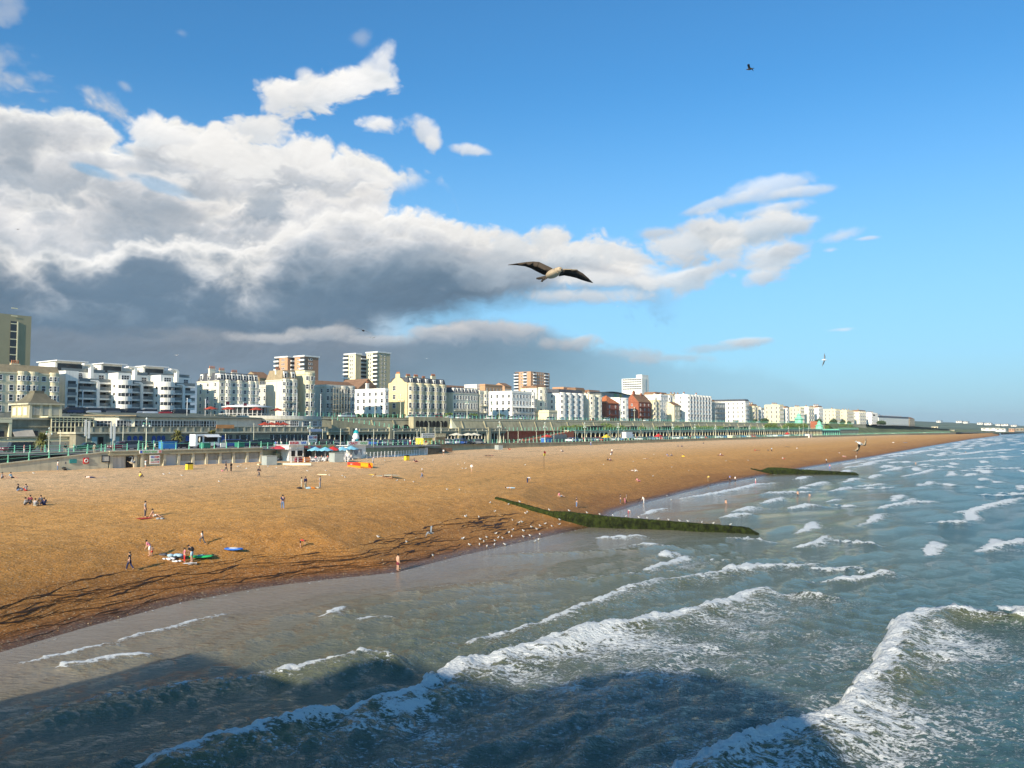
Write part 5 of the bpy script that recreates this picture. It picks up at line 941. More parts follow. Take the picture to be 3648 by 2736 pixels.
# ruined arches in the wall
s0 = s_at(1412, 210.0); e = empty('blind_arches', s0, 209.6, 13.4, 'small dark stone arches in the retaining wall above the colonnade', 'arches')
for i, px in enumerate((1412, 1446)):
    x = s_at(px, 209.6)-s0; MB().yprism([(x-2, 0)]+[(x+2.0*math.cos(a), 2.3*math.sin(a)) for a in np.linspace(math.pi, 0, 9)]+[(x+2, 0)], -0.35, 0.2).build('low_arch', M['dark'], e)
xa = s_at(1478, 209.6)-s0; xb = s_at(1592, 209.6)-s0; MB().box(xa-1, -0.3, 0, xb+1, 2.2, 5.2).build('arch_wall', M['conc'], e)
for i in range(8):
    x = xa+(xb-xa)*(i+0.5)/8; r = (xb-xa)/8*0.44; MB().yprism([(x-r, 1.4)]+[(x+r*math.cos(a), 2.7+r*1.1*math.sin(a)) for a in np.linspace(math.pi, 0, 8)]+[(x+r, 1.4)], -0.4, -0.31).build('arch_recess', M['dark'], e)
MB().add([(xb+1, -2.0, 0), (xb+5, -2.0, 0), (xb+2.2, -0.1, 5.0), (xb+1, 1, 0), (xb+5, 1, 0)], [(0, 1, 2), (1, 4, 2), (3, 0, 2), (4, 3, 2), (0, 3, 4, 1)]).build('pointed_buttress', M['ivory'], e)
# ---------------------------------------------------------------- colonnade
TC = 200.0; sa, sb = s_at(1168, TC), s_at(1800, TC); L = sb-sa; e = empty('colonnade', sa, TC, 0, 'grey classical colonnade with round columns and parapet below the retaining wall', 'colonnade')
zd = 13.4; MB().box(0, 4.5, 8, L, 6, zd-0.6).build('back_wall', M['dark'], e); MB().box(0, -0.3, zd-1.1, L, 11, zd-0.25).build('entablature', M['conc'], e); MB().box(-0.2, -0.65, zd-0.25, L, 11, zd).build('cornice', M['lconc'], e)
MB().box(0, -0.35, zd, L, -0.1, zd+0.75).build('parapet', M['conc'], e); MB().box(0, -0.45, zd+0.75, L, 0.0, zd+0.9).build('coping', M['gconc'], e)
n = 46; cm = MB().lathe([(0.42, 0), (0.42, 0.25), (0.30, 0.35), (0.25, 3.3), (0.36, 3.45), (0.36, 3.6)], 10).mesh('column'); cm.materials.append(M['lconc'])
for i in range(n):
    x = L*(i+0.5)/n; z0 = float(promz(sa+x))-0.15
    if i % 9 == 4: MB().box(x-0.7, -0.75, z0, x+0.7, 0.6, zd+1.2).build('pylon', M['conc'], e)
    else:
        o = link('column', cm, None, e, (x, 0.15, z0)); o.scale = (1, 1, (zd-1.1-z0)/3.6)
    if i % 2 == 0: MB().box(x-0.18, -0.5, zd, x+0.18, -0.36, zd+0.75).build('parapet_pier', M['lconc'], e)
for px, w in ((1215, 3), (1400, 6), (1430, 5), (1660, 5), (1510, 6)): MB().box(s_at(px, TC)-sa-w/2, 4.3, 9.5, s_at(px, TC)-sa+w/2, 4.45, 11.8).build('shop_window', M['balc'], e)
# brick bays with crossing ramps
sa, sb = s_at(1800, TC), s_at(2022, TC); L = sb-sa; e = empty('brick_ramp_block', sa, TC, 0, 'dark red brick terrace block with crossing mint-railed ramps', 'building')
MB().box(0.05, 1.5, 8, L, 10, zd-0.3).build('brick_wall', M['brick'], e); MB().box(0.05, -0.2, zd-0.3, L, 10, zd).build('deck_edge', M['conc'], e)
b = MB().add([(L*0.03, -3.4, 8.2), (L, -3.4, zd-0.3), (L, 1.45, zd-0.3), (L*0.03, 1.45, 8.2), (L*0.03, -3.4, 7.6), (L, -3.4, 7.6), (L, 1.45, 7.6), (L*0.03, 1.45, 7.6)], [(0, 1, 2, 3), (4, 5, 1, 0), (5, 6, 2, 1), (7, 4, 0, 3), (6, 7, 3, 2)]).build('ramp', M['brick'], e)
for i, px in enumerate((1972, 1986, 1999, 2012)): x = s_at(px, TC-3.4)-sa; MB().yprism([(x-1.6, 8.4), (x+1.6, 8.4), (x+1.6, 10.6)]+[(x+1.6*math.cos(a), 10.6+1.2*math.sin(a)) for a in np.linspace(0.3, 2.84, 5)]+[(x-1.6, 10.6)], -3.55, -3.42).build('shop_window', M['balc'], e)
fence([(sa, TC-0.05), (sb, TC-0.05)], lambda s: zd+0.02, 'mint railing along the deck above the dark red brick block', 2.7, 1.15, rails=2)
fence([(sa+L*0.04, TC-3.3), (sb, TC-3.3)], lambda s: float(np.interp(s, [sa+L*0.03, sb], [8.25, zd-0.25])), 'mint railing climbing the brick ramp', 2.7, 1.15, rails=2)
# ---------------------------------------------------------------- long arcade
TA = 197.5; sa, sb = s_at(2024, TA), s_at(2928, TA); pitch = 4.0; n = int((sb-sa)/pitch); e = empty('arcade', sa, TA, 0, 'long cast-iron arcade of cream arches with mint deck railing', 'arcade')
zb = lambda s: float(promz(s))-0.13
def archmesh():
    b = MB(); w = pitch; H_ = zd-8.35; sp = H_*0.5; r = w/2-0.16
    pts = [(r*math.cos(a), sp+1.55*math.sin(a)**0.9) for a in np.linspace(math.pi, 0, 11)]
    for y0, y1 in ((0, 0.3),):
        for i in range(10):
            (xa_, za), (xb_, zb_) = pts[i], pts[i+1]
            b.add([(xa_, y0, za), (xb_, y0, zb_), (xb_, y0, H_-0.45), (xa_, y0, H_-0.45), (xa_, y1, za), (xb_, y1, zb_), (xb_, y1, H_-0.45), (xa_, y1, H_-0.45)], [(0, 1, 2, 3), (7, 6, 5, 4), (4, 5, 1, 0)])
    b.box(-w/2, 0, 0, -r, 0.3, H_-0.45); b.box(r, 0, 0, w/2-0.005, 0.3, H_-0.45).box(-w/2-0.05, -0.12, 0, -r+0.05, -0.005, 0.9)
    return b.mesh('arch')
am = archmesh(); am.materials.append(M['ivory'])
for i in range(n): link('arch', am, None, e, (pitch*(i+0.5), 0, 8.3))
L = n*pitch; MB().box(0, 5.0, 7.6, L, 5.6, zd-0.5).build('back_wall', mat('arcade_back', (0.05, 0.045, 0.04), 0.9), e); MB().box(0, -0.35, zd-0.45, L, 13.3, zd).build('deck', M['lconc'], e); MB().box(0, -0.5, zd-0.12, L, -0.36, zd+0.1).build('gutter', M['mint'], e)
fence([(sa, TA-0.3), (sa+L, TA-0.3)], lambda s: zd+0.05, 'mint railing along the deck of the cream arcade', 2.7, 1.15, rails=3)
# lift tower with mint platform
sl_ = s_at(2942, 197); e = empty('lift_tower', sl_, 199, 8, 'mint-green domed cliff lift tower and platform building at the east end of the arcade', 'lift tower')
Lp = s_at(2985, 199)-sl_; MB().box(-8, 0, 0.2, Lp, 10, 3.9).build('ground_floor', M['gconc'], e); MB().box(-9, -1.5, 3.9, Lp+2, 11, 5.0).build('platform', M['mint'], e)
for i in range(9): MB().box(-8+(Lp+8)*i/8-0.2, -1.2, 0, -8+(Lp+8)*i/8+0.2, -0.8, 3.9).build('column', M['mint'], e)
MB().box(-3, 4, 5, 3, 10, 12).build('shaft', M['brick'], e); MB().lathe([(3.2, 5), (2.8, 8), (3.6, 8.2), (1.6, 9.4), (1.4, 10.6), (2.0, 10.8), (0.3, 12.2), (0, 13.4)], 8, (-5, 2.2, 0), sm=False).build('kiosk_roof', M['mint'], e)
MB().lathe([(3.4, UPZ-8), (3.4, UPZ-4.6), (4.6, UPZ-4.4), (2.0, UPZ-2.6), (1.7, UPZ-1.2), (2.3, UPZ-1.0), (0.3, UPZ+0.6), (0, UPZ+1.8)], 8, (-2, 20, 0), sm=False).build('upper_pavilion', M['mint'], e)
sd, s2 = s_at(2985, 199), s_at(3057, 199); e = empty('terrace_deck', sd+0.5, 199, 0, 'mint-railed concrete terrace deck east of the lift tower', 'terrace'); MB().box(0, 0, 7, s2-sd, 13, 12.9).build('wall', M['conc'], e); MB().box(-0.1, -0.4, 12.9, s2-sd, 13, 13.4).build('deck', M['mint'], e)
fence([(sd+1, 199.2), (s2, 199.2)], lambda s: 13.4, 'mint railing on the terrace deck east of the lift tower', 3, 1.1, rails=2)
# ---------------------------------------------------------------- far shore: slopes, low buildings, marina, downs
def bumpmesh(name, s0, s1, t0, t1, hf, ns, nt_, m, label=None, cat=None, kind=None):
    Sg, Tg = np.meshgrid(np.linspace(s0, s1, ns), np.linspace(t0, t1, nt_), indexing='ij'); Zg = hf(Sg, Tg); X_ = Sg*DV[0]+Tg*PV[0]; Y_ = Sg*DV[1]+Tg*PV[1]; id_ = np.arange(ns*nt_).reshape(ns, nt_)
    q = np.stack([id_[:-1, :-1], id_[1:, :-1], id_[1:, 1:], id_[:-1, 1:]], -1).reshape(-1, 4); o = link(name, mesh_np(name, np.stack([X_, Y_, Zg], -1).reshape(-1, 3), q, True), m); return tag(o, label, cat, None, kind)
M['slope'] = mat('green_slope', (0.15, 0.175, 0.07), 0.95, 0.5, 0.08); M['down'] = mat('far_down', (0.10, 0.14, 0.07), 0.95, 0.5, 0.004)
sE = s_at(3060, 199)
bumpmesh('grass_bank', sE-60, 1900, 196, 262, lambda s, t: 7.3+np.clip((t-199-6*np.clip((s-sE)/300, 0, 1))/(14+14*np.clip((s-sE)/200, 0, 1)), 0, 1)*np.interp(s, [sE-60, sE+100, 1250, 1500, 1900], [10.9, 10.9, 9.5, 6.0, 3])+0.5*_h2(s*0.05, t*0.1), 120, 30, M['slope'], kind='structure')
pave('far_promenade', [[(1000, 185, 7.2), (1500, 193, 5.5), (1800, 200, 4.8)], [(1000, 205, 7.2), (1500, 214, 5.6), (1800, 230, 5.0)]], M['tan'])
def farhill(s, t): return 3+np.clip((s-1500)/2600, 0, 1)**0.8*58*np.clip((t-320+0.02*s)/700, 0, 1)**0.6*(0.8+0.2*np.sin(s/700+t/900)+0.05*np.sin(s/170)*np.sin(t/130))*np.clip(1.35-s/9500, 0.3, 1)
bumpmesh('hills', 1500, 9000, 255, 3300, farhill, 120, 60, M['down'], kind='structure')
bumpmesh('coastal_flat', 1480, 4200, 200, 420, lambda s, t: 3.0+1.5*np.clip((t-200)/150, 0, 1)+0*s, 30, 8, M['grass'], kind='structure')
def farbox(name, label, cat, px0, px1, py0, py1, s_, m, depth=25, roofm=None, group=None):
    t0 = t_at(px1, s_); t1 = t_at(px0, s_); x, y, _ = W(s_, t0); z1 = z_at(s_, t0, py0); z0 = z_at(s_, t0, py1)
    e = empty(name, s_, t0, z0, label, cat, group); w = t1-t0; h = z1-z0; MB().box(0, 0, -2, depth, w, h).build('wall', m, e); MB().box(-1, -1, h, depth+1, w+1, h+0.8).build('roof', roofm or M['gconc'], e)
    k = max(2, int(w/12))
    for i in range(k): MB().box(-0.4, w*(i+0.25)/k, h*0.35, -0.02, w*(i+0.75)/k, h*0.7).build('window', M['glass'], e)
    return e
farbox('marina_block', 'long white marina building on the far shore, its east end taller', 'building', 3494, 3560, 1525, 1532, 2300, M['white']); farbox('marina_hall', 'white boxy marina building with the tallest end at the far right', 'building', 3545, 3580, 1527, 1535, 2200, M['white'])
farbox('beach_station', 'low cream building at the back of the far beach', 'building', 3376, 3398, 1533, 1542, 1500, M['cream'], 14); farbox('white_sheds', 'row of low white sheds left of the cream building on the far beach', 'shed', 3350, 3374, 1536, 1541, 1480, M['white'], 12); farbox('pink_building', 'pinkish building cluster east of the marina at the right edge', 'building', 3592, 3612, 1527, 1536, 2500, M['obrick'], 30); farbox('far_flats', 'tan flats at the extreme right of the far shore', 'building', 3616, 3645, 1526, 1536, 2700, M['tan'], 30)
farbox('viaduct', 'pale arched building part way up the far green slope', 'building', 3318, 3340, 1520, 1527, 1700, M['cream'], 12)
for i, (a, b_, y0, y1) in enumerate(((3405, 3425, 1500, 1505), (3430, 3446, 1502, 1507), (3480, 3500, 1506, 1511), (3506, 3530, 1507, 1513), (3545, 3562, 1511, 1516), (3566, 3590, 1511, 1516), (3335, 3350, 1499, 1504), (3600, 3620, 1514, 1518))):
    farbox('hill_terrace', 'small pale row of houses on the far downs, %s from the left' % ORD[(1, 2, 3, 4, 5, 6, 0, 7)[i]] if i != 6 else 'leftmost small pale row of houses on the far downs', 'houses', a, b_, y0, y1, 4200, M['white'], 60, M['btile'], 'houses on the far downs')
strip_wall('marina_breakwater', [(1760, 260), (2500, 245), (3200, 60)], lambda s: 0, lambda s: 6.5, 8, M['gconc'], 'long low grey marina wall at the end of the beach', 'sea wall')
# ================================================================ GROYNES
def gtop(s, t, f): return max(groundz(s, t)+0.25+0.3*min(1, f*6), float(np.interp(f, [0, .3, .45, .7, .95, 1], [2.2, 2.1, 1.65, 1.25, .85, -.1]))*min(1, f*6)) if f < .96 else .85-(f-.96)*22
def groyne(a, b_, ztop, label, width=1.5):
    """wall between (s,t) a (beach end) and b (sea end); ztop = heights along it"""
    m = MATS.get('groyne_stone')
    if not m:
        m, nt, bs = newmat('groyne_stone'); MATS['groyne_stone'] = m; geo = nd(nt, 'ShaderNodeNewGeometry'); p = geo.outputs['Position']
        n = nd(nt, 'ShaderNodeTexNoise', {'Vector': p, 'Scale': 1.6, 'Detail': 6, 'Roughness': 0.7}).outputs[0]; n2 = nd(nt, 'ShaderNodeTexNoise', {'Vector': p, 'Scale': 4.5, 'Detail': 5, 'Roughness': 0.8}).outputs[0]
        z = nd(nt, 'ShaderNodeSeparateXYZ', {0: p}).outputs[2]
        c = mixc(nt, mth(nt, 'ADD', sstep(nt, n, 0.38, 0.62, 0, 0.8), sstep(nt, z, 0.8, 2.2, 0, 0.5)), (0.006, 0.008, 0.003), (0.032, 0.044, 0.008))
        c = mixc(nt, mth(nt, 'MULTIPLY', sstep(nt, n2, 0.58, 0.70), sstep(nt, z, 0.4, 2.5, 0.25, 1)), c, (0.19, 0.19, 0.05))
        c = mixc(nt, mth(nt, 'MULTIPLY', sstep(nt, n2, 0.50, 0.35), 0.8), c, (0.012, 0.014, 0.008)); c = mixc(nt, sstep(nt, z, 3.9, 5.2), c, (0.33, 0.28, 0.16))
        nt.links.new(c, bs.inputs['Base Color']); bs.inputs['Roughness'].default_value = 0.9; bs.inputs['Specular IOR Level'].default_value = 0.1
        nt.links.new(nd(nt, 'ShaderNodeBump', {'Height': n2, 'Strength': 0.7, 'Distance': 0.14}).outputs[0], bs.inputs['Normal'])
    N = 160; V = []; L = math.hypot(b_[0]-a[0], b_[1]-a[1]); dx, dy = (b_[0]-a[0])/L, (b_[1]-a[1])/L; nx, ny = -dy, dx
    prof = [(-width*0.62, -99), (-width*0.55, 0.2), (-width*0.36, 0.88), (-width*0.26, 1.0), (width*0.15, 1.0), (width*0.3, 0.9), (width*0.5, -99)]
    for i in range(N+1):
        f = i/N; s = a[0]+(b_[0]-a[0])*f; t = a[1]+(b_[1]-a[1])*f; zt = gtop(s, t, f); base = max(-0.2, groundz(s, t)-0.4)
        for k, (o, h) in enumerate(prof):
            j = rnd.uniform(-0.05, 0.05); z = -1.5 if h == -99 else base+(zt-base)*h+rnd.uniform(-0.035, 0.035)
            V.append((s+nx*(o+j)-a[0], t+ny*(o+j)-a[1], z))
    n = len(prof); F = [(i*n+k, (i+1)*n+k, (i+1)*n+k+1, i*n+k+1) for i in range(N) for k in range(n-1)]+[tuple(range(n-1, -1, -1)), tuple(N*n+k for k in range(n))]
    e = empty('groyne', a[0], a[1], 0, label, 'groyne', 'groynes'); o = MB().add(V, F).build('wall', m, e)
    return e
g0 = hit(1767, 1777); g1 = onz(2704, 1890, 0.4)
groyne(g0[:2], g1, [(0, g0[2]+0.25), (0.12, 3.75), (0.25, 2.55), (0.40, 1.75), (0.62, 1.25), (0.9, 0.85), (0.97, 0.6), (1, 0.0)], 'long algae-green concrete groyne running from the shingle into the sea, nearest one', 1.35)
h0 = hit(2674, 1671); h1 = onz(3062, 1688, 0.4)
groyne(h0[:2], h1, [(0, h0[2]+0.3), (0.15, 3.4), (0.3, 2.2), (0.5, 1.5), (0.9, 0.9), (1, 0.0)], 'second dark green groyne further along the beach, ending in surf', 1.6)

# ================================================================ SEAWEED on the tide lines
V = []; F = []
def weed(s0, s1, u0, drift, w, seed):
    r = random.Random(seed); n = max(6, int((s1-s0)/0.28)); b0 = len(V); ph = [r.uniform(0, 6.3) for _ in range(4)]
    for i in range(n+1):
        s = s0+(s1-s0)*i/n; u = u0+drift*(s-s0)+0.42*math.sin(s*0.33+ph[0])+0.20*math.sin(s*0.95+ph[1])+0.09*math.sin(s*2.7+ph[2])+r.uniform(-.03, .03)
        gate = 0.5+0.5*math.sin(s*0.9+ph[2]*2+math.sin(s*0.37)*3); ww = w*(0.10+1.25*max(0, gate-0.12)*abs(math.sin(s*0.55+ph[3])*math.sin(s*0.19+ph[1])))*r.uniform(0.5, 1.3)*min(1, 6*i/n, 6*(1-i/n)+0.02); t = float(shore(s))+u
        for k in (-1, 0, 1): z = groundz(s, t+k*ww)+(0.012 if k else 0.03+0.12*ww); V.append(W(s, t+k*ww, z+(0.02)))
    for i in range(n):
        for k in (0, 1): q = b0+i*3+k; F.append((q, q+3, q+4, q+1))
for i in range(46): a = rnd.uniform(14, 55); weed(a, a+rnd.uniform(6, 26), rnd.choice([1.4, 2.2, 3.0, 3.9, 4.6, 5.4, 6.3, 7.2])+rnd.uniform(-.4, .4), rnd.uniform(-.03, .03), rnd.uniform(0.05, 0.20), i)
for i in range(46): a = rnd.uniform(62, 92); weed(a, a+rnd.uniform(3, 12), rnd.uniform(1.6, 9.5), rnd.uniform(-.05, .05), rnd.uniform(0.07, 0.26), 100+i)
for i in range(9): a = rnd.uniform(80, 90); weed(a, a+rnd.uniform(4, 8), rnd.uniform(5, 8.5), rnd.uniform(-.05, .05), rnd.uniform(0.25, 0.5), 200+i)
for i in range(16): a = rnd.uniform(125, 260); weed(a, a+rnd.uniform(8, 30), rnd.uniform(0.6, 3.0), rnd.uniform(-.02, .02), rnd.uniform(0.06, 0.16), 300+i)
for i in range(40): a = rnd.uniform(120, 330); weed(a, a+rnd.uniform(5, 14), rnd.uniform(45, 75), rnd.uniform(-.08, .08), rnd.uniform(0.08, 0.18), 400+i)
me = bpy.data.meshes.new('seaweed'); me.from_pydata(V, [], F); me.update(); me.polygons.foreach_set('use_smooth', [True]*len(me.polygons))
tag(link('seaweed', me, mat('dark_seaweed', (0.050, 0.022, 0.006), 0.7, 0.4, 3.0)), 'dark brown seaweed lying in wavy tide lines along the wet shingle', kind='stuff')
# stones that stand out of the shingle near the camera
V = []; F = []; 
for i in range(5000):
    s = 16+90*rnd.random()**1.6; u = rnd.uniform(0.3, 62); t = float(shore(s))+u; r = rnd.uniform(0.025, 0.06)*(1+0.3*(s > 60)); z = groundz(s, t)+r*0.3; c = W(s, t, z); b0 = len(V); a = rnd.uniform(0, 3)
    for k in range(4): V.append((c[0]+r*1.3*math.cos(a+k*1.57), c[1]+r*math.sin(a+k*1.57), c[2]))
    V.append((c[0], c[1], c[2]+r*0.8)); F += [(b0+k, b0+(k+1) % 4, b0+4) for k in range(4)]
me = bpy.data.meshes.new('pebbles'); me.from_pydata(V, [], F); me.update()
m, nt, bs = newmat('pebble_stone'); ri = nd(nt, 'ShaderNodeNewGeometry').outputs['Random Per Island']
cr = nd(nt, 'ShaderNodeValToRGB', {0: ri}); cr.color_ramp.elements[0].color = (0.10, 0.05, 0.02, 1); cr.color_ramp.elements[1].color = (0.70, 0.58, 0.36, 1); e_ = cr.color_ramp.elements.new(0.5); e_.color = (0.42, 0.22, 0.07, 1)
nt.links.new(cr.outputs[0], bs.inputs['Base Color']); bs.inputs['Roughness'].default_value = 0.7
tag(link('pebbles', me, m), 'loose larger pebbles scattered over the orange shingle', kind='stuff')

# ================================================================ PEOPLE
POSE = {}
def skin_mesh(name, verts, edges, radii, sub=1):
    me = bpy.data.meshes.new(name); me.from_pydata(verts, edges, []); o = bpy.data.objects.new('tmp_skin', me); COL.objects.link(o)
    md = o.modifiers.new('skin', 'SKIN'); md.use_smooth_shade = True
    for i, r in enumerate(radii):
        sv = me.skin_vertices[0].data[i]; sv.radius = (r, r) if not isinstance(r, tuple) else r; sv.use_root = (i == 0)
    if sub: o.modifiers.new('sub', 'SUBSURF').levels = sub
    dg = bpy.context.evaluated_depsgraph_get(); m2 = bpy.data.meshes.new_from_object(o.evaluated_get(dg)); bpy.data.objects.remove(o); bpy.data.meshes.remove(me); m2.name = name; m2.materials.clear(); m2.materials.append(None)
    m2.polygons.foreach_set('use_smooth', [True]*len(m2.polygons)); return m2
def J(pose):
    """joints of a 1.75 m figure facing +x; y is left"""
    P = dict(pel=(0, 0, .95), wai=(0, 0, 1.10), che=(0, 0, 1.30), nek=(0, 0, 1.48), hed=(0.015, 0, 1.60), top=(0.02, 0, 1.70), shL=(0, .18, 1.41), shR=(0, -.18, 1.41), elL=(-.02, .24, 1.14), elR=(-.02, -.24, 1.14), haL=(.06, .25, .90), haR=(.06, -.25, .90),
             hiL=(0, .09, .90), hiR=(0, -.09, .90), knL=(.01, .10, .49), knR=(.01, -.10, .49), anL=(-.02, .10, .08), anR=(-.02, -.10, .08), toL=(.14, .11, .03), toR=(.14, -.11, .03))
    def sh(keys, dx=0, dy=0, dz=0):
        for k in keys: x, y, z = P[k]; P[k] = (x+dx, y+dy, z+dz)
    up = ['wai', 'che', 'nek', 'hed', 'top', 'shL', 'shR', 'elL', 'elR', 'haL', 'haR']
    if pose == 'walk': P.update(knL=(.20, .10, .50), anL=(.28, .10, .09), toL=(.43, .11, .05), knR=(-.05, -.10, .49), anR=(-.34, -.10, .16), toR=(-.22, -.11, .04), elL=(-.14, .23, 1.16), haL=(-.10, .24, .93), elR=(.08, -.23, 1.16), haR=(.22, -.22, .98)); sh(up, .03)
    if pose == 'run': P.update(knL=(.36, .10, .66), anL=(.20, .10, .32), toL=(.34, .11, .26), knR=(-.10, -.10, .52), anR=(-.38, -.10, .16), toR=(-.28, -.11, .04), elL=(-.20, .23, 1.22), haL=(.02, .24, 1.12), elR=(.16, -.23, 1.20), haR=(.34, -.20, 1.32)); sh(up, .06)
    if pose == 'arms': P.update(elL=(.18, .26, 1.30), haL=(.24, .08, 1.52), elR=(.18, -.26, 1.30), haR=(.24, -.08, 1.52))
    if pose == 'bend': P.update(wai=(.12, 0, 1.04), che=(.34, 0, 1.08), nek=(.52, 0, 1.02), hed=(.62, 0, .96), top=(.71, 0, .90), shL=(.44, .17, 1.05), shR=(.44, -.17, 1.05), elL=(.50, .2, .78), elR=(.52, -.2, .80), haL=(.52, .12, .52), haR=(.56, -.12, .50))
    if pose == 'lean': P.update(wai=(.05, 0, 1.09), che=(.16, 0, 1.26), nek=(.27, 0, 1.41), hed=(.36, 0, 1.49), top=(.43, 0, 1.56), shL=(.22, .18, 1.35), shR=(.22, -.18, 1.35), elL=(.24, .23, 1.07), elR=(.26, -.23, 1.08), haL=(.36, .2, .86), haR=(.40, -.18, .90))
    if pose == 'sit':
        for k in P: x, y, z = P[k]; P[k] = (x, y, z-.83)
        P.update(hiL=(0, .10, .10), hiR=(0, -.10, .10), knL=(.34, .16, .40), knR=(.36, -.14, .42), anL=(.55, .14, .08), anR=(.60, -.12, .08), toL=(.72, .15, .05), toR=(.76, -.12, .05), elL=(.12, .24, .38), elR=(.12, -.24, .38), haL=(.32, .16, .40), haR=(.33, -.16, .44)); sh(['che', 'nek', 'hed', 'top', 'shL', 'shR'], .06)
    if pose == 'sitback':
        for k in P: x, y, z = P[k]; P[k] = (x, y, z-.83)
        P.update(hiL=(0, .10, .10), hiR=(0, -.10, .10), knL=(.42, .13, .14), knR=(.38, -.13, .34), anL=(.82, .14, .08), anR=(.62, -.12, .08), toL=(.88, .15, .16), toR=(.78, -.12, .05), elL=(-.30, .26, .28), elR=(-.30, -.26, .28), haL=(-.42, .26, .06), haR=(-.42, -.26, .06)); sh(['wai'], -.06); sh(['che', 'nek', 'hed', 'top', 'shL', 'shR'], -.16)
    if pose == 'lie': P = {k: (z-.9, y, .13+x*0.6) for k, (x, y, z) in P.items()}; P.update(haL=(-.05, .36, .06), haR=(.0, -.30, .06), toL=(-.84, .12, .17), toR=(-.84, -.12, .17), hed=(.74, 0, .20), top=(.84, 0, .24))
    if pose == 'crouch':
        sh(list(P), 0, 0, -.55); P.update(knL=(.34, .16, .46), knR=(.30, -.16, .12), anL=(.16, .14, .08), anR=(-.10, -.12, .10), toL=(.30, .14, .03), toR=(.02, -.12, .04)); sh(['che'], .14, 0, -.05); sh(['nek', 'hed', 'top', 'shL', 'shR'], .28, 0, -.12); P.update(elL=(.34, .22, .62), elR=(.34, -.22, .62), haL=(.48, .12, .36), haR=(.50, -.12, .34))
    return P
def build_pose(pose):
    if pose in POSE: return POSE[pose]
    P = J(pose); K = list(P); R_ = dict(pel=.125, wai=.115, che=.135, nek=.052, hed=.088, top=.07, shL=.068, shR=.068, elL=.042, elR=.042, haL=.03, haR=.03, hiL=.088, hiR=.088, knL=.058, knR=.058, anL=.040, anR=.040, toL=.034, toR=.034)
    E = [('pel', 'wai'), ('wai', 'che'), ('che', 'nek'), ('nek', 'hed'), ('hed', 'top'), ('che', 'shL'), ('che', 'shR'), ('shL', 'elL'), ('elL', 'haL'), ('shR', 'elR'), ('elR', 'haR'), ('pel', 'hiL'), ('pel', 'hiR'), ('hiL', 'knL'), ('knL', 'anL'), ('anL', 'toL'), ('hiR', 'knR'), ('knR', 'anR'), ('anR', 'toR')]
    vs = [P[k] for k in K]; es = [(K.index(a), K.index(b_)) for a, b_ in E]; rs = [R_[k] for k in K]
    for side in 'LR':                                   # a palm and five unequal fingers
        h = Vector(P['ha'+side]); d = (h-Vector(P['el'+side])).normalized(); u = d.orthogonal().normalized(); pi_ = len(vs); vs.append(tuple(h+d*.07)); rs.append(.030); es.append((K.index('ha'+side), pi_))
        for k, ln in enumerate((.065, .08, .085, .075)): vs.append(tuple(h+d*(.09+ln)+u*(k-1.5)*.024)); rs.append(.0095); es.append((pi_, len(vs)-1))
        vs.append(tuple(h+d*.07+u*.07)); rs.append(.011); es.append((K.index('ha'+side), len(vs)-1))
    hd = Vector(P['hed']); fx = Vector((0, 0, 1)) if pose == 'lie' else Vector((1, 0, 0))
    vs.append(tuple(hd+fx*.115)); rs.append(.014); es.append((K.index('hed'), len(vs)-1))
    body = skin_mesh('body', vs, es, rs)
    def part(name, keys, edges, inf, cut={}):
        Q = {k: P[k] for k in keys}
        for k, (o, f) in cut.items(): Q[k] = tuple(Vector(P[k]).lerp(Vector(P[o]), f))
        kk = list(Q); return skin_mesh(name, [Q[k] for k in kk], [(kk.index(a), kk.index(b_)) for a, b_ in edges], [R_[k]+inf for k in kk])
    UE = [('pel', 'wai'), ('wai', 'che'), ('che', 'shL'), ('che', 'shR'), ('shL', 'elL'), ('shR', 'elR')]
    top = part('shirt', ['pel', 'wai', 'che', 'shL', 'shR', 'elL', 'elR'], UE, .020, {'elL': ('shL', .25), 'elR': ('shR', .25)})
    coat = part('jacket', ['pel', 'wai', 'che', 'shL', 'shR', 'elL', 'elR', 'haL', 'haR'], UE+[('elL', 'haL'), ('elR', 'haR')], .032, {'haL': ('elL', .15), 'haR': ('elR', .15)})
    LE = [('wai', 'pel'), ('pel', 'hiL'), ('pel', 'hiR'), ('hiL', 'knL'), ('hiR', 'knR')]
    tr = part('trousers', ['wai', 'pel', 'hiL', 'hiR', 'knL', 'knR', 'anL', 'anR'], LE+[('knL', 'anL'), ('knR', 'anR')], .024, {'wai': ('pel', .4)})
    so_ = part('shorts', ['wai', 'pel', 'hiL', 'hiR', 'knL', 'knR'], LE, .028, {'wai': ('pel', .4), 'knL': ('hiL', .2), 'knR': ('hiR', .2)})
    c = Vector(P['hed']).lerp(Vector(P['top']), .55)-fx*.022; hair = MB().ball(tuple(c), .112, 10, (1, .95, 1.0)).mesh('hair'); hair.materials.append(None)
    tall = MB().ball(tuple(c), .115, 10).ball(tuple(Vector(P['nek'])-fx*.06), .10, 8, (.7, 1, 1.3)).mesh('hair'); tall.materials.append(None)
    POSE[pose] = dict(body=body, shirt=top, jacket=coat, trousers=tr, shorts=so_, hair=hair, longhair=tall); return POSE[pose]
SKIN = mat('skin', (0.62, 0.36, 0.24), 0.6, 0.08); HAIR = mat('dark_hair', (0.025, 0.018, 0.012), 0.6); CAPS = {}
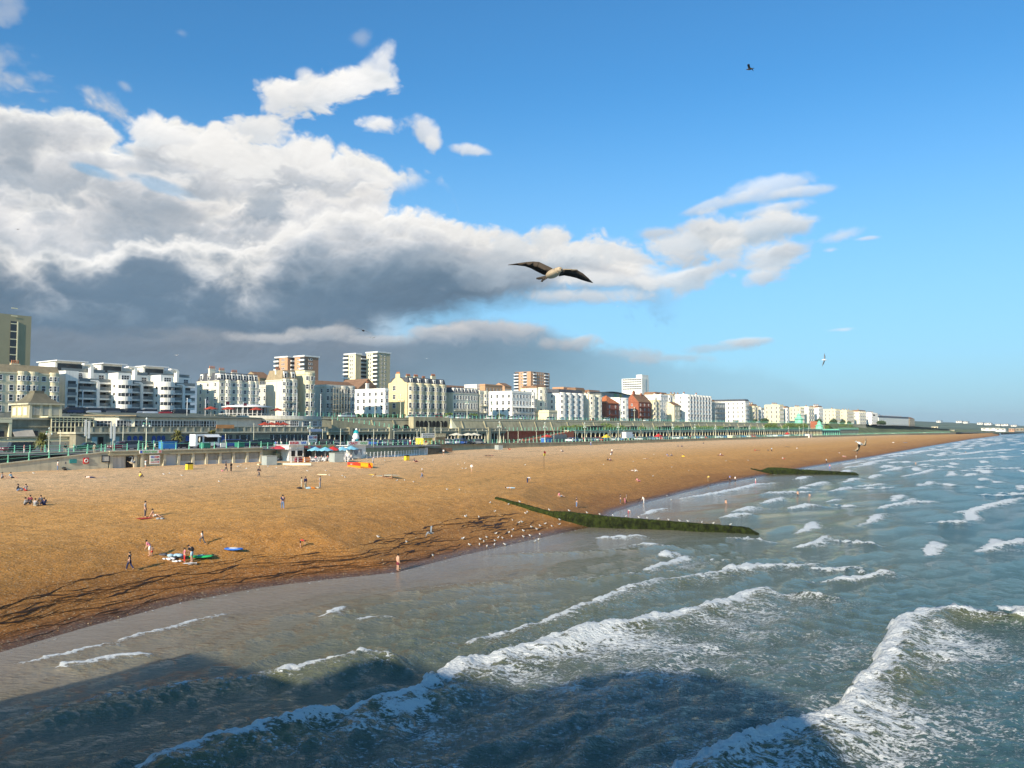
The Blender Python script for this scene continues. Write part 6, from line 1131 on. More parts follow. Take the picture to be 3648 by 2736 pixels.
CLO = {k: mat('cloth_'+k, c, 0.85, 0.12, 4.0) for k, c in dict(white=(0.80, 0.78, 0.74), black=(0.02, 0.02, 0.024), navy=(0.02, 0.03, 0.09), denim=(0.13, 0.20, 0.34), grey=(0.30, 0.31, 0.32), red=(0.62, 0.04, 0.035), yellow=(0.85, 0.62, 0.05), brown=(0.22, 0.15, 0.07), khaki=(0.42, 0.38, 0.28), pink=(0.70, 0.22, 0.30), maroon=(0.20, 0.03, 0.05), blue=(0.05, 0.16, 0.50), lblue=(0.35, 0.52, 0.62), green=(0.08, 0.35, 0.10), dgrey=(0.09, 0.09, 0.10), orange=(0.75, 0.25, 0.04)).items()}
def person(px, py, pose, label, top='navy', bot='denim', h=1.75, face=0, coat=False, shorts=False, bare=False, hair='dark', nobot=False, long=False, place=None, sink=0.0, group=None, cap=None):
    """face: bearing in degrees clockwise from straight away from the camera"""
    s, t, z = place or hit(px, py); B = build_pose(pose); k = h/1.75
    e = empty('person', s, t, z-sink, label, 'person', group or 'people on the beach', rz=R(90-face)); e.scale = (k, k, k)
    def put(name, key, m): o = bpy.data.objects.new(name, B[key]); COL.objects.link(o); o.parent = e; o.material_slots[0].link = 'OBJECT'; o.material_slots[0].material = m
    put('body', 'body', SKIN)
    if not bare: put('jacket' if coat else 'shirt', 'jacket' if coat else 'shirt', CLO[top])
    if not nobot: put('shorts' if shorts else 'trousers', 'shorts' if shorts else 'trousers', CLO[bot])
    put('hair' if not cap else 'cap', 'longhair' if long else 'hair', CLO[cap] if cap else HAIR)
    return e
P_ = person
P_(176, 1676, 'stand', 'woman in white top and jeans standing alone by the ramp wall', 'white', 'denim', 1.65, face=0, long=True)
P_(205, 1677, 'stand', 'man in white shirt and jeans standing beside a pushchair at the ramp wall', 'white', 'denim', 1.75, face=60)
P_(235, 1675, 'stand', 'person in dark jacket and pale trousers leaning over the pushchair', 'navy', 'white', 1.75, face=-80, coat=True)
P_(498, 1701, 'sit', 'person in bright yellow shirt sitting with their back to the sea', 'yellow', 'dgrey', face=20)
P_(322, 1703, 'lie', 'person in white shirt and navy trousers lying on the upper beach', 'white', 'navy', face=-80)
P_(518, 1668, 'arms', 'woman in white skirt holding a camera up near the price board', 'lblue', 'white', 1.62, face=30, shorts=True)
P_(6, 1706, 'sit', 'person in grey sitting at the left edge of the photo', 'grey', 'black', face=70, shorts=True)
P_(42, 1704, 'sitback', 'person with bare legs stretched out near the left edge', 'lblue', 'dgrey', face=85, shorts=True)
P_(62, 1750, 'sit', 'dark-haired person in denim sitting in the pair below the ramp', 'black', 'denim', face=60, coat=True)
P_(93, 1750, 'sit', 'person in red shorts kneeling in the pair below the ramp', 'grey', 'red', face=-70, shorts=True)
for (x, y, l, a, b_, f) in ((88, 1800, 'leftmost of the seated group, in a pale grey jacket', 'grey', 'black', 60), (108, 1792, 'second of the seated group from the left, in maroon', 'maroon', 'dgrey', 170), (124, 1804, 'pale grey hooded figure at the front of the seated group', 'grey', 'khaki', 0), (146, 1792, 'dark-haired figure at the back of the seated group', 'dgrey', 'brown', 180), (158, 1802, 'rightmost of the seated group, in navy', 'navy', 'navy', -60)): P_(x, y, 'sit', l, a, b_, face=f, coat=True)
P_(517, 1843, 'stand', 'man in grey vest and dark trousers standing on a red towel', 'grey', 'dgrey', 1.8, face=80)
P_(548, 1842, 'sitback', 'man in white shorts reclining beside the red towel', 'white', 'white', face=80, shorts=True, bare=True)
P_(533, 1981, 'lean', 'bare-shouldered woman in white shorts looking down', 'pink', 'white', 1.6, face=-90, shorts=True)
P_(541, 1983, 'stand', 'small child in red trunks beside the woman in white shorts', 'red', 'red', 0.95, face=-60, shorts=True, bare=True)
P_(462, 2032, 'walk', 'boy in black shirt and navy trousers walking left near the tide line', 'black', 'navy', 1.6, face=-85)
P_(721, 1942, 'run', 'girl in a pale top and dark leggings running left', 'white', 'dgrey', 1.35, face=-75, long=True)
P_(657, 2004, 'stand', 'girl in red trousers standing by the heap of towels', 'pink', 'red', 1.35, face=60)
e_man = P_(683, 2004, 'lean', 'man in pale blue shorts with a black rucksack bending over the heap', 'black', 'lblue', 1.75, face=-80, shorts=True)
MB().ball((-.02, 0, 1.22), .2, 10, (.8, 1, 1.3)).build('rucksack', CLO['black'], e_man)
P_(804, 1681, 'walk', 'left of two dark-clothed people standing below the shuttered shops', 'black', 'dgrey', 1.75, face=80, coat=True); P_(823, 1681, 'stand', 'right of two dark-clothed people below the shuttered shops', 'black', 'black', 1.75, face=-80, coat=True)
P_(790, 1680, 'sit', 'small child in pink sitting by the two dark-clothed people', 'pink', 'pink', 0.95, face=90)
P_(922, 1701, 'walk', 'walker in black with a rucksack near the yellow bin', 'black', 'dgrey', 1.78, face=40, coat=True)
P_(1074, 1741, 'stand', 'left of a close pair, in khaki jacket, beside bags', 'khaki', 'khaki', 1.7, face=70, coat=True, long=True); P_(1088, 1741, 'stand', 'right of a close pair, in a navy jacket, beside bags', 'navy', 'khaki', 1.78, face=-60, coat=True)
P_(1140, 1739, 'stand', 'tall figure in grey standing to the right of the bags', 'grey', 'grey', 1.78, face=-80)
P_(1007, 1816, 'walk', 'lone man in navy shirt and jeans in the middle of the beach', 'navy', 'denim', 1.8, face=-20)
P_(1070, 1950, 'bend', 'child in red top bending down by the tide line', 'red', 'black', 1.25, face=80, shorts=True)
P_(1417, 2036, 'stand', 'bare-chested man in maroon shorts at the edge of the water', 'maroon', 'maroon', 1.75, face=50, shorts=True, bare=True)
P_(1328, 1656, 'walk', 'man in grey walking right of the orange ramp', 'grey', 'grey', 1.75, face=70, coat=True)
P_(1503, 1705, 'walk', 'man in brown coat and white cap with a stick', 'brown', 'denim', 1.75, face=60, coat=True, cap='white')
P_(1680, 1682, 'walk', 'person in long white shirt with a dark shoulder bag', 'white', 'khaki', 1.7, face=30, coat=True, shorts=True)
P_(1478, 1646, 'sitback', 'girl sitting with legs out right of the far yellow bin', 'navy', 'maroon', face=80)
P_(1580, 1621, 'stand', 'person in white top and black skirt near the dark wall', 'white', 'black', 1.6, face=0, shorts=True)
for x, y, l, c, f in ((978, 1642, 'leftmost of three dark figures seated by the large grey box', 'black', 60), (990, 1643, 'middle of three seated figures by the large grey box, pale shirt', 'white', 100), (1003, 1641, 'rightmost of three dark figures seated by the large grey box', 'black', -60)): P_(x, y, 'sit', l, c, 'dgrey', face=f)
P_(2054, 1808, 'stand', 'dark-haired figure in black top and jeans just beyond the mossy groyne', 'black', 'denim', 1.75, face=70)
P_(2210, 1795, 'stand', 'dark figure at the water left of the family', 'black', 'dgrey', 1.75, face=80); P_(2227, 1794, 'lean', 'child in pink at the water in the middle of the family', 'pink', 'pink', 1.2, face=-60); P_(2232, 1791, 'stand', 'dark-topped adult behind the child in pink', 'dgrey', 'brown', 1.7, face=-80)
P_(2294, 1795, 'lean', 'person in white stooping at the edge of the wet sand', 'white', 'white', 1.6, face=-70, coat=True); P_(2238, 1828, 'bend', 'child in white top paddling near the groyne', 'white', 'red', 1.1, face=90, sink=0.2)
P_(1879, 1722, 'bend', 'white-topped man bending over a towel in mid beach', 'white', 'navy', 1.75, face=60); P_(1995, 1771, 'sitback', 'person in pink sitting above the groyne', 'pink', 'lblue', face=80, shorts=True)
P_(1818, 1741, 'lie', 'person in pale blue lying above the groyne', 'lblue', 'lblue', face=-80); P_(2180, 1618, 'stand', 'person in white and navy standing behind two seated ones', 'white', 'navy', 1.75, face=0)
P_(2175, 1622, 'sit', 'seated figure in white beside the standing person in white and navy', 'white', 'grey', face=40)
for x, y, po, l, a, b_ in ((2272, 1716, 'sitback', 'sunbather in pink above the family at the water', 'pink', 'pink'), (2248, 1678, 'lie', 'figure in white lying with a dark bag in mid beach', 'white', 'brown'), (2262, 1680, 'sit', 'figure in cream seated next to the one lying in white', 'khaki', 'white'), (2163, 1641, 'sit', 'left dark seated figure of a pair beyond the flag', 'black', 'black'), (2172, 1642, 'sit', 'right grey seated figure of a pair beyond the flag', 'grey', 'maroon'),
    (2378, 1625, 'sitback', 'blue-clad seated figure on a white towel far up the beach', 'blue', 'grey'), (2390, 1624, 'sit', 'grey seated figure beside the blue-clad one', 'grey', 'navy'), (2300, 1636, 'lie', 'dark figure lying flat far up the beach', 'black', 'khaki'), (1736, 1625, 'lie', 'left of two dark figures lying on a pale towel', 'black', 'black'), (1748, 1625, 'lie', 'right of two dark figures lying on a pale towel', 'maroon', 'black'), (2001, 1609, 'sitback', 'small figure in white sitting near the flag pole', 'white', 'navy'),
    (2105, 1588, 'stand', 'figure in pale blue stooping by the sea wall', 'lblue', 'blue'), (2121, 1584, 'sit', 'figure in maroon by the sea wall', 'maroon', 'red'), (2522, 1716, 'lean', 'person in brown and yellow bending near the tide line', 'yellow', 'brown'), (2600, 1716, 'stand', 'person in a bright blue top at the far water edge', 'blue', 'black'), (2619, 1719, 'stand', 'person in white top right of the bright blue top', 'white', 'black'),
    (2692, 1727, 'stand', 'woman in white and pink standing in the shallows', 'white', 'pink'), (2560, 1623, 'lie', 'left figure of a trio on a towel, lying', 'pink', 'brown'), (2566, 1622, 'sit', 'middle figure of a trio on a towel, in white', 'white', 'maroon'), (2574, 1624, 'lie', 'right figure of a trio on a towel, in maroon', 'maroon', 'maroon'), (2944, 1649, 'stand', 'figure in pale blue top walking near the second groyne', 'lblue', 'black'),
    (2956, 1671, 'stand', 'figure in pink standing in the water past the second groyne', 'pink', 'blue'), (3050, 1635, 'stand', 'small figure in white on the distant shore', 'white', 'khaki'), (2988, 1615, 'sitback', 'dark-topped figure with pale legs far along the beach', 'black', 'white'), (3003, 1628, 'sit', 'left of two pale figures above the distant water', 'white', 'pink'), (3011, 1629, 'sitback', 'right of two pale figures above the distant water', 'khaki', 'pink'),
    (2790, 1636, 'sitback', 'figure in white and red sitting above the second groyne', 'white', 'red'), (2688, 1606, 'sit', 'left of two dark seated figures below the arcade', 'black', 'red'), (2699, 1606, 'lie', 'right of two dark figures below the arcade, lying', 'maroon', 'black'), (2735, 1606, 'sit', 'dark seated figure next to a standing one below the arcade', 'black', 'dgrey'), (2749, 1609, 'stand', 'figure in pale blue standing below the arcade', 'lblue', 'black'), (2839, 1600, 'sit', 'figure in white seated east of a long board', 'white', 'brown'),
    (2505, 1581, 'sit', 'dark figure seated near the sea wall railing', 'black', 'dgrey'), (2432, 1625, 'sit', 'figure beside a yellow bag far up the beach', 'dgrey', 'yellow'), (2415, 1592, 'sit', 'left of two tiny dark figures near the sea wall', 'navy', 'dgrey'), (2428, 1592, 'sit', 'right of two tiny dark figures near the sea wall', 'dgrey', 'navy'), (3053, 1616, 'sit', 'tiny dark figure on the far beach under the flying gull', 'navy', 'dgrey'), (1812, 1602, 'sitback', 'figure in black and red seated by the sea wall end', 'black', 'red')):
    P_(x, y, po, l, a, b_, face=rnd.uniform(40, 110))
for x, y, l, sk in ((2586, 1797, 'wading child with arms bare, nearest in the shallows', 0.7), (2842, 1762, 'bather with dark trunks standing waist deep', 0.8), (2884, 1764, 'swimmer with only head and shoulders above water', 1.25), (3262, 1652, 'left bather among the distant waves', 1.0), (3440, 1612, 'right bather among the distant waves', 1.0)): P_(x, y, 'stand', l, 'orange', 'black', 1.7, face=60, bare=True, shorts=True, sink=sk, group='bathers in the sea')
def prom(px, t): s = s_at(px, t); return (s, t, float(promz(s))+0.02)
for i, (px, t, l, a, b_) in enumerate(((236, 150.5, 'dark-haired person by the promenade railing above the ramp', 'black', 'khaki'), (90, 151, 'person in pink on the promenade at the far left', 'pink', 'white'), (340, 147, 'person in khaki leaning on the railing above the notice board', 'khaki', 'khaki'), (527, 151, 'person in a red hat behind the lattice railing', 'black', 'black'), (553, 151, 'person in white shirt behind the lattice railing', 'white', 'navy'),
    (749, 148, 'person in pale green beside the white food van', 'lblue', 'green'), (983, 156, 'person in blue among the promenade walkers', 'blue', 'denim'), (990, 156.5, 'person in white beside the one in blue on the promenade', 'white', 'denim'), (1003, 156.3, 'person in white polo left of the burger bar', 'white', 'dgrey'), (857, 150, 'person in blue behind the green bin', 'blue', 'dgrey'), (1420, 165, 'person in white shirt behind the golf course', 'white', 'black'), (1348, 163, 'cream-shirted person by the golf railing', 'khaki', 'navy'), (1462, 168, 'person in white near the yellow hut', 'white', 'red'), (1385, 160, 'person in black by the golf railing', 'black', 'black'),
    (1852, 181, 'left promenade walker in white below the brick ramp', 'white', 'navy'), (1862, 182, 'promenade walker in red below the brick ramp', 'red', 'black'), (1885, 183, 'promenade walker in pink below the brick ramp', 'pink', 'denim'), (1900, 182, 'promenade walker in blue below the brick ramp', 'blue', 'khaki'), (1925, 184, 'promenade walker in white before the blue stall', 'white', 'black'), (1962, 185, 'promenade walker in red before the brick arches', 'red', 'denim'))):
    P_(0, 0, 'stand' if i % 3 else 'walk', l, a, b_, 1.72, face=rnd.uniform(-90, 90), coat=i % 2 == 0, place=prom(px, t), group='people on the promenade')
for i in range(12):
    px = 2040+i*38; P_(0, 0, 'walk' if i % 2 else 'stand', '%s promenade walker from the left below the cream arcade' % ORD[i], ('white', 'red', 'black', 'blue', 'khaki')[i % 5], ('denim', 'black')[i % 2], 1.7, face=rnd.uniform(-90, 90), coat=True, place=prom(px, 184.5+(i % 3)*1.5), group='people on the promenade')
# ---------------------------------------------------------------- people's belongings
def thing_at(px, py, name, label, cat, build, m, rz=0.0, dz=0.0, group=None):
    s, t, z = hit(px, py); o = build(MB()).build(name, m, None, W(s, t, z+dz), rz); return tag(o, label, cat, group)
def blobby(w, d, h, seed, n=9):
    def f(b):
        r = random.Random(seed)
        for i in range(n): a, q = r.uniform(0, 6.28), r.random()**0.5; b.ball((w/2*q*math.cos(a), d/2*q*math.sin(a), h*0.25), h*r.uniform(0.45, 0.8), 7, (1.5, 1.4, 0.7))
        return b
    return f
def flatm(w, d, seed):
    def f(b):
        r = random.Random(seed); n = 6; V = [(-w/2+w*i/n+r.uniform(-.04, .04), -d/2+d*j/4+r.uniform(-.04, .04), 0.03+r.uniform(0, .05)) for j in range(5) for i in range(n+1)]
        V2 = [(x, y, z-0.1) for x, y, z in V]; k = len(V); F = [(j*(n+1)+i, j*(n+1)+i+1, (j+1)*(n+1)+i+1, (j+1)*(n+1)+i) for j in range(4) for i in range(n)]
        return b.add(V+V2, F+[tuple(k+q for q in f_[::-1]) for f_ in F])
    return f
thing_at(515, 1848, 'towel', 'red towel under the man in the grey vest', 'towel', flatm(1.5, 1.0, 1), CLO['red'], ROT); thing_at(568, 1850, 'bag', 'grey and white bag at the feet of the reclining man', 'bag', blobby(.6, .4, .25, 2), CLO['grey'])
thing_at(600, 1995, 'clothes_heap', 'left heap of white and blue clothes by the girl in red trousers', 'clothes', blobby(1.0, .7, .22, 3), CLO['white']); thing_at(625, 1982, 'clothes_heap', 'black and pale heap of bags left of the girl in red trousers', 'clothes', blobby(1.2, .8, .34, 4), CLO['lblue']); thing_at(640, 1990, 'bag', 'black bag in the heap beside the girl in red trousers', 'bag', blobby(.9, .6, .3, 5), CLO['black']); thing_at(628, 2003, 'clothes_heap', 'small white heap nearest the tide line', 'clothes', blobby(.8, .4, .18, 6), CLO['white']); thing_at(671, 2008, 'towel', 'white towel in front of the man with the rucksack', 'towel', flatm(1.5, .5, 7), CLO['white'], R(10))
thing_at(580, 1980, 'bag', 'dark bag lying behind the woman in white shorts', 'bag', blobby(.6, .35, .25, 8), CLO['dgrey'])
def board(L, w, h):
    def f(b):
        n = 14; V = []
        for i in range(n+1):
            x = -L/2+L*i/n; q = math.sqrt(max(0, 1-(2*i/n-1)**2))**0.8; r = 0.18*h*(2*i/n-1)**2
            for (y, z) in ((-w/2*q, 0.5*h), (-w/2*q*0.7, h), (w/2*q*0.7, h), (w/2*q, 0.5*h), (0, 0.1*h)): V.append((x, y, z*max(q, .2)+r*3))
        return b.add(V, [(i*5+k, (i+1)*5+k, (i+1)*5+(k+1) % 5, i*5+(k+1) % 5) for i in range(n) for k in range(5)])
    return f
e = thing_at(832, 1964, 'dinghy', 'blue and white inflatable dinghy lying alone on the shingle', 'dinghy', board(2.0, 1.0, 0.28), CLO['blue'], R(-8)); tag(MB().ball((0, 0, 0.2), 0.42, 12, (1.6, 0.75, 0.35)).build('seat_panel', CLO['white'], e))
e = thing_at(716, 1990, 'dinghy', 'green inflatable boat behind the man with the rucksack', 'dinghy', board(2.3, 1.0, 0.3), mat('green_rubber', (0.03, 0.42, 0.12), 0.45), R(12)); MB().lathe([(0.28, .2), (0.36, .3), (0.28, .36)], 12).build('rim', CLO['lblue'], e)
for x, y, l, c in ((1066, 1741, 'black rucksack left of the close pair', 'black'), (1100, 1741, 'teal and white bag right of the close pair', 'lblue'), (1112, 1741, 'bright orange bag between the pair and the grey figure', 'orange'), (1130, 1740, 'sandy bag at the feet of the grey figure', 'khaki')): thing_at(x, y, 'bag', l, 'bag', blobby(.4, .3, .34, int(x)), CLO[c])
thing_at(1148, 1692, 'driftwood', 'bleached plank lying behind the grey figure', 'driftwood', lambda b: b.box(-.9, -.12, 0, .9, .12, .12), M['ivory'], R(-15)); thing_at(365, 1701, 'towel', 'crumpled white towel right of the lying person', 'towel', flatm(.9, .4, 9), CLO['white'], 0)
thing_at(225, 1676, 'pushchair', 'black pushchair by the ramp wall', 'pushchair', lambda b: b.box(-.3, -.25, .35, .3, .25, .5).box(-.35, -.25, .5, -.25, .25, .95).tube((-.3, .2, .4), (.35, .2, .1), .03).tube((-.3, -.2, .4), (.35, -.2, .1), .03).tube((.3, 0, .4), (-.55, 0, 1.05), .03).tube((.33, .2, .14), (.33, .27, .14), .14, n=10).tube((-.3, .2, .14), (-.3, .27, .14), .14, n=10).tube((.33, -.27, .14), (.33, -.2, .14), .14, n=10), CLO['black'])
thing_at(1738, 1629, 'towel', 'pale towel under the two dark figures', 'towel', flatm(2.4, .7, 10), CLO['khaki'], ROT); thing_at(2382, 1627, 'towel', 'white towel under the blue-clad figure', 'towel', flatm(1.8, .6, 11), CLO['white'], ROT); thing_at(2805, 1593, 'board', 'long dark board lying below the arcade', 'board', board(2.8, .6, .2), CLO['dgrey'], R(0)); thing_at(2434, 1627, 'bag', 'yellow bag far up the beach', 'bag', blobby(.8, .4, .3, 12), CLO['yellow']); thing_at(3182, 1577, 'white_bundle', 'white bundle on the far beach', 'bundle', blobby(1.0, .6, .5, 13), CLO['white']); thing_at(3224, 1578, 'board', 'purple-grey board on the far beach', 'board', board(4.0, .8, .3), CLO['denim'], R(-30))

# ================================================================ BEACH FURNITURE
def bin_(px, py, label):
    s, t, z = hit(px, py); e = empty('litter_bin', s, t, z, label, 'bin', 'yellow beach bins'); e.scale = (.72, .72, .85); MB().prism([(-.75, -.5), (.75, -.5), (.75, .5), (-.75, .5)], 0, 1.15).build('body', YEL, e); MB().box(-.8, -.55, 1.15, .8, .55, 1.27).box(-.68, -.45, 1.27, .68, .45, 1.42).build('lid', CLO['black'], e)
    for x in (-.77, .2): MB().box(x, -.53, .15, x+.1, -.5, 1.1).build('rib', YEL, e)
bin_(674, 1673, 'large yellow litter bin with black lid below the shuttered shops'); bin_(1449, 1640, 'large yellow litter bin with black lid in front of the golf course')
def gbox(px, py, w, h, label, frame=False):
    s, t, z = hit(px, py); e = empty('storage_box', s, t, z, label, 'storage box', 'grey metal boxes on the beach', rz=ROT-R(8)); MB().box(0, 0, 0, w, w*0.9, h).build('body', mat('galvanised', (0.36, 0.40, 0.38), 0.5, 0.12), e); MB().box(-.06, -.06, h, w+.06, w*0.9+.06, h+.08).build('lid', M['gconc'], e)
    if frame: b = MB().box(w+0.3, 0, 0, w+.5, .2, h+.15).box(w+1.0, 0, 0, w+1.2, .2, h+.15).box(w+.3, 0, h-.05, w+1.2, .2, h+.15).build('white_frame', M['frame'], e)
gbox(950, 1658, 2.2, 1.75, 'largest grey metal box, beside the three seated figures'); gbox(1192, 1647, 2.3, 1.9, 'grey metal box with white frame by the parasols', True); gbox(1490, 1621, 2.0, 1.7, 'grey metal box with white frame by the golf fence', True); gbox(1776, 1603, 2.0, 1.5, 'lone grey metal box near the sea wall')
# orange trays and yellow ramp
s, t, z = hit(1285, 1668); e = empty('water_ride_tray', s, t, z, 'orange and red open plastic tray with small slogans on the shingle', 'tray', rz=R(127)); OR, RD = mat('orange_plastic', (0.80, 0.30, 0.02), 0.4, 0.05), mat('red_plastic', (0.70, 0.05, 0.02), 0.4, 0.05)
MB().box(0, 0, 0, 5.6, .12, .45).build('lower_side', OR, e); MB().box(0, .02, .45, 5.6, .14, 1.0).build('upper_side', RD, e); MB().box(0, -2.6, 0, 5.6, -2.5, .95).build('back_side', OR, e); MB().box(5.5, -2.5, 0, 5.6, 0, .95).build('end_side', RD, e); MB().box(0, -2.5, 0, 5.6, 0, .12).build('floor', OR, e)
text(e, 'FUN', 4.2, .55, .32, WHT, y=.16, rz=math.pi, w=.8)
s, t, z = hit(1314, 1667); e = empty('ramp_panel', s, t, z, 'yellow-orange ramp panel standing on the shingle right of the tray', 'panel', rz=R(127)); MB().box(0, 0, 0, 4.2, .15, .95).build('panel', mat('amber_plastic', (0.82, 0.42, 0.02), 0.4, 0.05), e); MB().box(-.08, -.06, .88, 4.28, .21, 1.0).build('top_rail', OR, e); MB().add([(0, 0, 0), (-1.4, .1, 0), (0, 0, .8), (0, .15, 0), (-1.4, .2, 0), (0, .15, .8)], [(0, 1, 2), (5, 4, 3), (1, 4, 5, 2), (0, 3, 4, 1)]).build('wedge_end', RD, e)
for i, (x, y) in enumerate(((1296, 1660), (1300, 1656), (1306, 1660))): thing_at(x, y, 'life_jacket', '%s white and red life jacket from the left beside the orange tray' % ORD[i], 'life jacket', blobby(.6, .4, .5, 20+i), CLO[('white', 'pink', 'white')[i]])
s, t, z = hit(1408, 1707); e = empty('boardwalk', s, t, z-.1, 'weathered grey boardwalk half sunk in the shingle', 'boardwalk', rz=R(136))
pm = MB().box(0, -1.0, 0.42, .38, .6, .5).mesh('plank'); pm.materials.append(M['lconc'])
for i in range(24): link('plank', pm, None, e, (i*.42, rnd.uniform(-.05, .05), 0.0 if i > 6 else 0.25))
for x in (.1, 2.6, 5.0): MB().box(x, .45, -.4, x+.18, .63, .85).build('post', M['btile'], e)
MB().box(.1, .64, .25, 5.2, .72, .45).build('side_beam', M['btile'], e); MB().box(6.2, -.2, .52, 7.8, .1, .62).build('yellow_strip', YEL, e)
thing_at(1010, 1655, 'log_edge', 'pale sunken timber edging beside the large grey box', 'timber', lambda b: b.box(-4, -.2, -.1, 6, .2, .3).box(-4, -3, -.1, -3.7, -.2, .25), M['ivory'], R(-12))
# lifeguard flag
s, t, z = hit(1938, 1669); e = empty('flag', s, t, z, 'red and yellow lifeguard flag on a thin pole in mid beach', 'flag'); MB().tube((0, 0, -.2), (0, 0, 4.0), .045).build('pole', M['iron'], e); h_ = z_at(s, t, 1608)-z
for (a, b_, m_) in ((h_-.5, h_, CLO['red']), (h_-1.05, h_-.5, CLO['yellow'])): MB().box(-.75, -.02, a, -.05, .06, b_).build('cloth', m_, e).rotation_euler = (0, R(12), 0)
MB().tube((0, 0, 3.9), (0, 0, h_+.05), .04).build('pole_top', M['iron'], e)

# ---------------------------------------------------------------- burger bar, parasols, crazy golf
def kiosk(name, label, px0, px1, py0, py1, t, D, wallm):
    s0, s1 = s_at(px0, t), s_at(px1, t); z0 = groundz(s0, t-1)-.1; e = empty(name, s0, t, z0, label, 'kiosk'); Wd = s1-s0; Hh = z_at(s0, t, py0)-z0; MB().box(0, 0, 0, Wd, D, Hh).build('wall', wallm, e); return e, Wd, Hh
e, Wd, Hh = kiosk('burger_bar', 'white beach kiosk with a red and blue BURGER BAR sign and serving windows', 1030, 1083, 1587, 1637, 144.5, 4.5, M['white'])
MB().box(-.4, -.7, Hh, Wd+.2, 4.6, Hh+.12).build('roof', M['frame'], e); o = MB().box(-.5, -.9, Hh+.13, Wd+.3, -.75, Hh+1.0).build('sign_board', WHT, e)
text(e, 'BURGER', -.35, Hh+.3, .75, RED, y=-.92, w=Wd*.58, bold=.02); text(e, 'BAR', Wd*.66, Hh+.3, .75, BLU, y=-.92, w=Wd*.34, bold=.02)
for x0, x1 in ((.18, .42), (.60, .92)): MB().box(Wd*x0, -.05, 1.1, Wd*x1, -.005, 2.3).build('serving_window', M['dark'], e); MB().box(Wd*x0-.1, -.35, 1.0, Wd*x1+.1, -.06, 1.08).build('counter', M['frame'], e)
for x in (.1, .5, .97): MB().box(Wd*x-.06, -.12, 0, Wd*x+.06, -.055, Hh).build('post', M['frame'], e)
sA_ = s_at(1084, 146); e = empty('cafe_shelter', sA_, 147, groundz(sA_, 146)-.1, 'dark open cafe shelter with a coloured fascia right of the burger bar', 'shelter'); Wd = s_at(1190, 147)-sA_
MB().box(0, 1, 0, Wd, 3.5, 2.7).build('back_wall', mat('cafe_wood', (0.20, 0.15, 0.09), 0.8), e); MB().box(0, -.4, 2.7, Wd, 3.6, 2.85).build('roof', M['gconc'], e); MB().box(0, -.55, 2.5, Wd, -.42, 3.35).build('fascia', M['conc'], e)
for i, (w_, c_) in enumerate((('COFFEE', RED), ('TEAS', BLU), ('HOT', RED), ('FOOD', GRN), ('SWEETS', mat('sign_orange', (.7, .25, .03), .5)))): text(e, w_, Wd*(.02+.2*i), 2.68, .6, c_, y=-.58, w=Wd*.14, bold=.01)
MB().box(Wd*.22, .9, .3, Wd*.40, .99, 2.3).build('doorway', M['dark'], e); MB().box(Wd*.55, .9, .8, Wd*.9, .99, 2.0).build('window', M['glass'], e)
s = s_at(1084, 150); e = empty('rooftop_sign', s, 148.5, 10.3, 'tilted white FISH CHIPS billboard standing above the cafe shelter', 'sign', rz=ROT+R(10)); MB().box(0, 0, .9, 3.1, .1, 2.5).build('board', WHT, e); text(e, 'FISH', .15, 1.75, .7, BLU, w=1.3, bold=.015); text(e, 'CHIPS', 1.6, 1.75, .7, RED, w=1.4, bold=.015); text(e, 'EAT HERE', .3, 1.1, .4, GRN, w=2.4)
for x in (.3, 2.7): MB().box(x, .1, -.6, x+.12, .22, 2.4).build('post', M['frame'], e)
def umbrella(px, py, t, z, r, col, label, group=None, h=2.5):
    s = s_at(px, t); z = z if z is not None else groundz(s, t); e = empty('parasol', s, t, z, label, 'parasol', group); MB().tube((0, 0, 0), (0, 0, h+.25), .04).build('pole', M['frame'], e)
    V = [(0, 0, h+.3)]+[(r*math.cos(k*math.pi/4), r*math.sin(k*math.pi/4), h-.45) for k in range(8)]+[(r*.97*math.cos((k+.5)*math.pi/4), r*.97*math.sin((k+.5)*math.pi/4), h-.62) for k in range(8)]+[(0, 0, h+.22)]
    F = [(0, 1+k, 1+(k+1) % 8) for k in range(8)]+[(1+k, 9+k, 1+(k+1) % 8) for k in range(8)]+[(17, 1+(k+1) % 8, 1+k) for k in range(8)]; MB().add(V, F).build('canopy', col, e); return e
LB = mat('pale_blue_canvas', (0.22, 0.52, 0.66), 0.7, 0.08); CREAMC = mat('cream_canvas', (0.78, 0.70, 0.52), 0.7, 0.08)
for i, (px, t, c_, l) in enumerate(((1125, 141.5, LB, 'leftmost pale blue parasol at the cafe tables'), (1160, 139.5, LB, 'deeper blue parasol, second from the left at the cafe'), (1188, 142.5, CLO['red'], 'bright red parasol in the middle of the cafe'), (1221, 141.5, LB, 'pale blue parasol right of the red one'), (1252, 142.5, LB, 'rightmost pale blue parasol in front of the golf kiosk'))): umbrella(px, 0, t, None, 1.75, c_, l, 'parasols over the cafe tables', 2.7)
def table(px, t, label):
    s = s_at(px, t); e = empty('picnic_table', s, t, groundz(s, t), label, 'table', 'cafe tables'); MB().box(-.9, -.4, .72, .9, .4, .78).build('top', M['frame'], e)
    for y in (-.75, .75): MB().box(-.9, y-.13, .42, .9, y+.13, .47).build('bench', M['mint'] if px % 2 else M['frame'], e)
    for x in (-.6, .6): MB().add([(x-.04, -.8, 0), (x+.04, -.8, 0), (x+.04, .8, 0), (x-.04, .8, 0), (x-.04, -.3, .72), (x+.04, -.3, .72), (x+.04, .3, .72), (x-.04, .3, .72)], [(0, 1, 5, 4), (1, 2, 6, 5), (2, 3, 7, 6), (3, 0, 4, 7)]).build('leg', M['frame'], e)
for i in range(14): table(1090+i*12, 138.2+(i % 3)*1.6, '%s cafe picnic table from the left under the parasols' % ORD[i])
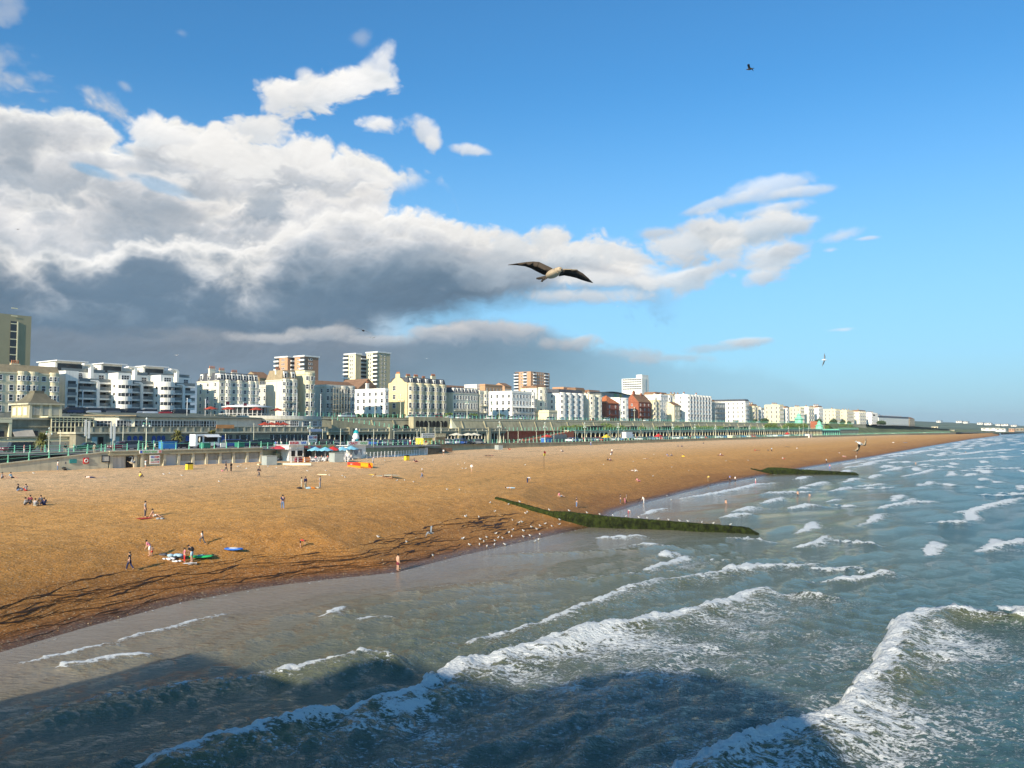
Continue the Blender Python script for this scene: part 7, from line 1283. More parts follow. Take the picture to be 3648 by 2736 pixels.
for i in range(8): P_(0, 0, 'sit', '%s seated cafe guest from the left under the parasols' % ORD[i], ('white', 'pink', 'black', 'red', 'khaki', 'lblue', 'maroon', 'white')[i], 'dgrey', 1.7, face=rnd.uniform(-90, 90), place=(s_at(1105+i*21, 139.4), 139.4, groundz(s_at(1105+i*21, 139.4), 139.4)+.42), group='guests at the cafe tables')
for i, px in enumerate((1057, 1072)): thing_at(px, 1640, 'menu_stand', ('white menu stand left of the burger bar windows', 'second menu stand, with a red figure, by the burger bar')[i], 'sign', lambda b: b.box(-.4, -.05, 0, .4, .05, 1.9), (WHT, CLO['red'])[i], ROT)
for i, px in enumerate((1063, 1092)): thing_at(px, 1646, 'planter', ('red-brown planter box at the left of the cafe', 'orange planter box in front of the cafe')[i], 'planter', lambda b: b.box(-.8, -.3, 0, .8, .3, .85).box(-.7, -.2, .85, .7, .2, 1.0), (CLO['maroon'], CLO['orange'])[i], ROT)
s = s_at(1095, 137.5); fence([(s_at(1040, 137.5), 137.5), (s_at(1240, 137.5), 137.5)], lambda s_: groundz(s_, 137.5), 'low white and mint rail around the cafe tables', 1.8, .9, m='frame', rails=2)
s = s_at(985, 147); e = empty('red_stall', s, 147, groundz(s, 146), 'small stall with a red-white canopy at the end of the shuttered shops', 'stall'); MB().box(0, 0, 0, 5, 2.5, 1.6).build('counter', M['conc'], e); MB().lathe([(0, 3.3), (1.5, 3.1), (2.6, 2.7), (2.6, 2.5), (0, 2.6)], 14, (2.5, 1, 0)).build('canopy', mat('red_canopy', (0.45, 0.05, 0.07), 0.6), e)
for x in (.4, 4.6): MB().tube((x, .2, 0), (x, .2, 2.7), .08).build('post', M['mint'], e)
# golf kiosk with snowman figure
e, Wd, Hh = kiosk('golf_kiosk', 'white kiosk with red and green CRAZY GOLF sign under a giant snowman figure', 1246, 1304, 1588, 1623, 143.5, 3.5, M['white'])
MB().box(-.8, -.3, Hh, Wd+.3, 3.6, Hh+.1).build('roof', M['frame'], e); MB().box(-.9, -.5, Hh+.1, Wd+.4, -.35, Hh+1.05).build('sign_board', WHT, e); text(e, 'CRAZY', -.5, Hh+.3, .8, RED, y=-.52, w=Wd*.5, bold=.02); text(e, 'GOLF', Wd*.57, Hh+.3, .8, GRN, y=-.52, w=Wd*.44, bold=.02)
MB().box(.3, -.06, .9, Wd*.75, -.005, 2.2).build('mural', CLO['grey'], e); MB().yprism([(Wd*.45, .9), (Wd*.7, .9), (Wd*.58, 2.0)], -.1, -.065).build('mural_triangle', WHT, e); MB().yprism([(Wd*.12, .9), (Wd*.32, .9), (Wd*.22, 1.9)], -.1, -.065).build('mural_triangle', WHT, e)
sk = s_at(1273, 144.8); e = empty('snowman_figure', sk, 145.2, groundz(sk, 143)-.1+Hh+.1, 'giant round-bodied snowman figure in teal bobble hat and scarf on the kiosk roof', 'figure'); TE = mat('teal_figure_paint', (0.02, 0.34, 0.36), 0.4, 0.05); WP = M['frame']; k = 1.0
MB().ball((0, 0, .35), .75, 14, (1.1, .9, .6)).build('base_feet', WP, e); MB().ball((0, 0, 1.1), .72, 14, (.95, .8, 1)).build('trousers', TE, e); MB().ball((-.05, 0, 1.95), .85, 16, (1, .85, .95)).build('belly', WP, e); MB().ball((.02, 0, 2.65), .60, 16).build('head', WP, e)
MB().lathe([(.60, 0), (.64, .18), (.5, .5), (.25, .8), (0, .85)], 16, (.05, 0, 2.75)).build('hat', TE, e); MB().ball((.12, 0, 3.72), .27, 12).build('bobble', WP, e); MB().lathe([(.3, -.1), (.66, 0), (.3, .12)], 16, (0, 0, 2.28)).build('scarf', TE, e); MB().tube((-.9, -.2, .4), (-.95, -.2, 1.4), .34, .40, n=10).build('cup', WP, e); MB().tube((.75, 0, .2), (.85, 0, 1.5), .16, .2, n=8).build('golf_club', mat('caramel', (.55, .28, .06), .5), e); MB().ball((.85, 0, 1.65), .25, 8).build('club_head', LB, e)
# golf course fence and posts
fence([(s_at(1308, 142), 142), (s_at(1420, 145), 145), (s_at(1520, 150), 150)], lambda s_: groundz(s_, 144)-.05, 'white picket rail around the crazy golf course', 1.5, 1.35, m='frame', rails=3, big=.07, group='white rails')
strip_wall('golf_wall', [(s_at(1310, 142.6), 142.6), (s_at(1420, 145.6), 145.6), (s_at(1520, 150.6), 150.6)], lambda s_: 6.5, lambda s_: groundz(s_, 144)+.45, .2, mat('pale_blue_wall', (0.50, 0.54, 0.58), .8), 'low pale blue wall round the crazy golf course', 'wall')
# watersports hut and railway hut
def hut(name, label, px0, px1, py0, py1, t, wm, signs, sx0, sx1, sy0, sy1, col):
    s0, s1 = s_at(px0, t), s_at(px1, t); z0 = float(promz(s0)); e = empty(name, s0, t, z0, label, 'hut'); Wd = s1-s0; Hh = z_at(s0, t, py0)-z0; MB().box(0, 0, -1.5, Wd, 3, Hh).build('wall', wm, e)
    a, b_ = s_at(sx0, t)-s0, s_at(sx1, t)-s0; c0, c1 = z_at(s0, t, sy1)-z0, z_at(s0, t, sy0)-z0; MB().box(a, -.35, c0, b_, -.2, c1).build('sign_board', WHT if col is not M['ivory'] else M['conc'], e); MB().box(-.1, -.19, Hh, Wd+.1, 3.1, Hh+.2).build('roof', M['gconc'], e)
    for i, l in enumerate(signs): text(e, l, a+.2, c1-(c1-c0)*(i+1)/len(signs)+.12, (c1-c0)/len(signs)*.85, col, y=-.38, w=(b_-a)-.4, bold=.01)
    return e, Wd, Hh
e, Wd, Hh = hut('station_hut', 'yellow hut under a white AQUARIUM STATION signboard', 1508, 1541, 1561, 1583, 166, mat('yellow_hut', (.80, .58, .06), .6, .06), ('AQUARIUM', 'STATION'), 1501, 1545, 1543, 1560, mat('sign_grey', (.30, .28, .22), .6)); 
for i in range(5): MB().box(Wd*i/5+.1, -.06, 0, Wd*i/5+.2, -.01, Hh-.1).build('batten', M['ivory'], e)
MB().box(Wd*.1, -.1, .3, Wd*.4, -.065, 1.1).build('red_notice', RED, e)
e, Wd, Hh = hut('railway_hut', 'brown hut with a RAILWAY signboard right of the yellow hut', 1550, 1586, 1559, 1582, 167.5, M['tan'], ('RAILWAY',), 1550, 1587, 1544, 1558, M['ivory'])
s = s_at(1480, 163); e = empty('steps', s, 161, 7.4, 'brown steps with handrails rising to the yellow hut', 'steps')
for i in range(8): MB().box(i*.5, 0, 0, i*.5+.5, 2, .35*(i+1)).build('step', M['conc'], e)
for y in (0, 2): MB().tube((0, y, 1.1), (4, y, 3.9), .05).build('handrail', M['tan'], e)
e = empty('low_platform', s_at(1525, 160), 160, 6.9, 'brown boarded platform edge below the two huts', 'platform'); MB().box(0, 0, 0, s_at(1612, 160)-s_at(1525, 160), 3, 1.6).build('deck', M['btile'], e)

# ---------------------------------------------------------------- lamps, poles
def lamp_mesh(h):
    b = MB().lathe([(.26, 0), (.26, .6), (.16, .9), (.11, 1.5), (.085, h*.82), (.13, h*.84), (.08, h*.86), (.07, h)], 10); a = MB()
    for sg in (-1, 1): a.tube((0, 0, h*.86), (sg*.75, 0, h*.90), .05).tube((sg*.75, 0, h*.90), (sg*.75, 0, h*.84), .04)
    l = MB().ball((-.75, 0, h*.80), .24, 8, (1, 1, 1.2)).ball((.75, 0, h*.80), .24, 8, (1, 1, 1.2)).lathe([(.1, h), (.26, h*1.01), (.22, h*1.045), (.05, h*1.07), (0, h*1.09)], 8)
    return b.mesh('column'), a.mesh('bracket'), l.mesh('lantern')
LM = lamp_mesh(7.0); LG_ = mat('lantern_glass', (.62, .68, .62), .3, .05)
for mm_, x in zip(LM, (M['polew'], M['mint'], LG_)): mm_.materials.append(x)
def lamp(s, t, z, h, label, group):
    e = empty('street_lamp', s, t, z, label, 'street lamp', group); e.scale = (h/7.6,)*3
    for n, mm_ in zip(('column', 'bracket', 'lantern'), LM): link(n, mm_, None, e)
for i, (px, py, t) in enumerate([(177, 1521, 152), (523, 1486, 156), (1105, 1501, 160), (1779, 1500, 176), (1941, 1503, 181), (2083, 1504, 183), (2202, 1506, 184.5), (2396, 1509, 186), (2475, 1510, 187), (2548, 1513, 188), (2670, 1516, 189), (2721, 1517, 189), (2808, 1518, 190), (2847, 1519, 190), (2880, 1519, 190)]):
    s = s_at(px, t); z = float(promz(s)); lamp(s, t, z, z_at(s, t, py)-z, '%s ornate cream promenade lamp from the left, with twin lanterns' % ORD[i], 'ornate lamps along the promenade')
for i, (px, py) in enumerate([(1336, 1414), (1427, 1405), (1524, 1418), (1664, 1421), (1753, 1424), (1779, 1430), (2029, 1436), (2107, 1442), (2211, 1446), (2260, 1450), (2500, 1470), (2550, 1475)]):
    s = s_at(px, 217.5); lamp(s, 217.5, UPZ+.15, z_at(s, 217.5, py)-UPZ, '%s lamp from the left along the upper road railing' % ORD[i], 'lamps along the upper road')
SMM = MB().tube((0, 0, 0), (0, 0, 4.6), .09, .06, 8).mesh('column'); SMM.materials.append(M['polew']); SMH = MB().tube((-.5, 0, 4.6), (.3, 0, 4.65), .07).ball((-.45, 0, 4.55), .2, 8, (1.6, 1, .6)).mesh('lamp_head'); SMH.materials.append(M['polew'])
for i, px in enumerate([1404, 1486, 1700, 1735, 1810, 1911, 1973, 2050, 2105, 2173, 2223, 2283, 2328, 2380, 2423, 2465, 2501, 2542, 2590, 2634, 2705, 2745, 2775, 2860]):
    s = s_at(px, 183.5); e = empty('small_lamp', s, 183.5, float(promz(s)), '%s short cream lamp post from the left beside the promenade road' % ORD[i], 'street lamp', 'short lamp posts'); link('column', SMM, None, e); link('lamp_head', SMH, None, e)
def pole(px, py0, t, z, label, r=.09, m=None, flag=None):
    s = s_at(px, t); z = float(promz(s)) if z is None else z; h = z_at(s, t, py0)-z; e = empty('pole', s, t, z, label, 'pole'); MB().tube((0, 0, 0), (0, 0, h), r, r*.6, 8).build('shaft', m or M['frame'], e); MB().ball((0, 0, h), r*1.4, 8).build('finial', m or M['frame'], e)
    if flag: MB().box(.05, -.02, h-flag[0], flag[0]*1.2, .02, h-.1).build('cloth', flag[1], e)
for i, (px, py) in enumerate(((666, 1420), (731, 1423), (803, 1429), (866, 1435), (1008, 1411), (1057, 1402), (1105, 1396), (1142, 1405))): pole(px, py, 204 if px < 1000 else 214.2, 17.4 if px < 1000 else UPZ-.1, '%s white flagpole from the left in front of the hotels' % ORD[i], .11, flag=(1.0, (CLO['lblue'], CLO['grey'], CLO['maroon'], CLO['maroon'])[i]) if i < 4 else None)
for i, (px, py, t) in enumerate(((310, 1500, 160), (405, 1513, 150.5), (440, 1518, 160), (217, 1534, 152), (1214, 1529, 147), (1332, 1530, 148), (1499, 1523, 168), (1550, 1523, 165), (1528, 1506, 178), (1571, 1506, 178), (805, 1548, 155), (905, 1510, 182), (1150, 1530, 175), (1846, 1537, 179), (2861, 1505, 190))): pole(px, py, t, None, '%s slender cream pole from the left along the promenade' % ORD[i], .08, M['polew'])
for i, (px, py0) in enumerate(((403, 1528), (312, 1520))):
    s = s_at(px, 150.4); e = empty('banner', s, 150.35, z_at(s, 150.4, py0+34), ('long pale twin banner hanging on the pole above the notice board', 'pale banner hanging on the pole left of the arched doors')[i], 'banner'); MB().box(-.5, 0, 0, -.12, .05, 3.0).build('cloth', M['white'], e); MB().box(.12, 0, -.4, .5, .05, 2.8).build('cloth', M['white'], e)

# ---------------------------------------------------------------- vehicles
def loft(sec, b):
    n = len(sec[0]); V = [p for s_ in sec for p in s_]; F = [(i*n+k, (i+1)*n+k, (i+1)*n+(k+1) % n, i*n+(k+1) % n) for i in range(len(sec)-1) for k in range(n)]+[tuple(range(n-1, -1, -1)), tuple((len(sec)-1)*n+k for k in range(n))]; return b.add(V, F, False)
def car_meshes(L, Wc, Hc, kind):
    def sec(x, zb, zt, w): return [(x, -w, zb), (x, -w*1.0, (zb+zt)/2), (x, -w*.93, zt), (x, w*.93, zt), (x, w, (zb+zt)/2), (x, w, zb)]
    w = Wc/2; b = MB(); loft([sec(-L/2, .45, .62, w*.86), sec(-L/2+.08, .28, .80, w*.95), sec(-L/2+1.0, .22, .90, w), sec(L/2-1.0, .22, .95, w), sec(L/2-.1, .28, .92, w*.95), sec(L/2, .45, .7, w*.88)], b)
    c = MB(); x0, x1, x2, x3 = (-L*.22, -L*.06, L*.28, L*.42) if kind == 'car' else (-L*.42, -L*.36, L*.46, L*.485)
    roof = MB(); roof.add([(x1, -w*.72, Hc-.02), (x2, -w*.72, Hc-.02), (x2, w*.72, Hc-.02), (x1, w*.72, Hc-.02), (x1+.1, -w*.66, Hc+.05), (x2-.1, -w*.66, Hc+.05), (x2-.1, w*.66, Hc+.05), (x1+.1, w*.66, Hc+.05)], [(0, 1, 5, 4), (1, 2, 6, 5), (2, 3, 7, 6), (3, 0, 4, 7), (4, 5, 6, 7)])
    c.add([(x0, -w*.88, .9), (x3, -w*.88, .92), (x3, w*.88, .92), (x0, w*.88, .9), (x1, -w*.72, Hc-.02), (x2, -w*.72, Hc-.02), (x2, w*.72, Hc-.02), (x1, w*.72, Hc-.02)], [(0, 1, 5, 4), (1, 2, 6, 5), (2, 3, 7, 6), (3, 0, 4, 7), (4, 5, 6, 7)])
    wh = MB().tube((0, -.1, 0), (0, .1, 0), .31, n=12).mesh('wheel'); li = MB().box(-.05, -.16, -.06, .05, .16, .06).mesh('headlight'); li.materials.append(M['frame']); wh.materials.append(M['iron'])
    bm, rm = b.mesh('body'), roof.mesh('roof'); bm.materials.append(None); rm.materials.append(None); gm = c.mesh('windows'); gm.materials.append(M['glass'])
    return dict(body=bm, roof=rm, windows=gm, wheel=wh, headlight=li, L=L, W=Wc)
CARS = {'car': car_meshes(4.2, 1.72, 1.42, 'car'), 'estate': car_meshes(4.6, 1.8, 1.65, 'estate'), 'van': car_meshes(5.0, 1.95, 2.1, 'van')}
PAINT = {k: mat('car_'+k, c, .25, .03, spec=.6) for k, c in dict(white=(.78, .78, .77), silver=(.50, .51, .52), black=(.015, .015, .018), blue=(.03, .08, .28), navy=(.02, .03, .08), red=(.45, .02, .02), maroon=(.14, .015, .03), grey=(.14, .15, .16), green=(.02, .10, .05)).items()}
def car(kind, colr, s, t, z, rz, label, group):
    D_ = CARS[kind]; e = empty('parked_'+('van' if kind == 'van' else 'car'), s, t, z, label, 'van' if kind == 'van' else 'car', group, rz=rz)
    for n in ('body', 'roof'): o = bpy.data.objects.new(n, D_[n]); COL.objects.link(o); o.parent = e; o.material_slots[0].link = 'OBJECT'; o.material_slots[0].material = PAINT[colr]
    link('windows', D_['windows'], None, e)
    for x in (-1, 1):
        for y in (-1, 1): link('wheel', D_['wheel'], None, e, (x*D_['L']*.30, y*(D_['W']/2-.12), .31))
    for y in (-.6, .6): link('headlight', D_['headlight'], None, e, (-D_['L']/2+.02, y*D_['W']/2*1.1, .66))
def row(name, pxs, t, zf, rz, cols, where, group, kinds=('car',)):
    cnt = {}
    for i, px in enumerate(pxs):
        c_ = cols[i % len(cols)]; kd = kinds[i % len(kinds)]; k = (c_, kd); cnt[k] = cnt.get(k, 0)+1; s = s_at(px, t)
        car(kd, c_, s, t, zf(s), rz+rnd.uniform(-.04, .04), '%s %s %s from the left %s' % (ORD[cnt[k]-1], c_, {'car': 'hatchback', 'estate': 'tall car', 'van': 'van'}[kd], where), group)
rz_ = lambda s: float(promz(s))-.10
row('a', [55, 75, 310, 430, 470, 512, 560, 600, 660, 695, 825, 862, 900, 935, 960], 157.5, lambda s: 10.27, ROT, ['maroon', 'black', 'green', 'maroon', 'grey', 'black', 'black', 'navy', 'black', 'silver', 'blue', 'navy', 'black', 'green', 'black'], 'in the row behind the ramp and shops railing', 'cars parked behind the promenade railing', ('car', 'estate', 'car'))
row('b', [1165, 1205, 1330, 1352, 1388, 1410, 1448, 1470, 1590, 1615, 1640, 1672, 1700], 172, lambda s: float(promz(s))+.03, ROT+math.pi/2, ['black', 'grey', 'blue', 'silver', 'grey', 'black', 'navy', 'silver', 'silver', 'white', 'blue', 'black', 'grey'], 'parked between the golf course and the colonnade', 'cars parked by the colonnade', ('estate', 'car'))
row('c', [2030, 2042, 2056, 2078, 2092, 2106, 2120, 2134, 2146, 2162, 2180, 2192, 2208, 2275, 2292, 2306, 2320, 2335, 2350, 2364, 2378, 2394, 2408, 2422, 2436, 2450, 2466, 2480, 2494, 2508, 2522, 2536, 2550, 2564, 2578, 2592, 2610, 2628, 2646, 2664, 2682, 2700, 2720, 2740, 2760, 2780, 2800, 2822, 2845, 2870], 191, rz_, ROT+math.pi/2, ['white', 'blue', 'silver', 'black', 'grey', 'blue', 'silver', 'red', 'navy', 'black', 'silver'], 'parked in front of the cream arcade', 'cars parked in front of the arcade', ('car', 'estate', 'car'))
row('d', [235, 262, 300, 330, 352, 395, 420, 470, 500, 530, 585, 640], 222, lambda s: UPZ+.05, ROT, ['black', 'navy', 'black', 'silver', 'black', 'grey', 'black', 'black', 'silver', 'white', 'red', 'black'], 'on the upper road below the white flats', 'cars on the upper road', ('car', 'estate'))
row('e', [1225, 1245, 1462, 1500, 1530, 1560, 1600, 1640, 1680, 1750, 1790, 1830, 1862, 1960, 2000, 2060, 2110, 2160, 2220, 2270, 2300, 2420, 2460, 2620, 2700], 223, lambda s: UPZ+.05, ROT, ['white', 'silver', 'silver', 'white', 'silver', 'red', 'white', 'white', 'grey', 'white', 'silver'], 'on the upper road before the terraces', 'cars on the upper road', ('car', 'estate'))
s = s_at(718, 150); e = empty('food_van', s, 152, 10.27, 'white food van with an open serving hatch behind the green bin', 'van'); Lv = s_at(783, 152)-s
MB().box(0, 0, .5, Lv, 2.1, 2.9).build('body', PAINT['white'], e); MB().box(.5, -.05, 1.2, Lv*.28, -.005, 2.5).box(Lv*.36, -.05, 1.3, Lv*.92, -.005, 2.4).build('hatch', M['dark'], e); MB().add([(Lv*.34, -1.2, 2.35), (Lv*.95, -1.2, 2.35), (Lv*.95, -.03, 2.75), (Lv*.34, -.03, 2.75), (Lv*.34, -1.2, 2.3), (Lv*.95, -1.2, 2.3), (Lv*.95, -.03, 2.7), (Lv*.34, -.03, 2.7)], [(0, 1, 2, 3), (7, 6, 5, 4), (4, 5, 1, 0)]).build('awning', M['frame'], e); MB().ball((Lv*.17, -.1, 1.8), .4, 10, (.6, .3, 1.4)).build('ice_cream_emblem', CREAMC, e)
for x in (.8, Lv-1): MB().tube((x, -.05, .4), (x, .2, .4), .4, n=12).build('wheel', M['iron'], e)
s = s_at(2230, 189); e = empty('box_lorry', s, 189, rz_(s), 'large white box lorry parked in front of the cream arcade', 'lorry'); MB().box(0, 0, 1.0, 6.4, 2.3, 3.9).build('cargo_box', PAINT['white'], e); MB().box(6.5, .1, .6, 8.3, 2.2, 2.9).build('cab', PAINT['white'], e); MB().box(7.4, .03, 1.8, 8.2, .09, 2.6).build('window', M['glass'], e)
for x in (1.2, 4.8, 7.4): MB().tube((x, -.02, .45), (x, .3, .45), .45, n=12).build('wheel', M['iron'], e)
for px, t, w, h, m_, l in ((583, 146, 2.9, 1.45, mat('bin_blue', (.04, .22, .55), .5), 'large blue rubbish skip behind the railing right of the golf sign'), (728, 146.5, 1.5, 1.1, mat('bin_green', (.03, .20, .13), .5), 'green rubbish bin in front of the food van'), (853, 147, 1.4, 1.1, MATS['bin_green'], 'green rubbish bin right of the white notice')):
    s = s_at(px, t); e = empty('skip', s, t, 10.27, l, 'skip'); MB().box(0, 0, .25, w, 1.5, h).build('body', m_, e); MB().box(-.05, -.08, h, w+.05, 1.58, h+.12).build('lid', m_, e)
    for x in (.3, w/2, w-.3): MB().tube((x, .1, .13), (x, .22, .13), .13, n=8).build('wheel', M['iron'], e)
poster('white_notice', 788, 810, 1578, 1593, 145.2, 'white notice board with faint red writing on the shop roof railing', 'sign', WHT)
for i, px in enumerate((1484, 1545, 1575)): pass
for i, (px, t) in enumerate(((1626, 181), (1668, 182), (1690, 182.5))): umbrella(px, 0, t, float(promz(s_at(px, t))), 2.6, CREAMC, '%s cream parasol from the left before the colonnade' % ORD[i], 'cream parasols by the colonnade', 3.4)
for i, (px, t) in enumerate(((944, 193), (968, 193), (990, 193), (1011, 193))): umbrella(px, 0, t, 13.55, 1.9, mat('brick_red_canvas', (.42, .06, .03), .7), '%s dark red parasol from the left on the terrace parapet' % ORD[i], 'dark red terrace parasols', 2.3)
for i, (px, t) in enumerate(((751, 203), (814, 201.5), (913, 200.5), (987, 203))): umbrella(px, 0, t, 17.6, 2.0, MATS['brick_red_canvas'], '%s red parasol from the left around the round cafe' % ORD[i], 'red cafe parasols', 2.6)
e = umbrella(1948, 0, 186, float(promz(s_at(1948, 186))), 2.2, CLO['red'], 'red parasol over the blue stall below the brick ramp', None, 2.8)
s = s_at(1938, 185); e = empty('market_stall', s, 184.5, float(promz(s)), 'blue-draped market stall below the red parasol', 'stall'); MB().box(0, 0, 0, 5, 2, 1.6).build('counter', CLO['blue'], e); MB().box(-.1, -.1, 1.6, 5.1, 2.1, 1.75).build('top', CLO['lblue'], e)
for i, (px, c_, l) in enumerate(((2160, YEL, 'yellow tent among the cars before the arcade'), (2345, CLO['red'], 'red tent among the cars before the arcade'), (2804, CLO['red'], 'small red van roof stall near the east end of the arcade'))):
    s = s_at(px, 186.5); e = empty('tent', s, 186.5, float(promz(s)), l, 'tent'); MB().add([(-2, -1.5, 1.4), (2, -1.5, 1.4), (2, 1.5, 1.4), (-2, 1.5, 1.4), (0, 0, 2.9)], [(0, 1, 4), (1, 2, 4), (2, 3, 4), (3, 0, 4), (3, 2, 1, 0)]).build('roof', c_, e)
    for x in (-1.9, 1.9): MB().box(x-.05, -1.45, 0, x+.05, -1.35, 1.4).build('leg', M['frame'], e)
for i, (a, b_) in enumerate(((2101, 2153), (2243, 2274), (2355, 2396), (2435, 2466), (2592, 2620), (2646, 2668))):
    s0, s1 = s_at(a, 206), s_at(b_, 206); e = empty('deck_shelter', s0, 206, 13.42, '%s dark low shelter from the left on the arcade deck' % ORD[i], 'shelter', 'shelters on the arcade deck'); MB().box(0, .8, 0, s1-s0, 2.5, 1.9).build('back_wall', M['dark'], e); MB().box(-.5, -.6, 1.9, s1-s0+.5, 2.8, 2.1).build('roof', M['gconc'], e)
    for x in (.1, (s1-s0)/2, s1-s0-.1): MB().box(x-.08, -.4, 0, x+.08, -.25, 1.9).build('post', M['conc'], e)
for i, (px, py, w_, l) in enumerate(((2607, 1557, 6, 'small cream ticket hut near the arcade middle'), (2880, 1553, 7, 'white arched hut on the beach edge before the lift tower'))):
    s = s_at(px, 180.5); e = empty('beach_hut', s, 180.2, groundz(s, 179), l, 'hut'); MB().box(0, 0, 0, w_, 3, 2.4).build('wall', M['white'] if i else M['cream'], e); MB().box(-.3, -.3, 2.4, w_+.3, 3.3, 2.6).build('roof', M['white'], e); MB().yprism([(w_*.35, 0), (w_*.35, 1.2), (w_*.5, 1.8), (w_*.65, 1.2), (w_*.65, 0)], -.06, -.005).build('arched_opening', M['dark'], e)
for i, (px, w_, l, mm_) in enumerate(((3068, 16, 'low cream playground wall under the green bank', 'cream'), (3130, 10, 'cream low wall with white posts under the green bank', 'ivory'), (3190, 9, 'white striped hut at the end of the green bank', 'white'), (3300, 5, 'tiny cream hut on the far beach edge', 'cream'))):
    s = s_at(px, 189); e = empty('low_building', s, 190, 6.6, l, 'building'); MB().box(0, 0, 0, w_, 3, 1.9).build('wall', M[mm_], e); MB().box(-.2, -.2, 1.9, w_+.2, 3.2, 2.1).build('roof', M['tan'], e)

# ================================================================ PLANTS
def leaves(b, c, r, n, size, rr, sq=(1, 1, 1)):
    for i in range(n):
        v = Vector((rr.gauss(0, 1), rr.gauss(0, 1), rr.gauss(0, 1))).normalized()*r*(0.55+0.45*rr.random()); p = Vector(c)+Vector((v.x*sq[0], v.y*sq[1], v.z*sq[2])); u = Vector((rr.gauss(0, 1), rr.gauss(0, 1), rr.gauss(0, 1))).normalized(); w = u.orthogonal().normalized(); k = size*rr.uniform(.6, 1.3)
        b.add([tuple(p-u*k), tuple(p+w*k*.6), tuple(p+u*k), tuple(p-w*k*.6)], [(0, 1, 2, 3)])
def shrub(px0, px1, t, z, h, label, cat='shrub', leaf='leaf', group=None, seed=1, dens=1.0, size=.28):
    s0, s1 = s_at(px0, t), s_at(px1, t); w = s1-s0; rr = random.Random(seed); e = empty('shrub' if cat == 'shrub' else cat, (s0+s1)/2, t, z, label, cat, group); b = MB(); k = max(1, int(w/(h*.8)))
    for i in range(k+1):
        hh = h*rr.uniform(.6, 1.05); r = hh*.55; leaves(b, (-w/2+w*(i+.5)/(k+1)+rr.uniform(-.4, .4), rr.uniform(-.3, .3), hh*.5), r, int(110*dens), size*h/2.2, rr, (1.15, .9, .95))
    b.build('foliage', M[leaf], e); st_ = MB()
    for i in range(k+1): x = -w/2+w*(i+.5)/(k+1); st_.tube((x, 0, -.2), (x+rr.uniform(-.2, .2), 0, h*.5), .07*h/2, .03, 5)
    st_.build('stem', M['btile'], e)
for i, (a, b_) in enumerate(((1994, 2050), (2052, 2100), (2152, 2200), (2202, 2242), (2278, 2302), (2336, 2356), (2398, 2434), (2468, 2500), (2502, 2538), (2554, 2590))): shrub(a, b_, 209, 13.4, 2.6, '%s bright green shrub bank from the left on the arcade deck' % ORD[i], group='shrubs on the arcade deck', seed=i+1)
for i, (a, b_, h) in enumerate(((2725, 2762, 5.2), (2790, 2832, 5.5), (2834, 2874, 5.0), (2893, 2908, 3.0), (2942, 2960, 4.2), (2976, 3032, 4.8), (2678, 2690, 3.0), (2152, 2170, 4.6), (2770, 2780, 2.5))): shrub(a, b_, 211.5, 13.2, h, '%s large bright green growth from the left against the retaining wall' % ORD[i], group='growth on the retaining wall', seed=30+i, dens=1.6, size=.22)
shrub(1256, 1370, 229, UPZ, 1.9, 'long dark clipped hedge in front of the west-facing white terrace', 'hedge', 'dleaf', seed=50, dens=1.6); shrub(1375, 1442, 230, UPZ, 1.9, 'dark hedge in front of the yellow corner house', 'hedge', 'dleaf', seed=51, dens=1.6)
for i, (px, w_, h, lf, l) in enumerate(((1686, 13, 3.6, 'leaf', 'bright green tree before the slate-topped terrace'), (1597, 5, 3.2, 'leaf', 'small yellow-green bush at the end of the yellow house'), (1786, 7, 2.8, 'dleaf', 'dark round bush before the white corner hotel'), (2723, 9, 4.5, 'dleaf', 'dark tree in the gap before the peach mansion'), (2690, 5, 3.5, 'dleaf', 'dark bush beside the cream annexe'), (2915, 8, 5, 'dleaf', 'dark tree behind the lift tower'), (2968, 10, 5.5, 'dleaf', 'large dark round tree before the arched cream house'), (3001, 4, 5, 'dleaf', 'thin dark tree right of the round tree'), (3025, 4, 3.5, 'dleaf', 'small dark bush before the pinkish roofed terrace'), (3140, 12, 5, 'dleaf', 'dark tree before the shaded crescent'), (2160, 6, 2.2, 'dleaf', 'low dark bush by the brick house'), (2268, 5, 2.2, 'dleaf', 'low dark bush by the brown brick mansion'))): shrub(px-w_, px+w_, 227, UPZ, h, l, 'tree' if 'tree' in l else 'shrub', lf, seed=60+i, dens=1.5)
def palm(px, t, py0, py1, label, seed):
    s = s_at(px, t); z1 = z_at(s, t, py0); e = empty('palm_tree', s, t, float(promz(s)), label, 'palm tree', 'palm trees on the promenade'); h = z1-float(promz(s))-1.9; rr = random.Random(seed); MB().tube((0, 0, 0), (.1, 0, h), .22, .16, 8).build('trunk', M['btile'], e); b = MB()
    for i in range(190):
        a = rr.uniform(0, 6.28); el_ = rr.uniform(-.9, 1.4); L = rr.uniform(1.3, 2.2); d = Vector((math.cos(a)*math.cos(el_), math.sin(a)*math.cos(el_), math.sin(el_))); p0 = Vector((.1, 0, h)); p1 = p0+d*L*.6; p2 = p0+d*L+Vector((0, 0, -.45)); w = d.cross(Vector((0, 0, 1))).normalized()*.16
        b.add([tuple(p0), tuple(p1+w), tuple(p2), tuple(p1-w)], [(0, 1, 2, 3)])
    b.build('crown', M['oleaf'], e)
palm(152, 156, 1532, 1590, 'bushy palm tree in front of the balustrade at the left', 1); palm(633, 162, 1523, 1578, 'palm tree between two groups of blue arched doors', 2); palm(755, 162, 1523, 1565, 'palm tree above the white food van', 3)

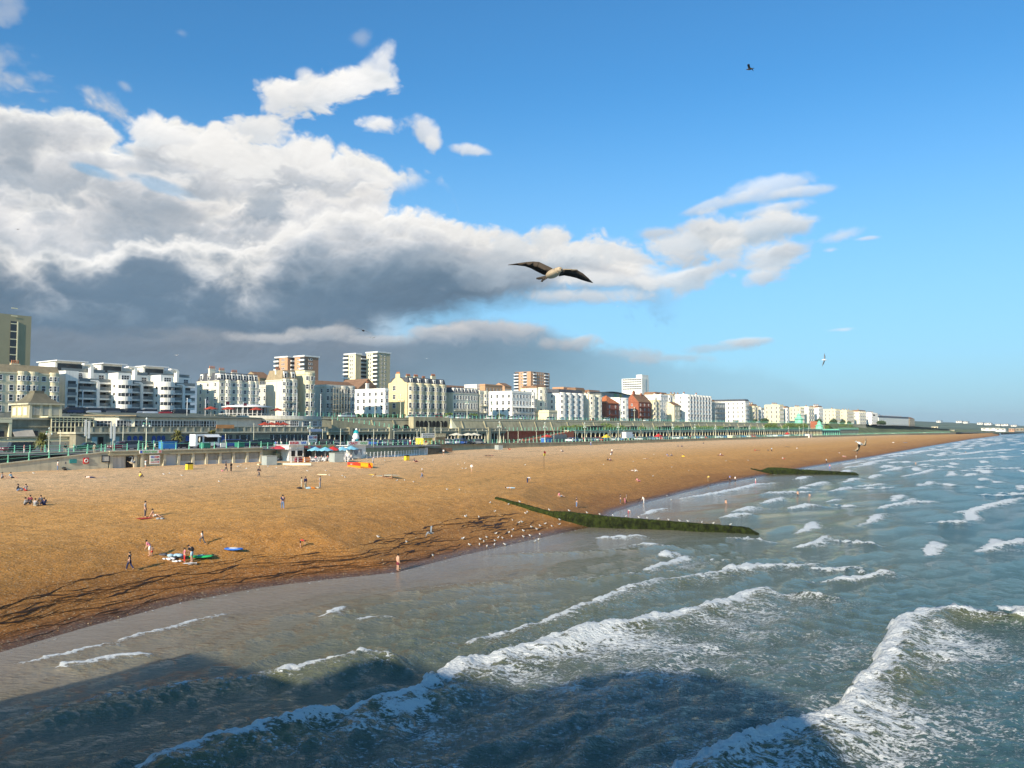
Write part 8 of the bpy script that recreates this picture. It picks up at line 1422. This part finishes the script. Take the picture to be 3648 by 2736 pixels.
# ================================================================ GULLS
GW, GG, GBR, GD = mat('gull_white', (.80, .79, .76), .7, .05), mat('gull_grey', (.26, .28, .30), .7, .1), mat('gull_brown', (.42, .33, .22), .8, .35, 14.0), mat('gull_dark', (.065, .052, .042), .8, .2)
b = MB(); body = MB().ball((0, 0, .22), .12, 10, (1.7, .85, .85)).ball((.20, 0, .36), .065, 8, (1.1, .9, 1)).tube((.12, 0, .26), (.19, 0, .35), .07, .05, 8).mesh('body'); wing = MB().ball((-.06, .075, .25), .11, 8, (1.9, .3, .6)).ball((-.06, -.075, .25), .11, 8, (1.9, .3, .6)).mesh('wings'); leg = MB().tube((0, .03, .14), (.01, .03, 0), .012, n=4).tube((0, -.03, .14), (.01, -.03, 0), .012, n=4).mesh('legs'); beak = MB().tube((.25, 0, .36), (.33, 0, .345), .02, .004, 5).mesh('beak')
YB = mat('gull_beak', (.70, .50, .08), .5); 
for mm_, x in ((body, GW), (wing, GG), (leg, YB), (beak, YB)): mm_.materials.append(x)
def gull(s, t, z, label, group, k=1.0):
    e = empty('gull', s, t, z, label, 'gull', group, rz=rnd.uniform(0, 6.28)); e.scale = (k*0.76,)*3
    for n, mm_ in (('body', body), ('wings', wing), ('legs', leg), ('beak', beak)): link(n, mm_, None, e)
C1 = [(360, 480), (520, 495), (400, 555), (143, 598), (260, 608), (670, 572), (684, 560), (555, 632), (610, 655), (637, 648), (1005, 620), (968, 630), (965, 670), (900, 685), (840, 665), (797, 682), (722, 692), (768, 712), (652, 725), (557, 718), (523, 742), (408, 752), (710, 768), (797, 755), (652, 780), (547, 778), (780, 800), (752, 820), (467, 792), (430, 788), (330, 785), (275, 800), (120, 795), (402, 814), (305, 820), (490, 848), (265, 848), (330, 862), (180, 848), (397, 848), (1190, 628), (1170, 615), (1220, 600), (1388, 635), (1325, 633), (90, 364), (1907, 415), (2032, 440), (1943, 450)]
for i, (x, y) in enumerate(sorted(C1)): s, t, z = hit(1600+x*.4069, 1600+y*.4069); gull(s, t, z, '%s gull from the left in the flock between the seaweed and the groyne' % ORD[i], 'gulls near the mossy groyne')
for i, f in enumerate([.10, .22, .30, .37, .42, .47, .52, .57, .60, .64, .68, .72, .75, .80, .84, .90]):
    s = g0[0]+(g1[0]-g0[0])*f; t = g0[1]+(g1[1]-g0[1])*f; z = gtop(s, t, f); gull(s, t, z+.0, '%s gull from the beach end standing on top of the mossy groyne' % ORD[i], 'gulls standing on the groyne')
B1 = [(700, 192), (855, 190), (995, 234), (1018, 246), (1252, 238), (1455, 275), (1520, 273), (1597, 285), (1880, 350), (1983, 352), (2035, 580), (1298, 755), (1538, 796), (1760, 910), (2010, 768), (885, 230), (1075, 74), (1180, 74), (1352, 102), (1430, 90), (1500, 88), (1668, 94), (1693, 82), (1760, 102), (140, 140), (115, 155), (182, 172), (366, 155), (437, 165), (515, 162)]
for i, (x, y) in enumerate(sorted(B1)): s, t, z = hit(800+x*.4219, 1600+y*.4219); gull(s, t, z, '%s gull from the left scattered over the middle beach' % ORD[i], 'gulls on the middle beach')
A1_ = [(1383, 220), (1430, 214), (1536, 233), (1853, 283), (2008, 157), (285, 212)]
for i, (x, y) in enumerate(sorted(A1_)): s, t, z = hit(x*.4219, 1600+y*.4219); gull(s, t, z, '%s gull from the left on the upper beach below the shops' % ORD[i], 'gulls on the upper beach')
for i in range(14): s, t, z = hit(rnd.uniform(1500, 2700), rnd.uniform(1608, 1700)); gull(s, t, z, '%s tiny distant gull on the far shingle, counting eastwards' % ORD[i], 'distant gulls on the shingle') if z > .4 else None
def wing_mesh(pts_le, pts_te, th=.012, name='wing'):
    n = len(pts_le); b = MB(); V = [tuple(p) for p in pts_le]+[tuple(p) for p in pts_te]; mid = [tuple((Vector(a)*.62+Vector(c)*.38)+Vector((0, 0, th*(1-i/n)*2))) for i, (a, c) in enumerate(zip(pts_le, pts_te))]
    V += mid; F = []
    for i in range(n-1): F += [(i, i+1, 2*n+i+1, 2*n+i), (2*n+i, 2*n+i+1, n+i+1, n+i), (n+i, n+i+1, i+1, i)]
    return b.add(V, F, True).mesh(name)
# the large gull: local x = right, y = away, z = up (as seen), 1 unit = 1 m
def q(x, y, d=0.0): return ((x-1110)*.00091, d, -(y-600)*.00091)
v = ray(1976, 972); k = 13.05; e = bpy.data.objects.new('large_gull', None); COL.objects.link(e); e.location = (v[0]*k, v[1]*k, CAMZ+v[2]*k); tag(e, 'large brown-speckled young gull gliding in front of the clouds with wings spread', 'gull')
lw = wing_mesh([q(1075, 520, .0), q(960, 470, -.02), q(840, 415, -.03), q(740, 405, -.02), q(620, 405, .02), q(460, 414, .08), q(300, 425, .15)], [q(985, 600, .22), q(925, 585, .24), q(800, 525, .23), q(700, 478, .20), q(600, 450, .17), q(440, 430, .17), q(302, 428, .17)])
rw = wing_mesh([q(1200, 545, -.02), q(1290, 540, -.05), q(1400, 545, -.06), q(1500, 562, -.05), q(1600, 608, .0), q(1700, 675, .07), q(1790, 745, .14)], [q(1190, 625, .18), q(1290, 605, .2), q(1400, 625, .2), q(1500, 650, .2), q(1600, 690, .19), q(1700, 725, .17), q(1785, 748, .15)])
for mm_ in (lw, rw): link('wing', mm_, GD, e)
for (x, y, le) in ((1290, 542, 1), ): MB().tube(q(1230, 550, -.06), q(1500, 560, -.07), .006, n=5).build('wing_edge', GBR, e)
bd = MB().ball((0, 0, 0), 1, 16).mesh('body'); o = link('body', bd, GBR, e, q(1085, 605, .04)); o.scale = (.125, .16, .068); o.rotation_euler = (0, R(-20), 0)
for p in bd.polygons: p.use_smooth = True
o = MB().ball(q(1185, 566, -.10), .047, 14, (1.15, 1, .95)).tube(q(1130, 585, -.03), q(1180, 568, -.09), .06, .046, 10).build('head', GBR, e); MB().tube(q(1215, 572, -.14), q(1246, 592, -.17), .014, .005, 6).build('beak', GD, e); MB().ball(q(1193, 558, -.145), .007, 6).build('eye', GD, e)
MB().add([q(985, 615, .12), q(800, 632, .26), q(800, 655, .28), q(850, 668, .27), q(975, 668, .14), q(985, 625, .16), q(805, 640, .28), q(860, 660, .29)], [(0, 1, 2, 3, 4), (5, 7, 6), (0, 5, 6, 1), (4, 3, 7, 5)]).build('tail', GD, e); MB().tube(q(980, 668, .1), q(905, 700, .2), .014, .01, 5).tube(q(905, 700, .2), q(882, 707, .22), .02, .008, 5).tube(q(940, 664, .12), q(890, 690, .22), .012, .008, 5).build('feet', GD, e)
# smaller flying gulls
def flyer(px, py, dist, k, rx, ry, rz, label, bm, wm, up=.35, beach=False):
    v = ray(px, py); e = bpy.data.objects.new('flying_gull', None); COL.objects.link(e); e.location = (v[0]*dist, v[1]*dist, CAMZ+v[2]*dist); e.rotation_euler = (R(rx), R(ry), R(rz)); e.scale = (k,)*3; tag(e, label, 'gull', 'gulls in flight')
    MB().ball((0, 0, 0), .09, 10, (2.4, 1, .9)).ball((.22, 0, .02), .055, 8).tube((.26, 0, .015), (.33, 0, 0), .018, .004, 5).build('body', bm, e); MB().add([(-.18, -.03, 0), (-.36, -.08, 0), (-.36, .08, 0), (-.18, .03, 0), (-.18, 0, .02)], [(0, 1, 2, 3), (0, 4, 1), (3, 2, 4), (1, 4, 2)]).build('tail', bm, e)
    for sg in (-1, 1): link('wing', wing_mesh([(.10, sg*.06, .02), (.13, sg*.25, up*.35), (.10, sg*.42, up*.42), (-.02, sg*.60, up*.30), (-.14, sg*.74, up*.1)], [(-.08, sg*.06, .02), (-.07, sg*.25, up*.33), (-.09, sg*.42, up*.4), (-.12, sg*.60, up*.28), (-.15, sg*.745, up*.1)]), wm, e)
flyer(2671, 246, 42, .55, 0, 0, 150, 'dark gull high in the blue sky at the upper right', GD, GD, .6); flyer(1294, 1178, 48, .62, 20, 0, 80, 'dark gull with tilted wings above the cream tower blocks', GD, GD, .1); flyer(1327, 1203, 60, .42, 0, 10, 70, 'small white gull just below the dark tilted gull', GW, GW, .2)
flyer(2937, 1282, 60, .62, -75, 0, 20, 'banking grey and white gull low in the sky at the right', GW, GG, .2); flyer(3064, 1580, 46, .78, -35, 25, 10, 'brown and white gull flapping over the distant beach', GW, GBR, -.9); flyer(3114, 1479, 60, .75, 20, 0, 60, 'dark gull in front of the last white terrace', GD, GD, .5)
flyer(1534, 1899, 70, 1.0, 30, 0, -20, 'grey gull with a raised wing over the dark seaweed', GG, GG, 1.0); flyer(468, 1649, 120, 1.6, -30, 20, 0, 'brown gull taking off before the dark doorway', GBR, GG, .9); flyer(630, 1266, 90, .5, 0, 0, 60, 'tiny white gull above the white flats', GW, GW, .3); flyer(1520, 1277, 90, .4, 0, 0, 90, 'tiny white gull right of the cream tower blocks', GW, GW, .2); flyer(2200, 1091, 110, .45, 0, 0, 90, 'tiny pale gull below the clouds in the middle of the sky', GW, GW, .2); flyer(63, 817, 90, .4, 0, 0, 90, 'tiny dark gull against the clouds at the far left', GD, GD, .2)

# ================================================================ THE PIER (behind and beside the viewpoint; its shade lies on the water)
e = empty('pier', -28, -60, 0, 'pleasure pier deck on iron legs beside the viewpoint, outside the frame', 'pier'); MB().box(0, 0, 12.2, 27.4, 104, 12.9).box(0, 104, 12.2, 12, 190, 12.9).build('deck', M['tan'], e)
lm = MB().tube((0, 0, -2), (0, 0, 12.2), .3, n=8).mesh('leg'); lm.materials.append(M['iron'])
for i in range(5):
    for j in range(14 if i < 2 else 8): link('leg', lm, None, e, (2+i*6, 4+j*13, 0))
e = empty('pier_hall', -23, -46, 12.9, 'long arcade hall with barrel roof and two domes on the pier, outside the frame', 'hall')
MB().box(0, 0, 0, 17, 76, 4.1).build('wall', M['white'], e); MB().yprism([(8.5+8.8*math.cos(a), 4.1+2.2*math.sin(a)) for a in np.linspace(0, math.pi, 13)], -.5, 76.5).build('roof', M['white'], e)
MB().lathe([(10, 3), (10, 5.0), (9.2, 7.2), (7.0, 9.1), (4.0, 10.1), (0, 10.5)], 28, (8.5, 57.6, 0)).build('dome', M['white'], e)
MB().lathe([(2.4, 3), (2.4, 6.5), (2.1, 7.8), (1.0, 8.6), (0, 9.0)], 16, (8.5, 30, 0)).build('turret', M['white'], e)

# ================================================================ AIR
hz = MB().box(-2500, -300, -4, 9500, 7500, 135).mesh('haze'); m = bpy.data.materials.new('haze_air'); m.use_nodes = True; nt = m.node_tree; nt.nodes.remove(nt.nodes['Principled BSDF'])
pv = nd(nt, 'ShaderNodeVolumePrincipled', {'Color': (0.86, 0.94, 1.0, 1), 'Density': 0.00008, 'Anisotropy': 0.2}); nt.links.new(pv.outputs[0], nt.nodes['Material Output'].inputs['Volume'])
tag(link('haze', hz, m), kind='stuff')
